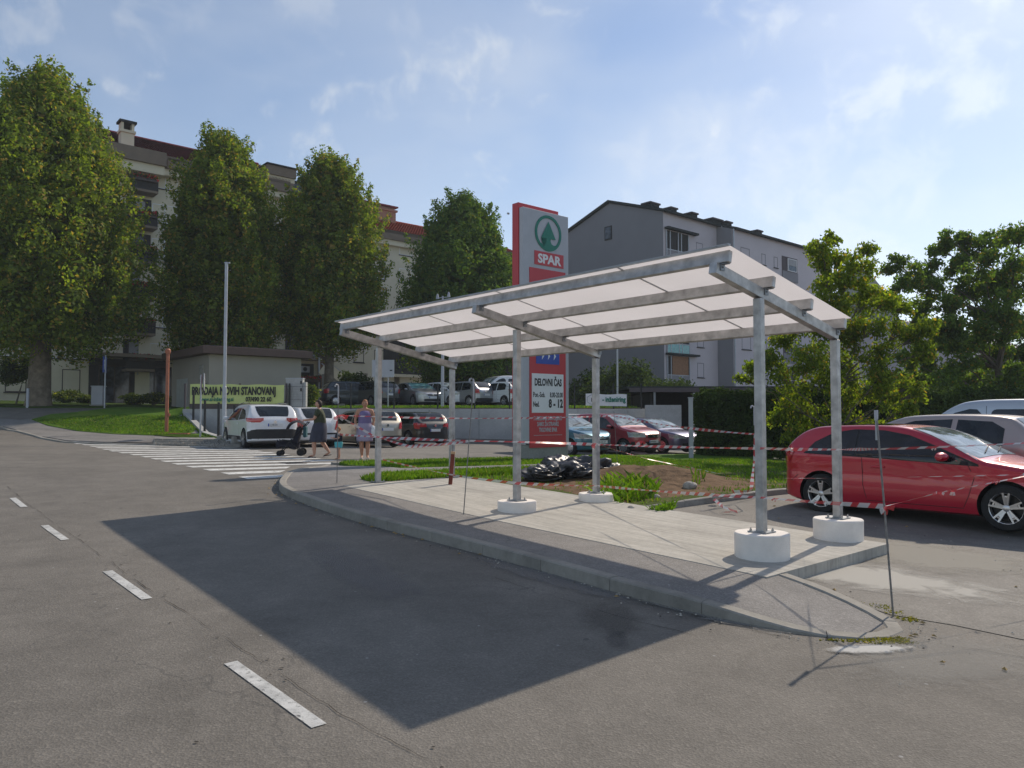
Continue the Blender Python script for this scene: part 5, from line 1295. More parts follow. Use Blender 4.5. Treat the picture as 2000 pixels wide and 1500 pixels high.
def trees():
    g='row of dense green trees in front of the apartment block'
    p=dep(75,786,40); z=G(p.x,p.y)
    dense_tree('street_tree','largest broad tree at the left edge with a thick pale trunk',(p.x,p.y,z),17.7,5.2,3.2,[(0,.6),(.06,.85),(.16,1.0),(.30,1.04),(.46,1.0),(.6,.88),(.74,.70),(.86,.50),(.95,.30),(1,.14)],430,200,.20,M['leafA'],M['bark2'],.55,11,g,(.75,1.15),26)
    p=dep(432,790,47); z=G(p.x,p.y)
    dense_tree('street_tree','egg shaped tree rising behind the tall lamp post and yellow banner',(p.x,p.y,z),17.0,4.0,2.6,OV,350,175,.20,M['leafA'],M['bark2'],.34,12,g,(.65,1.0),22)
    p=dep(641,790,50); z=G(p.x,p.y)
    dense_tree('street_tree','egg shaped tree with a bare slim trunk in front of the outside stair',(p.x,p.y,z),16.5,3.6,3.9,OV,330,175,.20,M['leafA'],M['bark2'],.33,13,g,(.65,1.0),22)
    p=dep(905,790,56); z=G(p.x,p.y)
    dense_tree('broad_tree','rounder dark green tree to the left of the red and white pylon',(p.x,p.y,z),15.7,5.0,2.4,[(0,.5),(.1,.85),(.25,1),(.45,1),(.6,.9),(.75,.72),(.88,.45),(1,.1)],320,180,.22,M['leafB'],M['bark'],.3,14,g,(.8,1.2),14)
    # loose trees at the right
    def loose(name,label,base,trunk,limbs,clusters,leaf,leafm,seed,tr,per=170,droop=1.2,group=None,extra=None):
        r=random.Random(seed); rs=np.random.RandomState(seed)
        o=thing(name,label,'tree',base,0,group); b=MB()
        b.tube(trunk,[tr*(1-.6*i/(len(trunk)-1)) for i in range(len(trunk))],M['bark'],10)
        C=[];Dn=[]
        for (x,y,z,rad) in clusters:
            tp=min(trunk,key=lambda q:abs(q[2]-(z-1.0-.25*math.hypot(x-q[0],y-q[1]))))
            pts=limb(b,tp,(x,y,z),tr*.20,.010,M['bark'],r,6,.12)
            nsub=int(5+rad*7)
            for i in range(nsub):
                d=Vector((r.gauss(0,1),r.gauss(0,1),r.gauss(0,.75))).normalized()*rad*r.uniform(.45,1.0)
                q=Vector((x,y,z))+d; b.tube([pts[-2],Vector((x,y,z)).lerp(q,.5),q],[.014,.01,.005],M['bark'],4)
                k=int(per*rad*r.uniform(.6,1.3)/nsub*1.6); e=rs.normal(0,1,(k,3)); e/=np.linalg.norm(e,axis=1)[:,None]
                rr=(rad*.40+.14)*rs.uniform(.2,1.1,k)[:,None]
                C.append(np.array([q.x,q.y,q.z])+e*rr*np.array([1,1,.8])); Dn.append(e)
        b.build('trunk',o,smooth=True)
        leafmesh('crown',np.concatenate(C),np.concatenate(Dn),leaf,leafm,o,seed,asp=.5,droop=droop); return o
    # young ash in front of the hedge: clusters placed round the stem
    Y=24; bx=dep(1632,880,Y); base=Vector((bx.x,bx.y,G(bx.x,bx.y)+.1))
    def cl(L_,Y,base,jy,seed):
        r=random.Random(seed); out=[]
        for px,py,rad in L_:
            q=dep(px,py,Y+r.uniform(-jy,jy)); out.append((q.x-base.x,q.y-base.y,q.z-base.z,rad))
        return out
    Lc=[(1600,480,.34),(1622,468,.22),(1604,510,.36),(1640,505,.42),(1690,490,.28),(1684,520,.40),(1650,545,.5),(1612,548,.4),(1695,560,.45),(1625,590,.55),(1680,600,.55),(1730,590,.4),(1760,600,.3),(1650,640,.6),(1600,640,.45),(1700,640,.5),(1560,620,.35),(1750,650,.5),(1790,660,.4),(1530,665,.4),(1490,700,.30),(1462,726,.28),(1452,738,.2),(1510,710,.4),(1540,740,.5),(1580,690,.6),(1630,690,.65),(1600,750,.65),(1550,790,.5),(1520,815,.36),(1590,820,.6),(1650,740,.6),(1700,690,.5),(1650,800,.6),(1700,760,.5),(1740,770,.5),(1780,750,.45),(1755,800,.4),(1725,730,.45),(1790,770,.3),(1700,840,.35),(1560,850,.35),(1640,850,.4),(1805,690,.35),(1810,640,.3)]
    loose('young_ash_tree','young tree with yellowing leaves in front of the hedge, behind the right posts',base,[(0,0,-.2),(.02,0,1.0),(-.05,.03,2.4),(.05,0,3.8),(-.05,0,5.2),(-.15,0,6.6)],[],cl(Lc,Y,base,1.3,3),.135,M['leafC'],21,.10,1000,1.5)
    Y=36; bx=dep(1945,790,Y); base=Vector((bx.x,bx.y,G(bx.x,bx.y)+.1))
    Lc=[(1855,468,.5),(1840,490,.5),(1890,470,.6),(1900,500,.8),(1870,520,.6),(1945,470,.6),(1990,470,.9),(1960,520,.9),(1920,560,.9),(1990,560,1.0),(1880,570,.7),(1850,600,.6),(1820,560,.6),(1780,540,.6),(1750,515,.5),(1820,530,.6),(1860,640,.7),(1910,640,.8),(1960,640,.9),(2010,650,1.0),(1830,680,.7),(1880,700,.7),(1930,700,.6),(1800,640,.5),(1800,700,.6),(1850,740,.6),(1985,600,.9),(2030,520,1.1),(2040,600,1.0),(1995,730,.6),(1900,740,.5),(2030,700,.9),(1770,700,.5),(1780,740,.5),(1925,610,.7),(1760,560,.45),(1735,585,.4),(1890,655,.8),(1940,690,.8),(1985,690,.8),(2020,745,.9),(1960,750,.7),(1870,775,.6),(1820,765,.6),(1915,780,.6),(1845,650,.7),(1980,785,.7),(1950,560,.9),(1915,520,.7),(1800,600,.6)]
    loose('walnut_tree','large loose walnut like tree with a forked dark trunk at the right edge',base,[(0,0,-.2),(.15,0,1.2),(.35,.1,2.4),(.2,.1,4.0),(.6,0,6),(.9,0,8.0)],[],cl(Lc,Y,base,2.4,5),.20,M['leafD'],22,.22,900,1.0)
    # dark bushes and small trees in the gaps
    def bush(label,px,py,Y,w,h,n,seed,m=None,leaf=.14,name='bush',z=None,stem=False):
        q=dep(px,py,Y); zb=G(q.x,q.y) if z is None else z; o=thing(name,label,'bush',(q.x,q.y,zb)); rs=np.random.RandomState(seed)
        k=26; cc=rs.normal(0,1,(k,3)); cc/=np.linalg.norm(cc,axis=1)[:,None]; cc*=rs.uniform(.3,.75,k)[:,None]
        idx=rs.randint(0,k,n); e=rs.normal(0,1,(n,3)); e/=np.linalg.norm(e,axis=1)[:,None]
        C=(cc[idx]+e*rs.uniform(.1,.42,n)[:,None])*np.array([w/2,w/2,h/2])+np.array([0,0,h/2+(.9 if stem else 0)])
        leafmesh('foliage',C,e,leaf,m or M['bush'],o,seed)
        b=MB(); 
        for a in range(4 if not stem else 1): b.tube([(0,0,-.1),(math.cos(a*1.6)*w*.12,math.sin(a*1.6)*w*.12,h*.4),(math.cos(a*1.6)*w*.22,math.sin(a*1.6)*w*.22,h*.75)],[.05,.035,.01],M['bark'],6)
        b.build('stem',o); return o
    bush('round clipped dark shrub under the largest tree at the far left',30,785,42,1.9,1.9,5200,31,name='clipped_shrub',stem=True)
    for i,(px,w,h) in enumerate(((128,2.2,.9),(175,1.8,.7),(262,2.0,.8),(300,1.6,.9),(340,1.4,.7))): bush(('yellow green flowering shrub %s'%['right of the thick trunk','left of the pale utility cabinet','in front of the dark entrance','under the notice board','left of the utility building'][i]),px,790,47,w,h,2600,40+i,lawn_leaf,.13,name='flowering_shrub')
    bush('small green shrub behind the concrete cabinet by the dark grey car',603,793,39.5,1.5,1.3,2600,50,lawn_leaf)
    bush('dark bushy tree in front of the grey gable wall',1240,775,55,6.2,5.6,9000,51,leaf=.26,name='dark_shrub',z=.8)
    bush('dark shrub beside the grey gable behind the pylon',1165,775,56,5.5,4.6,8000,52,leaf=.26,name='dark_shrub',z=.8)
    bush('low dark bush at the foot of the pale long building',1310,775,58,5.0,2.6,4500,53,leaf=.24,name='dark_shrub',z=2.2)
    bush('dark overgrown shrubbery under the broad tree in the undercroft',930,790,58,9,3.8,7000,54,leaf=.26,name='dark_shrub')
    bush('shrub with small leaves beside the outside stair',690,790,54,3,2.6,3500,55,leaf=.2)
    for i,(px,py,Y,w,h) in enumerate(((1830,790,42,9,5.0),(1925,790,46,9,5.5),(1725,790,47,8,4.4))): bush('tall dark shrubbery behind the hedge %s'%['under the walnut like tree','at the right edge','between the two right trees'][i],px,py,Y,w,h,7500,60+i,leaf=.3,name='tall_shrub',z=.2)
lawn_leaf=leafmat('shrub_leaf',(.05,.09,.02),(.14,.19,.035),(.4,.4,.12),.35)
trees()
def hedge():
    o=thing('hedge','long clipped dark green hedge behind the vans','hedge',(6.9,27.6,G(7,27.6)))
    rs=np.random.RandomState(9)
    A_=np.array([0,0,0.]);B_=np.array([20.0,-1.6,0.]); d=(B_-A_)/np.linalg.norm(B_-A_); nn=np.array([-d[1],d[0],0]); Ln=np.linalg.norm(B_-A_); Hh,Wd=2.36,1.3
    core=MB(); c0=Vector(A_)+Vector(nn)*.65
    core.bar(Vector(A_)+Vector(nn)*.65+Vector(d)*.25+Vector((0,0,Hh/2-.1)),Vector(B_)+Vector(nn)*.65+Vector((0,0,Hh/2-.1)),Wd-.35,Hh-.25,M['hcore']); core.build('branches',o)
    n=78000; s=rs.uniform(0,Ln,n); f=rs.uniform(0,1,n); C=np.zeros((n,3)); Dn=np.zeros((n,3))
    fr=f<.62; tp=(f>=.62)&(f<.94); en=f>=.94
    bump=lambda a,b: .07*np.sin(a*2.1+b*1.3)+.05*np.sin(a*5.3-b*4)+.04*np.sin(a*11+b*9)
    z=rs.uniform(0,Hh,n); w=rs.uniform(0,Wd,n)
    off=np.where(fr,bump(s,z)+rs.normal(0,.05,n),w); zz=np.where(tp,Hh+bump(s,w*2)+rs.normal(0,.05,n),z)
    s=np.where(en,rs.normal(0,.06,n)+bump(w,z),s); off=np.where(en,w,off)
    C=A_+d*s[:,None]+nn*off[:,None]; C[:,2]=zz
    Dn=np.where(fr[:,None],-nn,np.where(tp[:,None],np.array([0,0,1.]),-d))
    leafmesh('foliage',C,Dn*1.2,.11,M['hedge'],o,4)
M['hcore']=mat('hedge_twigs',(.02,.022,.012),1,var=.4,scale=8,spec=0)
hedge()
# ---- grass blades, weeds, soil heap
def inpoly(x,y,P):
    c=False;j=len(P)-1
    for i in range(len(P)):
        if (P[i][1]>y)!=(P[j][1]>y) and x<(P[j][0]-P[i][0])*(y-P[i][1])/(P[j][1]-P[i][1])+P[i][0]: c=not c
        j=i
    return c
def blades(name,poly,n,h,label,off=.1,m=None,seed=1,lean=.5,zf=None,wd=.012,patch=0):
    rs=np.random.RandomState(seed); xs=[p[0] for p in poly];ys=[p[1] for p in poly]; V_=[];k=0
    while k<n:
        x=rs.uniform(min(xs),max(xs));y=rs.uniform(min(ys),max(ys))
        if not inpoly(x,y,poly): continue
        if patch and noise.noise(Vector((x*.8,y*.8,seed)))<patch and rs.rand()>.12: k+=1; continue
        z=(zf(x,y) if zf else G(x,y)+off)-.01; a=rs.uniform(0,6.28); hh=h*rs.uniform(.4,1.3); l=rs.uniform(0,lean)*hh; b=rs.uniform(0,6.28); w=wd*rs.uniform(.6,1.4)
        dx,dy=math.cos(a)*w,math.sin(a)*w; lx,ly=math.cos(b)*l,math.sin(b)*l
        V_+=[(x-dx,y-dy,z),(x+dx,y+dy,z),(x+lx*.5+dx*.7,y+ly*.5+dy*.7,z+hh*.62),(x+lx*1.3,y+ly*1.3,z+hh)]; k+=1
    q=len(V_)//4; me=bpy.data.meshes.new(name); me.vertices.add(q*4); me.vertices.foreach_set('co',np.array(V_,dtype=np.float32).ravel())
    me.loops.add(q*4); me.loops.foreach_set('vertex_index',np.arange(q*4,dtype=np.int32)); me.polygons.add(q); me.polygons.foreach_set('loop_start',np.arange(0,q*4,4,dtype=np.int32)); me.polygons.foreach_set('loop_total',np.full(q,4,dtype=np.int32))
    me.update(calc_edges=True); me.materials.append(m or M['blade']); o=bpy.data.objects.new(name,me); COL.objects.link(o); return tag(o,label,'grass',kind='stuff')
blades('grass',UVP([(13.2,2.75),(12.3,2.45),(11.2,2.6),(10.66,3.3),(10.52,6.9),(10.52,13),(13.15,13)]),26000,.07,'short green grass strip between the footpath and the far aisle',.1,seed=2)
blades('grass',UVP([(8.15,.72),(8.7,.8),(9.3,1.5),(9.36,7),(8.15,6.5)]),15000,.10,'green grass strip behind the left shelter posts',.11,seed=3)
blades('grass',UVP([(10.4,7.3),(10.4,16),(6,16),(6.5,8)]),16000,.06,'green lawn in front of the hedge',.11,seed=4,patch=-.3)
blades('grass',UVP([(8.1,2.7),(8.1,9),(3.5,16),(3.45,4),(3.5,2.8)]),13000,.07,'patchy grass on the bare soil behind the shelter',.11,seed=5,patch=.02)
blades('grass',[A(70,822,.04),A(150,842,.04),A(300,851,.04),A(420,855,.04),(-10.9,29.0),(-15.6,36.4),A(220,812,.04)],14000,.08,'mown grass bank beside the tall lamp post',.07,seed=6,wd=.02)
blades('grass',[(-15.2,37.6),(6.2,37.6),(6.2,43),(-12,43)],9000,.09,'grass verge on top of the concrete wall',.03,seed=7,wd=.02)
def soil():
    c=at(1290,965,.1); 
    def hz(x,y):
        t,w=tw(x,y); z=0
        for ct,cw,rt,rw,h in((6.5,5.6,.8,.9,.20),(5.7,6.5,.8,1.0,.24),(6.2,4.9,.6,.6,.06),(4.7,5.9,.9,.8,.09),(5.0,4.4,1.5,1.0,.035)):
            z+=h*math.exp(-((t-ct)/rt)**2-((w-cw)/rw)**2)
        n=noise.fractal(Vector((x*1.6,y*1.6,0)),1,2,5); n2=noise.noise(Vector((x*6,y*6,1)))
        return z*(1+.25*n)+.012*n+.015*n2*min(1,z*5)-.004
    b=MB(); n=80; vs=[];T0,T1,W0,W1=3.5,8.0,2.72,8.5
    for i in range(n+1):
        for j in range(n+1):
            t=T0+(T1-T0)*i/n; w=W0+(W1-W0)*j/n; x,y=uv(t,w); e=min(1,(t-3.5)/.3,(w-2.7)/.1,(8.1-t)/.2,(8.6-w)/.5); vs.append((x,y,G(x,y)+.112+(hz(x,y) if e>=1 else (hz(x,y)*max(0,e)-.03*(1-max(0,e))))))
    b.add(vs,[(i*(n+1)+j,i*(n+1)+j+1,(i+1)*(n+1)+j+1,(i+1)*(n+1)+j) for i in range(n) for j in range(n)],M['soil'])
    o=b.build('soil_heap',smooth=True,angle=70); tag(o,'heap of dug brown soil on the grass behind the shelter','soil heap')
    zf=lambda x,y:G(x,y)+.11+max(0,hz(x,y))
    p=[at(1180,925,.1),at(1310,915,.1),at(1300,985,.1),at(1215,978,.1)]
    blades('weeds',[(q.x,q.y) for q in [at(1172,978,.1),at(1178,950,.1),at(1240,945,.1),at(1290,958,.1),at(1280,974,.1),at(1215,987,.1)]],420,.20,'tall coarse weeds growing against the soil heap',.1,seed=8,lean=1.1,zf=zf,wd=.022)
    blades('weeds',[(q.x,q.y) for q in [at(1350,945,.1),at(1375,940,.1),at(1378,952,.1),at(1352,955,.1)]],40,.24,'thin tuft of tall weeds right of the soil heap',.1,seed=9,lean=.4,zf=zf,wd=.015)
    blades('weeds',[(q.x,q.y) for q in [at(1270,998,.1),at(1320,985,.1),at(1310,1000,.1),at(1285,1002,.1)]],220,.09,'low weeds at the back edge of the slab',.1,seed=10,lean=1.2,zf=zf,wd=.02)
    blades('moss',UVP([(-1.4,-1.0),(-1.72,-.75),(-1.9,-.5),(-1.75,-.45),(-1.66,-.62),(-1.5,-.86)]),600,.022,'yellow green moss along the rounded kerb nose',0,seed=11,lean=1.5,wd=.012,m=M['moss'])
    blades('moss',UVP([(-1.62,-.02),(-1.4,.14),(-1.1,.30),(-1.3,.36),(-1.7,.12)]),260,.025,'moss tuft at the foot of the right rod',0,seed=12,lean=1.5,wd=.012,m=M['moss'])
    for px,py,s in((1347,958,.13),(1040,1000,.03),(1233,995,.05),(1282,973,.06),(1400,975,.07)):
        q=at(px,py,.1); b=MB(); 
        bm=bmesh.new(); bmesh.ops.create_icosphere(bm,subdivisions=3,radius=s)
        for v in bm.verts: v.co*=1+.25*noise.noise(v.co*9/s*.12+Vector((px,0,0))); v.co.z*=.7
        me=bpy.data.meshes.new('stone'); bm.to_mesh(me); bm.free(); me.materials.append(M['stone']); me.polygons.foreach_set('use_smooth',[True]*len(me.polygons))
        if px!=1040:
            oo=bpy.data.objects.new('stone',me); COL.objects.link(oo); oo.location=(q.x,q.y,zf(q.x,q.y)+s*.3); tag(oo,{1347:'pale rounded stone at the right foot of the soil heap',1233:'small stone near the back middle footing',1282:'small stone below the soil heap',1400:'dull stone on the bare soil near the car park kerb'}[px],'stone')
M['moss']=leafmat('moss',(.16,.17,.02),(.32,.30,.05),(.4,.32,.1),.3)
soil()
def bags():
    M['bag']=mat('bin_bag',(.03,.03,.032),.40,var=.2,scale=5,spec=.7)
    spec_=[(1065,922,.60,.36,1,'flattened shiny black bag at the left end of the bag pile'),(1108,920,.64,.42,2,'crumpled black bag in the middle of the pile'),(1150,915,.60,.50,3,'fullest black bag of the pile, next to the soil heap'),(1095,909,.62,.46,4,'black bag at the back of the pile under the pylon')]
    for px,py,r_,h,sd,lab in spec_:
        q=at(px,py+17,.1); bm=bmesh.new(); bmesh.ops.create_icosphere(bm,subdivisions=5,radius=1)
        for v in bm.verts:
            c=v.co.copy(); 
            n=1-abs(noise.noise(c*1.5+Vector((sd*7,0,0))))*1.2; n2=abs(noise.noise(c*2.6+Vector((sd*3,1,0)))); n3=abs(noise.noise(Vector((c.x*6,c.y*6,c.z*11))+Vector((0,sd,0))))
            k=.64+.42*n-.34*n2-.07*n3; v.co=Vector((c.x*r_*1.15,c.y*r_*.8,(c.z*.5+.45)*h))*k+Vector((0,0,0))
            v.co.z=max(-.03,v.co.z)
        me=bpy.data.meshes.new('rubbish_bag'); bm.to_mesh(me); bm.free(); me.materials.append(M['bag']); me.polygons.foreach_set('use_smooth',[True]*len(me.polygons))
        
        o=bpy.data.objects.new('rubbish_bag',me); COL.objects.link(o); o.location=(q.x,q.y,G(q.x,q.y)+.10); o.rotation_euler=(0,0,sd*1.1); tag(o,lab,'rubbish bag','black plastic bags dumped on the grass')
bags()

# ================================================================ SIGNS, POLES, BANNERS
def pylon():
    base=Vector((.30,22.0,0)); z0=G(.5,22)+.05
    o=thing('price_pylon','tall red and white supermarket pylon with round green tree emblem and opening hours','sign pylon',(base.x,base.y,z0),AZV)
    Wp=1.86; Ht=7.42
    def bx(name,x0,x1,y0,y1,za,zb,m,bev=.008,par=o):
        b=MB(); b.box(((x0+x1)/2,(y0+y1)/2,(za+zb)/2),(x1-x0,y1-y0,zb-za),m); return b.build(name,par,bevel=bev)
    bx('white_face',0,Wp,-.02,.14,.52,Ht,M['whiteboard'],.01)
    bx('red_back_panel',-.03,Wp-.26,.145,.42,.62,Ht+.16,M['red'],.01)
    bx('plinth',-.05,Wp-.02,-.0,.36,-.3,.48,M['kerb_lot'],.01)
    bx('concrete_foot',-.5,.0,-.35,.2,-.3,.02,M['kerb_lot'],.01)
    lp=bx('red_lower_panel',.25,Wp-.14,-.035,-.021,.40,5.68,M['red'],0)
    X=(1,0,0);Z=(0,0,1); cx=Wp/2+.05
    hp=bx('hours_panel',.33,Wp-.25,-.048,-.036,1.42,2.57,M['white'],0)
    text('DELOVNI ČAS',.29,M['ink'],hp,(cx,-.05,2.22),X,Z,sx=.60,bold=.010,align='CENTER')
    text('Pon.-Sob.',.21,M['ink'],hp,(.37,-.05,1.88),X,Z,sx=.60,bold=.004)
    text('8.00-20.00',.21,M['ink'],hp,(Wp-.28,-.05,1.88),X,Z,sx=.60,bold=.004,align='RIGHT')
    text('Ned.',.21,M['ink'],hp,(.37,-.05,1.60),X,Z,sx=.60,bold=.006)
    text('8 - 12',.34,M['ink'],hp,(Wp-.28,-.05,1.58),X,Z,sx=.72,bold=.014,align='RIGHT')
    for i,s in enumerate(('PARKIRANJE DOVOLJENO','SAMO ZA STRANKE','TRGOVINE SPAR')): text(s,.17,M['whiteboard'],lp,(cx,-.037,1.20-.17*i),X,Z,sx=.58,bold=.005,align='CENTER')
    b=MB(); b.box((cx,-.038,.76),(1.15,.004,.012),M['whiteboard']); b.build('rule',lp)
    bp=bx('blue_panel',.50,Wp-.42,-.048,-.036,2.86,3.45,M['blue'],0)
    b=MB()
    for i in range(3): x=.72+.24*i; b.add([(x,-.051,2.98),(x+.10,-.051,3.10),(x,-.051,3.24),(x+.02,-.051,3.10)],[(0,1,2,3)],M['white'])
    b.build('arrows',bp)
    nb=bx('name_band',.45,Wp-.22,-.036,-.022,5.79,6.20,M['red'],0)
    text('SPAR',.37,M['white'],nb,((.45+Wp-.22)/2,-.039,5.865),X,Z,sx=1.12,bold=.014,align='CENTER')
    # round emblem: ring, fir triangle, trunk flaring into the ring
    c=Vector((Wp/2+.08,-.024,0)); cz=7.0-.04; 
    cz=Ht-.50-.0; 
    R1=.54;b=MB(); cz=6.78
    n=48
    ring=[];
    for i in range(n):
        a=2*math.pi*i/n
        for r_ in(R1,R1-.085):
            for yy in(-.024,-.040): ring.append((c.x+r_*math.cos(a),yy,cz+r_*math.sin(a)))
    fs=[]
    for i in range(n):
        j=(i+1)%n
        fs+=[(i*4+1,j*4+1,j*4+3,i*4+3),(i*4,i*4+1,j*4+1,j*4),(i*4+2,j*4+2,j*4+3,i*4+3)] if False else [(i*4+1,j*4+1,j*4+3,i*4+3),(i*4,j*4,j*4+1,i*4+1),(i*4+2,i*4+3,j*4+3,j*4+2)]
    b.add(ring,fs,M['green']); q=b.build('ring_emblem',o)
    b=MB(); pr=[(0,.36),(.30,-.16),(.085,-.16),(.085,-.24),(.12,-.31),(.22,-.35),(.36,-.31)]
    arc=[((R1-.04)*math.cos(R(a)),(R1-.04)*math.sin(R(a))) for a in(-38,-52,-66,-78,-90)]
    rt=pr+arc; lf=[(-x,z) for x,z in rt[-2:0:-1]]
    P=[(c.x+x,-.043,cz+z) for x,z in rt+lf]; P2=[(x,-.024,z) for x,_,z in P]; m_=len(P)
    bm=bmesh.new(); f=bm.faces.new([bm.verts.new(p) for p in P]); bmesh.ops.triangulate(bm,faces=[f]); me=bpy.data.meshes.new('tree_emblem'); bm.to_mesh(me); bm.free(); me.materials.append(M['green'])
    oo=bpy.data.objects.new('tree_emblem',me); COL.objects.link(oo); oo.parent=q
    b=MB(); b.tube([(-.27,.28,Ht-.2),(-.33,.28,Ht-.2)],.03,M['whiteboard'],6); b.build('lamp_stub',o)
pylon()
def pole(name,label,cat,px,py,Y,h,r0,r1,m,off=0,foot=None,base=None):
    q=base or dep(px,py,Y); z=G(q.x,q.y)+off; o=thing(name,label,cat,(q.x,q.y,z)); b=MB(); b.tube([(0,0,-.1),(0,0,h*.3),(0,0,h*.3+.02),(0,0,h)],[r0,r0*.97,r1*1.0 if r1<r0*.8 else r0*.95,r1],m,14); b.build('pole',o,smooth=True)
    if foot: b=MB(); b.lathe([(foot,-.2),(foot,.16),(foot-.02,.18),(0,.18)],(0,0,0),M['kerb'],20); b.build('footing',o,smooth=True)
    return o
def street_items():
    p=pole('lamp_post','tall slim grey lamp post on a round concrete footing by the grass bank','lamp post',437,860,30,7.0,.085,.062,M['polegrey'],.06,.26)
    b=MB(); b.box((.03,0,7.02),(.20,.10,.04),M['polegrey']); b.lathe([(.03,0),(.05,.03),(.0,.06)],(-.02,0,7.045),M['blackm'],8); b.build('lamp_head',p)
    p=pole('rust_pipe','rust red steel standpipe standing on the mown grass bank','pipe',325,850,33,3.45,.075,.07,M['rust'],.05)
    b=MB(); b.lathe([(.0,3.42),(.09,3.44),(.115,3.52),(.115,3.60),(.07,3.66),(0,3.68)],(0,0,0),M['rust'],14); b.build('cap',p,smooth=True)
    b=MB(); b.lathe([(.085,.0),(.085,.05)],(0,0,.9),M['rust'],12); b.box((.1,0,.8),(.07,.05,.12),M['rust']); b.build('collar',p)
    b=MB(); b.box((-.1,-.1,.02),(2.6,.32,.10),M['rust'],rot=.05); tag(b.build('drain_channel',loc=(p.location.x,p.location.y-.5,p.location.z-.05)),'rusty drain channel at the foot of the red standpipe','drain')
    # P sign
    p=pole('parking_sign','blue parking sign on a thin grey post at the top of the grass bank','road sign',204,800,40,2.75,.035,.035,M['polegrey'],.03)
    b=MB(); b.box((-.04,0,2.25),(.62,.03,.84),M['blue'],rot=0,mtx=Matrix.Rotation(R(103),3,'Z')); q=b.build('panel',p,bevel=.01)
    dx=Vector((math.cos(R(103)),math.sin(R(103)),0)); text('P',.72,M['white'],q,(-.04-.21*dx.x+.018*dx.y,-.21*dx.y-.018*dx.x,2.0),dx,(0,0,1),bold=.01)
    # octagonal sign seen edge on
    p=pole('stop_sign','octagonal road sign seen edge on beside the lamp post','road sign',391,853,31,2.55,.035,.035,M['polegrey'],.05)
    b=MB(); ang=R(20); n=8; c=Vector((.12,.02,2.25)); ax=Vector((math.cos(R(109)),math.sin(R(109)),0)); nn=Vector((ax.y,-ax.x,0)); vs=[]
    for s in(-.012,.012):
        for i in range(8):
            a=R(22.5+45*i); vs.append(c+ax*.38*math.cos(a)+Vector((0,0,.38*math.sin(a)))+nn*s)
    b.add(vs,[tuple(range(8)),tuple(range(15,7,-1))]+[(i,(i+1)%8,8+(i+1)%8,8+i) for i in range(8)],M['polegrey']); b.build('octagon_plate',p)
    b=MB(); b.add([v-nn*.004 for v in vs[:8]],[tuple(range(8))],M['red']); b.build('octagon_face',p)
    # concrete cabinet, white cabinet
    o=thing('meter_cabinet','pale concrete meter cabinet with black latches on top of the wall','cabinet',dep(576,799,37.5).to_tuple()); b=MB(); b.box((0,0,.74),(.82,.35,1.48),M['wallc']); b.box((.5,.0,.66),(.14,.3,1.32),M['wallc']); b.build('housing',o,bevel=.01)
    b=MB(); b.box((0,0,1.50),(.86,.4,.05),M['whiteboard']); b.box((0,-.18,.45),(.8,.005,.012),M['dark']); b.build('lid',o)
    for z in(1.3,.95): b=MB(); b.box((.34,-.19,z),(.07,.04,.16),M['black']); b.build('latch',o,bevel=.01)
    q=dep(192,788,42); o=thing('utility_cabinet','pale grey utility cabinet next to the parking sign','cabinet',(q.x,q.y,G(q.x,q.y))); b=MB(); b.box((0,0,.62),(.62,.36,1.0),M['whiteboard']); b.build('housing',o,bevel=.015)
    b=MB(); b.box((0,0,.04),(.72,.5,.16),M['kerb']); b.build('plinth',o,bevel=.01); b=MB(); b.box((0,0,1.14),(.68,.42,.04),M['polegrey']); b.build('lid',o)
    q=dep(54,780,39); o=MB(); o.box((0,0,.5),(.12,.08,1.0),M['whiteboard']); tag(o.build('marker_post',loc=(q.x,q.y,G(q.x,q.y)),bevel=.01),'short white marker post beside the thick tree trunk','post')
    # white info board on two posts
    q=dep(748,797,38.6); o=thing('info_board','white information board on two thin posts behind the front left shelter post','sign board',(q.x,q.y,G(q.x,q.y)))
    zt=dep(748,703,38.6).z-o.location.z; zb=dep(748,737,38.6).z-o.location.z
    for x,h in((-.42,zt),(.25,zt)): b=MB(); b.tube([(x,.03,0),(x,.03,h)],.03,M['polegrey'],8); b.build('post',o)
    b=MB(); b.box((.0,-.02,(zt+zb)/2),(1.12,.03,zt-zb),M['whiteboard']); q2=b.build('board',o,bevel=.005)
    b=MB(); b.box((-.25,-.04,(zt+zb)/2),(.5,.01,(zt-zb)*.94),M['whiteboard']); b.box((.40,-.04,zb+.35),(.13,.01,.06),M['ink']); b.box((-.1,-.045,zb+.22),(.8,.006,.02),M['polegrey']); b.build('panel_lines',q2)
    # twin head lamp
    q=dep(864,797,38.7); o=thing('twin_lamp','white pole with two small down lights rising above the upper cars','lamp post',(q.x,q.y,G(q.x,q.y))); h=dep(862,582,38.7).z-o.location.z
    b=MB(); b.tube([(0,0,0),(0,0,h*.55),(0,0,h*.56),(0,0,h+.1)],[.085,.08,.05,.045],M['whiteboard'],10); b.build('pole',o,smooth=True)
    b=MB(); b.tube([(-.28,0,h),(.33,0,h+.05)],.022,M['whiteboard'],6); b.build('arm',o)
    for x in(-.27,.30): b=MB(); b.lathe([(.03,.16),(.05,.10),(.09,-.10),(0,-.10)],(x,0,h+.05+(x>0)*.1),M['whiteboard'],10); b.build('lamp_head',o,smooth=True)
    # lime banner and white company banner
    q=dep(463,770,37.02); zt=dep(463,750.5,37.02).z; zb=dep(463,788.5,37.02).z; x0=dep(371,770,37.02).x; x1=dep(555,770,37.02).x
    o=thing('sale_banner','lime yellow banner with bold black lettering tied to the wall fence','banner',(x0,37.02,zb)); Wb,Hb=x1-x0,zt-zb
    b=MB(); n=60; vs=[]
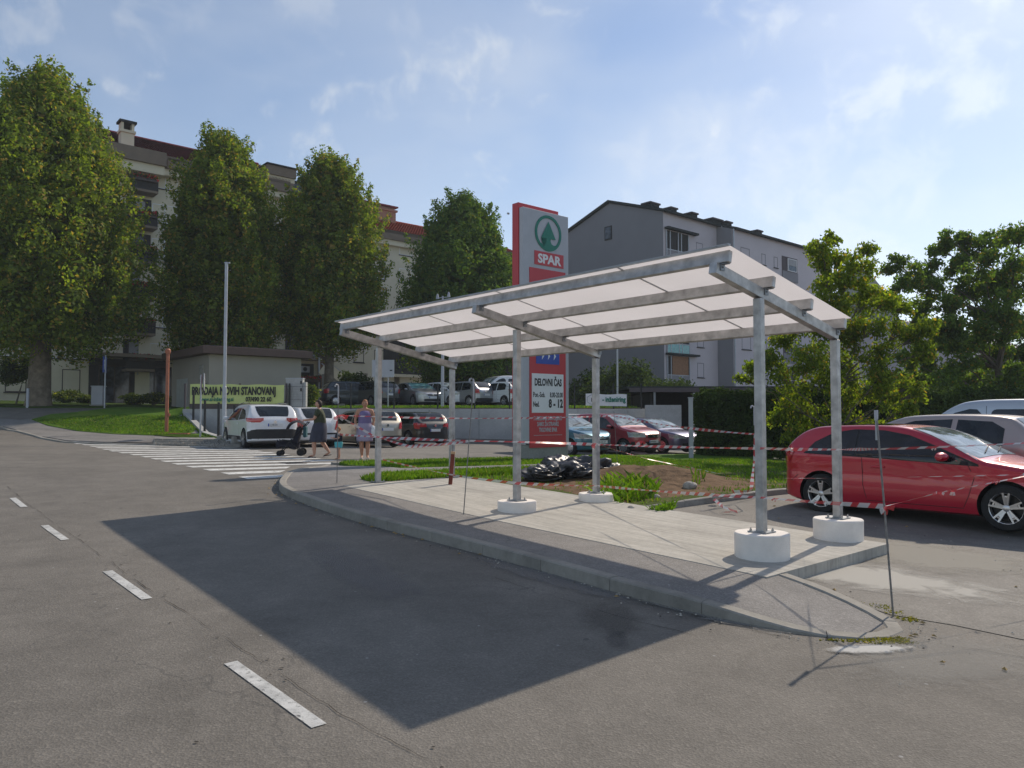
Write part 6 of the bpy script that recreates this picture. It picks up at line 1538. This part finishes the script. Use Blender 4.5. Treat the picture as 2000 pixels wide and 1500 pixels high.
    for j in range(7):
        for i in range(n+1):
            u=i/n; sag=.02*math.sin(u*math.pi*6)*(j/6); vs.append((u*Wb,.018*math.sin(u*23+j*.4)+.012*math.sin(u*61),j/6*Hb+sag*(1 if j else 1)-.03*u*(j/6)))
    b.add(vs,[(j*(n+1)+i,j*(n+1)+i+1,(j+1)*(n+1)+i+1,(j+1)*(n+1)+i) for j in range(6) for i in range(n)],M['lime']); c=b.build('sheet',o,smooth=True,angle=80)
    text('PRODAJA NOVIH STANOVANJ',.52,M['ink'],c,(.10,-.045,Hb*.47),(1,0,0),(0,0,1),sx=.575,bold=.022)
    text('www.al-inženiring.si',.26,M['green'],c,(.50,-.045,Hb*.14),(1,0,0),(0,0,1),sx=.78,bold=.007)
    text('07/490 22 60',.30,M['ink'],c,(2.72,-.045,Hb*.12),(1,0,0),(0,0,1),sx=.78,bold=.012)
    o2=thing('low_fence_panel','dark fence panel carrying the lime banner on the retaining wall','fence',(x0,37.12,2.14)); b=MB(); b.box((Wb/2,0,.19),(Wb+.1,.04,.34),M['darkp']); b.build('panel',o2)
    for x in(-.28,Wb/2+.1,Wb+.08): b=MB(); b.box((x,0,.62),(.09,.05,1.25),M['darkp']); b.build('post',o2)
    x0=dep(1144,780,37.0).x;x1=dep(1224,780,37.0).x;zt=dep(1180,769,37).z;zb=dep(1180,792,37).z
    o=thing('company_banner','white banner with a hexagon emblem and green lettering on the wall fence','banner',(x0,37.0,zb)); Wb,Hb=x1-x0,zt-zb
    b=MB(); vs=[];n=30
    for j in range(4):
        for i in range(n+1): u=i/n; vs.append((u*Wb,.012*math.sin(u*17),j/3*Hb-.04*u+(.02*math.sin(u*9) if j==3 else 0)))
    b.add(vs,[(j*(n+1)+i,j*(n+1)+i+1,(j+1)*(n+1)+i+1,(j+1)*(n+1)+i) for j in range(3) for i in range(n)],M['white']); c=b.build('sheet',o,smooth=True,angle=80)
    text('- inženiring',.34,M['green'],c,(.80,-.03,Hb*.32),(1,0,0),(0,0,1),sx=.74,bold=.012)
    b=MB(); hc=Vector((.28,-.03,Hb*.5))
    for i in range(6):
        a=R(30+60*i);d=R(90+60*i); b.bar(hc+Vector((math.cos(a)*.24,0,math.sin(a)*.24)),hc+Vector((math.cos(d)*.24,0,math.sin(d)*.24)),.03,.006,M['polegrey'],up=Vector((0,1,0)))
    b.bar(hc+Vector((0,0,-.09)),hc+Vector((0,0,.09)),.03,.006,M['ink'],up=Vector((0,1,0))); b.bar(hc+Vector((0,0,-.09)),hc+Vector((.09,0,-.05)),.03,.006,M['ink'],up=Vector((0,1,0))); b.build('hexagon_emblem',c)
    b=MB(); b.tube([(Wb+.01,.05,-.1),(Wb+.01,.05,Hb+.02)],.025,M['blackm'],6); b.build('post',o)
    q=dep(1206,770,39); b=MB(); b.tube([(0,0,0),(0,0,3.4)],.05,M['polegrey'],8); tag(b.build('plain_pole',loc=(q.x,q.y,G(q.x,q.y)-.1)),'plain grey pole behind the white company banner','pole')
    # white gate post
    q=at(1350,900,.0); o=thing('gate_post','pale square steel post at the left end of the hedge','post',(q.x,q.y,G(q.x,q.y))); b=MB(); b.box((0,0,1.05),(.13,.13,2.1),M['whiteboard']); b.build('post',o,bevel=.01); b=MB(); b.box((0,0,2.12),(.16,.16,.03),M['whiteboard']); b.box((-.02,-.07,.42),(.03,.02,.06),M['ink']); b.build('cap',o)
    # manhole-like drain in the road at the crossing
    q=at(572,905,0); b=MB()
    for i in range(5): b.box((i*.09-.2,0,.014),(.055,.42,.012),M['blackm'],rot=0)
    b.box((0,0,.006),(.56,.52,.012),M['darkp']); oo=b.build('drain_grate',loc=(q.x,q.y,G(q.x,q.y)+.004)); oo.rotation_euler=(0,0,AZV); tag(oo,'dark slotted drain grate in the road beside the zebra crossing','drain')
street_items()

# ================================================================ RODS AND BARRIER TAPE
RODS={}
def rod(key,base,top,label,hook=True,r=.0075):
    b=MB(); o=thing('steel_rod',label,'rod',base); d=top-base
    b.tube([Vector((0,0,-.05)),d*.5,d],r,M['rebar'],7); b.build('bar',o,smooth=True)
    if hook:
        c=MB(); pts=[d+Vector((0,0,-.30)),d+Vector((0,0,-.02))]+[d+Vector((-.03+.03*math.cos(a),0,.02+.03*math.sin(a))) for a in(0,.8,1.6,2.4,3.1,3.6)]; c.tube(pts,.014,M['whiteboard'],7); c.build('hook_sleeve',o,smooth=True)
    RODS[key]=(base,top)
def rods():
    p=at(658,943,.124); t=dep(661,756,p.y); rod('R1',p,t,'thin steel rod with a white hook left of the front left shelter post')
    p=at(905,1004,.124); t=dep(925,746,p.y+.1); rod('R2',p,t,'leaning steel rod on the slab with a pale bent top')
    p=at(1745,1199,.02); t=dep(1711,801,p.y+.15); rod('R3',p,t,'nearest leaning steel rod at the rounded kerb nose',False,.0085)
    b=MB(); b.lathe([(.014,-.09),(.017,-.06),(.017,.0),(.012,.0),(.012,-.03)],tuple(t),M['whiteboard'],10); b.lathe([(.010,-.09),(.010,-.26)],tuple(t),M['polegrey'],8); q=b.build('cap_sleeve'); o=[c for c in bpy.data.objects if c.name.startswith('steel_rod') and (c.location-p).length<.01][0]; q.parent=o; q.location=-o.location
    p=at(1476,962,.11); t=dep(1473,798,p.y); rod('R4',p,t,'steel rod with a hook close to the hedge')
    p=at(1206,905,.25); t=dep(1199,803,p.y); rod('R5',p,t,'hair thin rod standing in the weeds by the teal hatchback',False,.006)
rods()
def onrod(k,py):
    a,b=RODS[k]; lo,hi=0,1
    for _ in range(30):
        m=(lo+hi)/2; q=a.lerp(b,m); z=q.z-HC; yy=q.y*cp+z*sp; zz=-q.y*sp+z*cp; y=750-F*zz/yy
        if y>py: lo=m
        else: hi=m
    return a.lerp(b,(lo+hi)/2)
def tape(pts,label,w=.06,sag=0,twist=0,wob=.012,seg=.085,narrow=1):
    """striped ribbon through points, sagging between them"""
    P=[];r=random.Random(int(abs(pts[0][0]*100)+len(label)))
    for a,b in zip(pts,pts[1:]):
        n=max(2,int((b-a).length/seg*2)); s_=sag*(b-a).length
        for i in range(n): k=i/n; P.append(a.lerp(b,k)+Vector((0,0,-4*s_*k*(1-k))))
    P.append(pts[-1]); b_=MB(); acc=0
    ph=r.uniform(0,6)
    prev=None
    for i,p in enumerate(P):
        d=(P[min(i+1,len(P)-1)]-P[max(i-1,0)]).normalized(); up=Vector((0,0,1)); side=d.cross(up).normalized(); u2=side.cross(d)
        if i: acc+=(p-P[i-1]).length
        a=twist*math.sin(acc*1.1+ph)*1.2+.25*math.sin(acc*5+ph); ww=w*.78*(.75+.25*math.sin(acc*2.3+ph))*narrow
        e=(u2*math.cos(a)+side*math.sin(a))*ww/2; sk=d*.02
        cur=(p+e+sk,p-e-sk)
        if prev: b_.add([prev[0],prev[1],cur[1],cur[0]],[(0,1,2,3)],M['redtape'] if int(acc/.11)%2 else M['whitetape'])
        prev=cur
    return tag(b_.build('barrier_tape'),label,'barrier tape','red and white barrier tape strung round the shelter')
def bow(p,label,s=.1,sd=1):
    r=random.Random(sd); b=MB()
    for i in range(4):
        a=r.uniform(0,6.28); d=Vector((math.cos(a),math.sin(a)*.4,r.uniform(-1.1,.1))).normalized()*s*r.uniform(.7,1.4); n=d.cross(Vector((.2,1,.1))).normalized()*s*.22
        m=d*.5+Vector((0,-.02,.01)); b.add([-n*.3,n*.3,m+n,m-n],[(0,1,2,3)],M['redtape']); b.add([m-n,m+n,d+n*1.5,d*.92-n*.9],[(0,1,2,3)],M['whitetape'] if i%2 else M['redtape'])
    return tag(b.build('tape_knot',loc=p),label,'tape knot','knotted ends of barrier tape')
def tapes():
    postp=lambda t,w,px,py: dep(px,py,uv(t,w)[1]-.06)
    FL=lambda px,py:postp(8.07,.81,px,py); FM=lambda px,py:postp(4.14,.81,px,py); BM=lambda px,py:postp(4.14,2.5,px,py); BL=lambda px,py:postp(8.07,2.5,px,py); FRp=lambda px,py:postp(.16,.81,px,py); BR=lambda px,py:postp(.16,2.5,px,py)
    r1a=onrod('R1',811); r5=onrod('R5',812); r4=onrod('R4',848)
    tape([r1a,BL(885,817),r5],'highest tape from the left rod past the back left post to the thin rod',.055,.004,.3)
    tape([r5,r4],'highest tape from the thin rod across the red hatchback to the hedge rod',.07,.010,.3)
    r2=onrod('R2',861)
    tape([onrod('R1',848),r2],'middle tape running level from the left rod to the leaning rod on the slab',.065,.004,.5)
    tape([r2,FM(1012,863),BM(1167,868)],'middle tape across the foot of the pylon',.06,.0,.6)
    e=dep(2060,862,7.2); tape([BM(1168,868),FRp(1489,876),BR(1640,878)],'middle tape from the back middle post to the right posts',.05,.002,.6)
    tape([BR(1641,878),onrod('R3',877)],'short middle tape from the back right post to the nearest rod',.04,.0,.5)
    tape([onrod('R3',877),e],'middle tape across the windows of the bright red hatchback',.035,.003,.7)
    tape([r1a,dep(727,850,13.7),dep(800,872,12.6),onrod('R2',862)],'slack tape drooping from the left rod to the leaning rod',.085,.004,.6)
    tape([dep(742,896,13.3),dep(805,911,12.6),onrod('R2',932)],'low tape from the front left post to the leaning rod',.05,.004,.8)
    tape([onrod('R2',932),FM(1012,944),BM(1167,949)],'low tape crossing in front of the middle posts',.055,.004,.5)
    tape([BM(1168,949),FRp(1489,972),onrod('R3',989)],'low tape from the back middle post to the nearest rod',.055,.003,.4)
    tape([onrod('R3',989),dep(1830,963,6.7),dep(2060,918,7.6)],'low tape rising to the right edge from the nearest rod',.028,.002,1.2)
    tape([BM(1168,869),dep(1262,896,16),dep(1400,924,17),dep(1476,941,15.6)],'thin twisted tape hanging over the teal hatchback bumper',.035,.0,2.0)
    tape([dep(1527,934,10),dep(1640,934,9.5),dep(2060,926,8.2)],'hair thin tape across the door of the bright red hatchback',.02,.001,1.4)
    tape([r4,dep(1473,900,r4.y-.2),dep(1467,958,r4.y-1.3),dep(1450,962,r4.y-1.6),dep(1430,960,r4.y-1.7)],'loose tape hanging down from the hedge rod',.085,.0,1.1)
    q=at(1400,972,.12);tape([at(1430,972,.14),at(1395,975,.16),at(1412,990,.12),at(1440,1000,.05),at(1408,1000,.03)],'crumpled tape end lying on the bare soil',.07,0,2)
    bow(onrod('R3',992)+Vector((0,-.02,0)),'largest knot of tape on the nearest rod with a white tail',.09,3); bow(dep(1830,963,6.6),'knot of tape on the low tape in front of the red car wheel',.045,5); bow(dep(1858,958,6.7),'second knot on the low tape right of the first',.04,6); bow(dep(1948,940,7.1),'small knot on the low tape nearest the right edge',.03,7)
    bow(dep(1546,874,9),'knot of tape in front of the tail of the bright red hatchback',.06,8); bow(dep(1822,874,6.9),'small knot on the tape across the red car windows',.03,9); bow(BM(1163,868),'knot of tape on the back middle post',.07,10); bow(dep(1256,862,15.5),'flapping tape end in front of the dull red hatchback number plate',.15,12); bow(dep(1510,974,7.6),'knot of tape on the front right post',.035,13); bow(r1a,'knot at the top of the left rod',.16,14)
    a=at(879,946,.124); b=MB(); b.bar((0,0,-.05),(.05,.0,.55),.07,.07,M['stake']); o=thing('wooden_stake','short rust red wooden stake beside the back left post','stake',a); b.build('stake',o,bevel=.005); b=MB(); b.bar((.05,.0,.555),(.055,0,.60),.08,.08,M['fresh']); b.build('splintered_top',o)
    b=MB(); b.tube([(-.0,.02,0),(.06,.03,.9)],.008,M['rebar'],6); b.build('nail_rod',o)
M['stake']=mat('stake_red',(.16,.035,.02),.8,var=.3,scale=9); M['fresh']=mat('fresh_wood',(.45,.30,.18),.8,var=.2,scale=12)
tapes()

# ================================================================ PEOPLE
M['skin']=mat('skin',(.52,.28,.19),.55,var=.06,scale=6); M['skin2']=mat('skin_tan',(.48,.24,.15),.55,var=.06,scale=6)
M['olive']=mat('olive_shirt',(.045,.055,.028),.9,var=.15,scale=9); M['navy']=mat('navy_cloth',(.045,.048,.07),.9,var=.15,scale=7)
M['lilac']=mat('lilac_cloth',(.19,.15,.29),.9,var=.1,scale=7); M['lilac2']=mat('pale_lilac_cloth',(.33,.28,.38),.9,var=.1,scale=7)
M['hairb']=mat('hair_brown',(.03,.018,.012),.7,var=.3,scale=20); M['hairr']=mat('hair_ginger',(.34,.14,.05),.7,var=.25,scale=20); M['cyan']=mat('turquoise_cloth',(.10,.42,.45),.9,var=.1)
M['shoe']=mat('shoe_brown',(.05,.025,.02),.6); M['shoe2']=mat('sandal_pale',(.5,.42,.34),.6); M['dkcloth']=mat('dark_cloth',(.02,.02,.03),.9)
def skinmesh(name,V_,E_,Rd,m,parent,sub=2):
    me=bpy.data.meshes.new(name); me.from_pydata([tuple(v) for v in V_],E_,[]); o=bpy.data.objects.new(name,me); COL.objects.link(o); o.parent=parent
    md=o.modifiers.new('s','SKIN'); md.use_smooth_shade=True
    for i,r_ in enumerate(Rd):
        sv=me.skin_vertices[0].data[i]; sv.radius=(r_,r_) if not isinstance(r_,tuple) else r_; sv.use_root=(i==0)
    o.modifiers.new('u','SUBSURF').levels=sub; o.modifiers[-1].render_levels=sub
    bake(o); o.data.materials.clear(); o.data.materials.append(m)
    o.data.polygons.foreach_set('use_smooth',[True]*len(o.data.polygons)); return o
def person(label,loc,rz,H,legs,arms,skin,hairm,topm,botm,shoem,skirt=None,lean=0,hair='short',thin=1.0,sleeve=.5,child=False,group=None,turn=0):
    """+y is the way the figure faces. legs/arms: (forward swing of knee/foot, elbow/hand) per side"""
    o=thing('person',label,'person',loc,rz,group); h=H; hp=.53*h; sh=.82*h; hw=.052*h; sw=.105*h*thin
    if child: hp=.47*h; sh=.77*h
    ln=Vector((0,lean*h,0)); V_=[(0,0,hp),(0,ln.y*.4,hp+.10*h),(0,ln.y*.8,sh-.05*h),(0,ln.y,sh+.03*h),(0,ln.y*1.1,sh+.075*h)]; Rd=[.085*h*thin,.075*h*thin,.088*h*thin,.034*h,.033*h]; E_=[(0,1),(1,2),(2,3),(3,4)]
    feet=[];hands=[]
    for s,(kf,ff,fz) in zip((-1,1),legs):
        i=len(V_); hip=Vector((s*hw,0,hp-.03*h)); knee=Vector((s*hw*1.0,kf*h,.275*h)); ank=Vector((s*hw*.9,ff*h,.045*h+fz*h)); toe=ank+Vector((s*.01*h,.085*h,-.028*h-(.02*h if fz else 0)))
        V_+=[hip,hip.lerp(knee,.5),knee,knee.lerp(ank,.35),ank,toe]; Rd+=[.062*h*thin,.052*h*thin,.036*h*thin,.037*h*thin,.021*h,.019*h]; E_+=[(0,i)]+[(i+k,i+k+1) for k in range(5)]; feet.append((ank,toe))
    for s,(el,hd) in zip((-1,1),arms):
        i=len(V_); S_=Vector((s*sw,ln.y,sh-.01*h)); e=S_+Vector(el)*h; w=e+Vector(hd)*h; V_+=[S_,S_.lerp(e,.5),e,w]; Rd+=[.036*h*thin,.031*h*thin,.024*h,.017*h]; E_+=[(2,i),(i,i+1),(i+1,i+2),(i+2,i+3)]
        hands.append((e,w,s))
        d=(w-e).normalized(); side=Vector((0,1,0)) if abs(d.y)<.8 else Vector((1,0,0)); side=(side-d*side.dot(d)).normalized()
        pal=len(V_); V_+=[w+d*.028*h,w+d*.052*h]; Rd+=[(.020*h,.012*h),(.021*h,.010*h)]; E_+=[(i+3,pal),(pal,pal+1)]
    body=skinmesh('body',V_,E_,Rd,skin,o)
    # five separate fingers rooted in each palm
    fb=MB()
    for e,w,s in hands:
        d=(w-e).normalized(); side=Vector((0,1,0)) if abs(d.y)<.8 else Vector((1,0,0)); side=(side-d*side.dot(d)).normalized(); cu=side.cross(d)*(-s)
        for k,(q,l) in enumerate(((-.014,.036),(-.005,.042),(.005,.040),(.013,.031))):
            p=w+d*.05*h+side*q*h; fb.tube([p,p+d*l*h*.5+cu*.004*h,p+d*l*h*.85+cu*.014*h],[.0052*h,.0048*h,.0035*h],skin,6)
        p=w+d*.02*h-side*.016*h; fb.tube([p,p-side*.016*h+d*.015*h,p-side*.018*h+d*.033*h+cu*.008*h],[.006*h,.0055*h,.004*h],skin,6)
    q=fb.build('fingers',body,smooth=True)
    # head
    hc=Vector((0,ln.y*1.15+.012*h,h-.068*h*(1.25 if child else 1))); rr=.058*h*(1.3 if child else 1); b=MB(); Mt=Matrix.Rotation(turn,3,'Z')
    bm=bmesh.new(); bmesh.ops.create_uvsphere(bm,u_segments=20,v_segments=14,radius=1)
    for v in bm.verts:
        c=v.co; jaw=1-.28*max(0,-c.z)**1.4; f=1.0+(.06 if c.y>.3 and c.z<-.2 else 0); v.co=Vector((c.x*rr*.82*jaw,c.y*rr*.98*jaw*f,c.z*rr*1.22))
    me=bpy.data.meshes.new('head'); bm.to_mesh(me); bm.free(); me.materials.append(skin); me.polygons.foreach_set('use_smooth',[True]*len(me.polygons)); me.transform(Mt.to_4x4()); hd=bpy.data.objects.new('head',me); COL.objects.link(hd); hd.parent=o; hd.location=hc
    b=MB(); b.add([Mt@Vector(p) for p in [(-.012*h,rr*.93,.002*h),(.012*h,rr*.93,.002*h),(0,rr*1.16,-.012*h),(0,rr*.95,.018*h),(0,rr*.93,-.016*h)]],[(0,2,3),(1,3,2),(0,4,2),(1,2,4)],skin)
    for s in(-1,1):
        c=Mt@Vector((s*rr*.80,-.0,0)); b.box(c,(.010*h,.02*h,.034*h),skin,rot=turn)
    b.build('nose_and_ears',hd,smooth=True)
    b=MB()
    for s in(-1,1): b.lathe([(0,-.002*h),(.0075*h,0),(0,.002*h)],Mt@Vector((s*rr*.33,rr*.90,.008*h)),M['ink'],8,'Y'); b.box(Mt@Vector((s*rr*.35,rr*.92,.024*h)),(.018*h,.004*h,.004*h),hairm,rot=turn)
    b.box(Mt@Vector((0,rr*.93,-.032*h)),(.022*h,.006*h,.005*h),M['lampred'],rot=turn); b.build('eyes_and_mouth',hd)
    # hair: cap shell
    bm=bmesh.new(); bmesh.ops.create_uvsphere(bm,u_segments=24,v_segments=16,radius=1)
    dl=[v for v in bm.verts if (v.co.y>.25 and v.co.z<.42) or (v.co.z<(-.35 if hair!='long' else -.95) ) or (v.co.y>-.1 and v.co.z<-.1)]; bmesh.ops.delete(bm,geom=dl,context='VERTS')
    for v in bm.verts: c=v.co.copy(); k=1+.05*noise.noise(c*5); v.co=Vector((c.x*rr*.93*k,c.y*rr*1.10*k-.003*h,c.z*rr*1.30*k))
    me=bpy.data.meshes.new('hair'); bm.to_mesh(me); bm.free(); me.materials.append(hairm); me.polygons.foreach_set('use_smooth',[True]*len(me.polygons)); me.transform(Mt.to_4x4()); hr=bpy.data.objects.new('hair',me); COL.objects.link(hr); hr.parent=o; hr.location=hc
    hr.modifiers.new('s','SOLIDIFY').thickness=.008*h; bake(hr)
    # top
    TV=[(0,0,hp+.01*h),(0,ln.y*.4,hp+.10*h),(0,ln.y*.8,sh-.045*h),(0,ln.y*.95,sh+.005*h)]; TR=[.108*h*thin,.104*h*thin,.118*h*thin,.062*h*thin]; TE=[(0,1),(1,2),(2,3)]
    for (e,w,s) in hands:
        i=len(TV); S_=Vector((s*sw,ln.y,sh-.01*h))
        if sleeve: TV+=[S_,S_.lerp(e,sleeve),S_.lerp(e,sleeve+.1)]; TR+=[.044*h*thin,.040*h*thin,.038*h*thin]; TE+=[(2,i),(i,i+1),(i+1,i+2)]
    skinmesh('top',TV,TE,TR,topm,o)
    if skirt:
        zb=skirt*h; b=MB(); n=28; vs=[]; yo=(legs[0][0]+legs[1][0])*.5*h
        for j in range(9):
            k=j/8; z=hp+.115*h+(zb-hp-.115*h)*k
            rx=(.086+.040*math.sin(min(1.57,k*3.2))-.004*k)*h*thin; ry=(.080+.03*math.sin(min(1.57,k*3.2))+.018*k)*h*thin
            for i in range(n):
                a=2*math.pi*i/n; f=1+.05*k*math.sin(a*7+1)+.03*k*math.sin(a*11); vs.append((math.cos(a)*rx*f,math.sin(a)*ry*f+yo*k,z))
        b.add(vs,[(j*n+i,j*n+(i+1)%n,(j+1)*n+(i+1)%n,(j+1)*n+i) for j in range(8) for i in range(n)],botm); sk=b.build('skirt',o,smooth=True,angle=80); sk.modifiers.new('s','SOLIDIFY').thickness=.006; bake(sk)
    else:
        b=MB()
        for s_,(kf,ff,fz) in zip((-1,1),legs):
            hip=Vector((s_*hw*1.05,0,hp)); knee=Vector((s_*hw*1.15,kf*h*.6,.36*h)); b.tube([hip+Vector((0,0,.07*h)),hip,hip.lerp(knee,.5),knee],[.092*h*thin,.088*h*thin,.086*h*thin,.084*h*thin],botm,14)
        b.build('shorts',o,smooth=True)
    for ank,toe in feet:
        b=MB(); d=toe-ank; heel=ank+Vector((0,-.03*h,-.03*h)); tip=toe+Vector((0,.03*h,-.012*h)); 
        b.bar(heel+Vector((0,0,-.008*h)),tip+Vector((0,0,-.004*h)),.045*h,.012*h,shoem); b.bar(toe+Vector((0,-.02*h,.006*h)),tip+Vector((0,-.012*h,.004*h)),.044*h,.018*h,shoem); b.build('shoe',o,bevel=.006)
    return o
def people():
    q=at(625,894,.0); person('woman with dark hair in olive shirt and long navy skirt pushing a pushchair',(q.x,q.y,q.z+.012),R(97),1.68,[(.10,.09,.0),(-.02,-.16,.035)],[((-.0,.075,-.14),(.0,.135,-.015)),((.0,.085,-.14),(.0,.13,-.02))],M['skin'],M['hairb'],M['olive'],M['navy'],M['shoe'],skirt=.27,lean=.02,thin=1.12,sleeve=.55,hair='long')
    q2=at(661,897,.0); person('small child with ginger hair in dark top and turquoise shorts',(q2.x,q2.y,q2.z+.008),R(120),.92,[(.03,.02,0),(-.02,-.05,.0)],[((-.03,.06,-.12),(.0,.10,.0)),((.02,.07,-.12),(-.03,.09,.02))],M['skin'],M['hairr'],M['dkcloth'],M['cyan'],M['skin2'],thin=1.25,sleeve=.5,child=True)
    q3=at(712,897,.0); person('woman with short ginger hair in lilac top and pale skirt walking this way',(q3.x,q3.y,q3.z+.012),R(190),1.72,[(.02,.02,0),(.0,-.04,.0)],[((-.035,-.02,-.155),(.02,.03,-.12)),((.045,-.01,-.15),(-.01,.05,-.11))],M['skin2'],M['hairr'],M['lilac'],M['lilac2'],M['shoe2'],skirt=.30,thin=1.1,sleeve=0)
    # white shopping bag in her hand
    b=MB(); 
    bm=bmesh.new(); bmesh.ops.create_icosphere(bm,subdivisions=4,radius=1)
    for v in bm.verts: v.co=Vector((v.co.x*.10,v.co.y*.06,v.co.z*.17))*(1+.3*noise.noise(v.co*2.5))
    me=bpy.data.meshes.new('carrier_bag'); bm.to_mesh(me); bm.free(); me.materials.append(M['white']); me.polygons.foreach_set('use_smooth',[True]*len(me.polygons)); o=bpy.data.objects.new('carrier_bag',me); COL.objects.link(o)
    o.location=dep(728,843,q3.y-.05); tag(o,'white carrier bag hanging from the hand of the woman in lilac','bag')
    # pushchair
    z=q.z; c=at(568,890,0); o=thing('pushchair','black pushchair with small wheels and a teal hood pushed by the woman in olive','pushchair',(c.x,c.y,c.z),R(97)) # +y forward (left)
    for x in(-.24,.24):
        for y,r_ in((.30,.085),(-.32,.115)):
            b=MB(); b.lathe([(r_*.6,-.02),(r_,-.02),(r_,.02),(r_*.6,.02)],(x,y,r_),M['rubber'],16,'X'); b.lathe([(r_*.62,-.012),(0,-.012)],(x,y,r_),M['blackm'],12,'X'); b.build('wheel',o,smooth=True)
    b=MB()
    for x in(-.22,.22):
        b.tube([(x,.30,.09),(x,.02,.42),(x,-.30,.80),(x,-.52,1.02)],.014,M['blackm'],7); b.tube([(x,-.32,.12),(x,.0,.44),(x,.30,.48)],.014,M['blackm'],7)
    b.tube([(-.22,-.52,1.02),(.22,-.52,1.02)],.017,M['black'],8); b.build('frame',o,smooth=True)
    b=MB(); vs=[];n=10
    prof_=[(.38,.40),(.30,.34),(.10,.36),(-.08,.40),(-.20,.62),(-.28,.88)]
    for y,zz in prof_: vs+=[(-.2,y,zz+.10),(-.2,y,zz),(.2,y,zz),(.2,y,zz+.10)]
    b.add(vs,[(i*4+k,i*4+k+1,(i+1)*4+k+1,(i+1)*4+k) for i in range(5) for k in range(3)],M['dkcloth']); b.box((0,.05,.36),(.40,.50,.16),M['dkcloth']); b.box((0,-.20,.60),(.40,.14,.50),M['dkcloth'],mtx=Matrix.Rotation(.25,3,'X')); b.box((0,.36,.32),(.34,.10,.20),M['dkcloth']); q5=b.build('seat',o); q5.modifiers.new('s','SOLIDIFY').thickness=.02; bake(q5)
    b=MB(); vs=[]
    for i in range(9):
        a=R(10+i*17); 
        for k in range(7): t=-1+k/3; vs.append((t*.22,-.18+.34*math.cos(a)*(1-.15*t*t),.72+.36*math.sin(a)*(1-.2*t*t)))
    b.add(vs,[(i*7+k,i*7+k+1,(i+1)*7+k+1,(i+1)*7+k) for i in range(8) for k in range(6)],M['dkcloth']); q5=b.build('hood',o,smooth=True,angle=80)
    b=MB(); b.lathe([(.02,.0),(.16,.04),(.18,.20),(.17,.24)],(0,-.1,.18),M['dkcloth'],12); b.build('basket',o,smooth=True)
    b=MB(); b.box((0,-.42,.72),(.34,.10,.34),M['tealb']); b.build('changing_bag',o,bevel=.04)
M['tealb']=mat('teal_bag',(.02,.09,.11),.8)
people()
def haze():
    b=MB(); x0,x1,y0,y1,z0,z1=-330,330,-60,440,-3.0,75
    b.box(((x0+x1)/2,(y0+y1)/2,(z0+z1)/2),(x1-x0,y1-y0,z1-z0),None); b.mats=[]
    b.m=[0]*len(b.m); o=b.build('haze')
    m=bpy.data.materials.new('haze'); m.use_nodes=True; t=m.node_tree
    for n in list(t.nodes):
        if n.type!='OUTPUT_MATERIAL': t.nodes.remove(n)
    v=t.nodes.new('ShaderNodeVolumePrincipled'); v.inputs['Color'].default_value=(.86,.93,1,1); v.inputs['Density'].default_value=HAZE; v.inputs['Anisotropy'].default_value=0.0
    t.links.new(v.outputs[0],[n for n in t.nodes if n.type=='OUTPUT_MATERIAL'][0].inputs['Volume']); o.data.materials.append(m); o['kind']='stuff'; o['label']='pale summer haze in the air'
HAZE=.0006
haze()
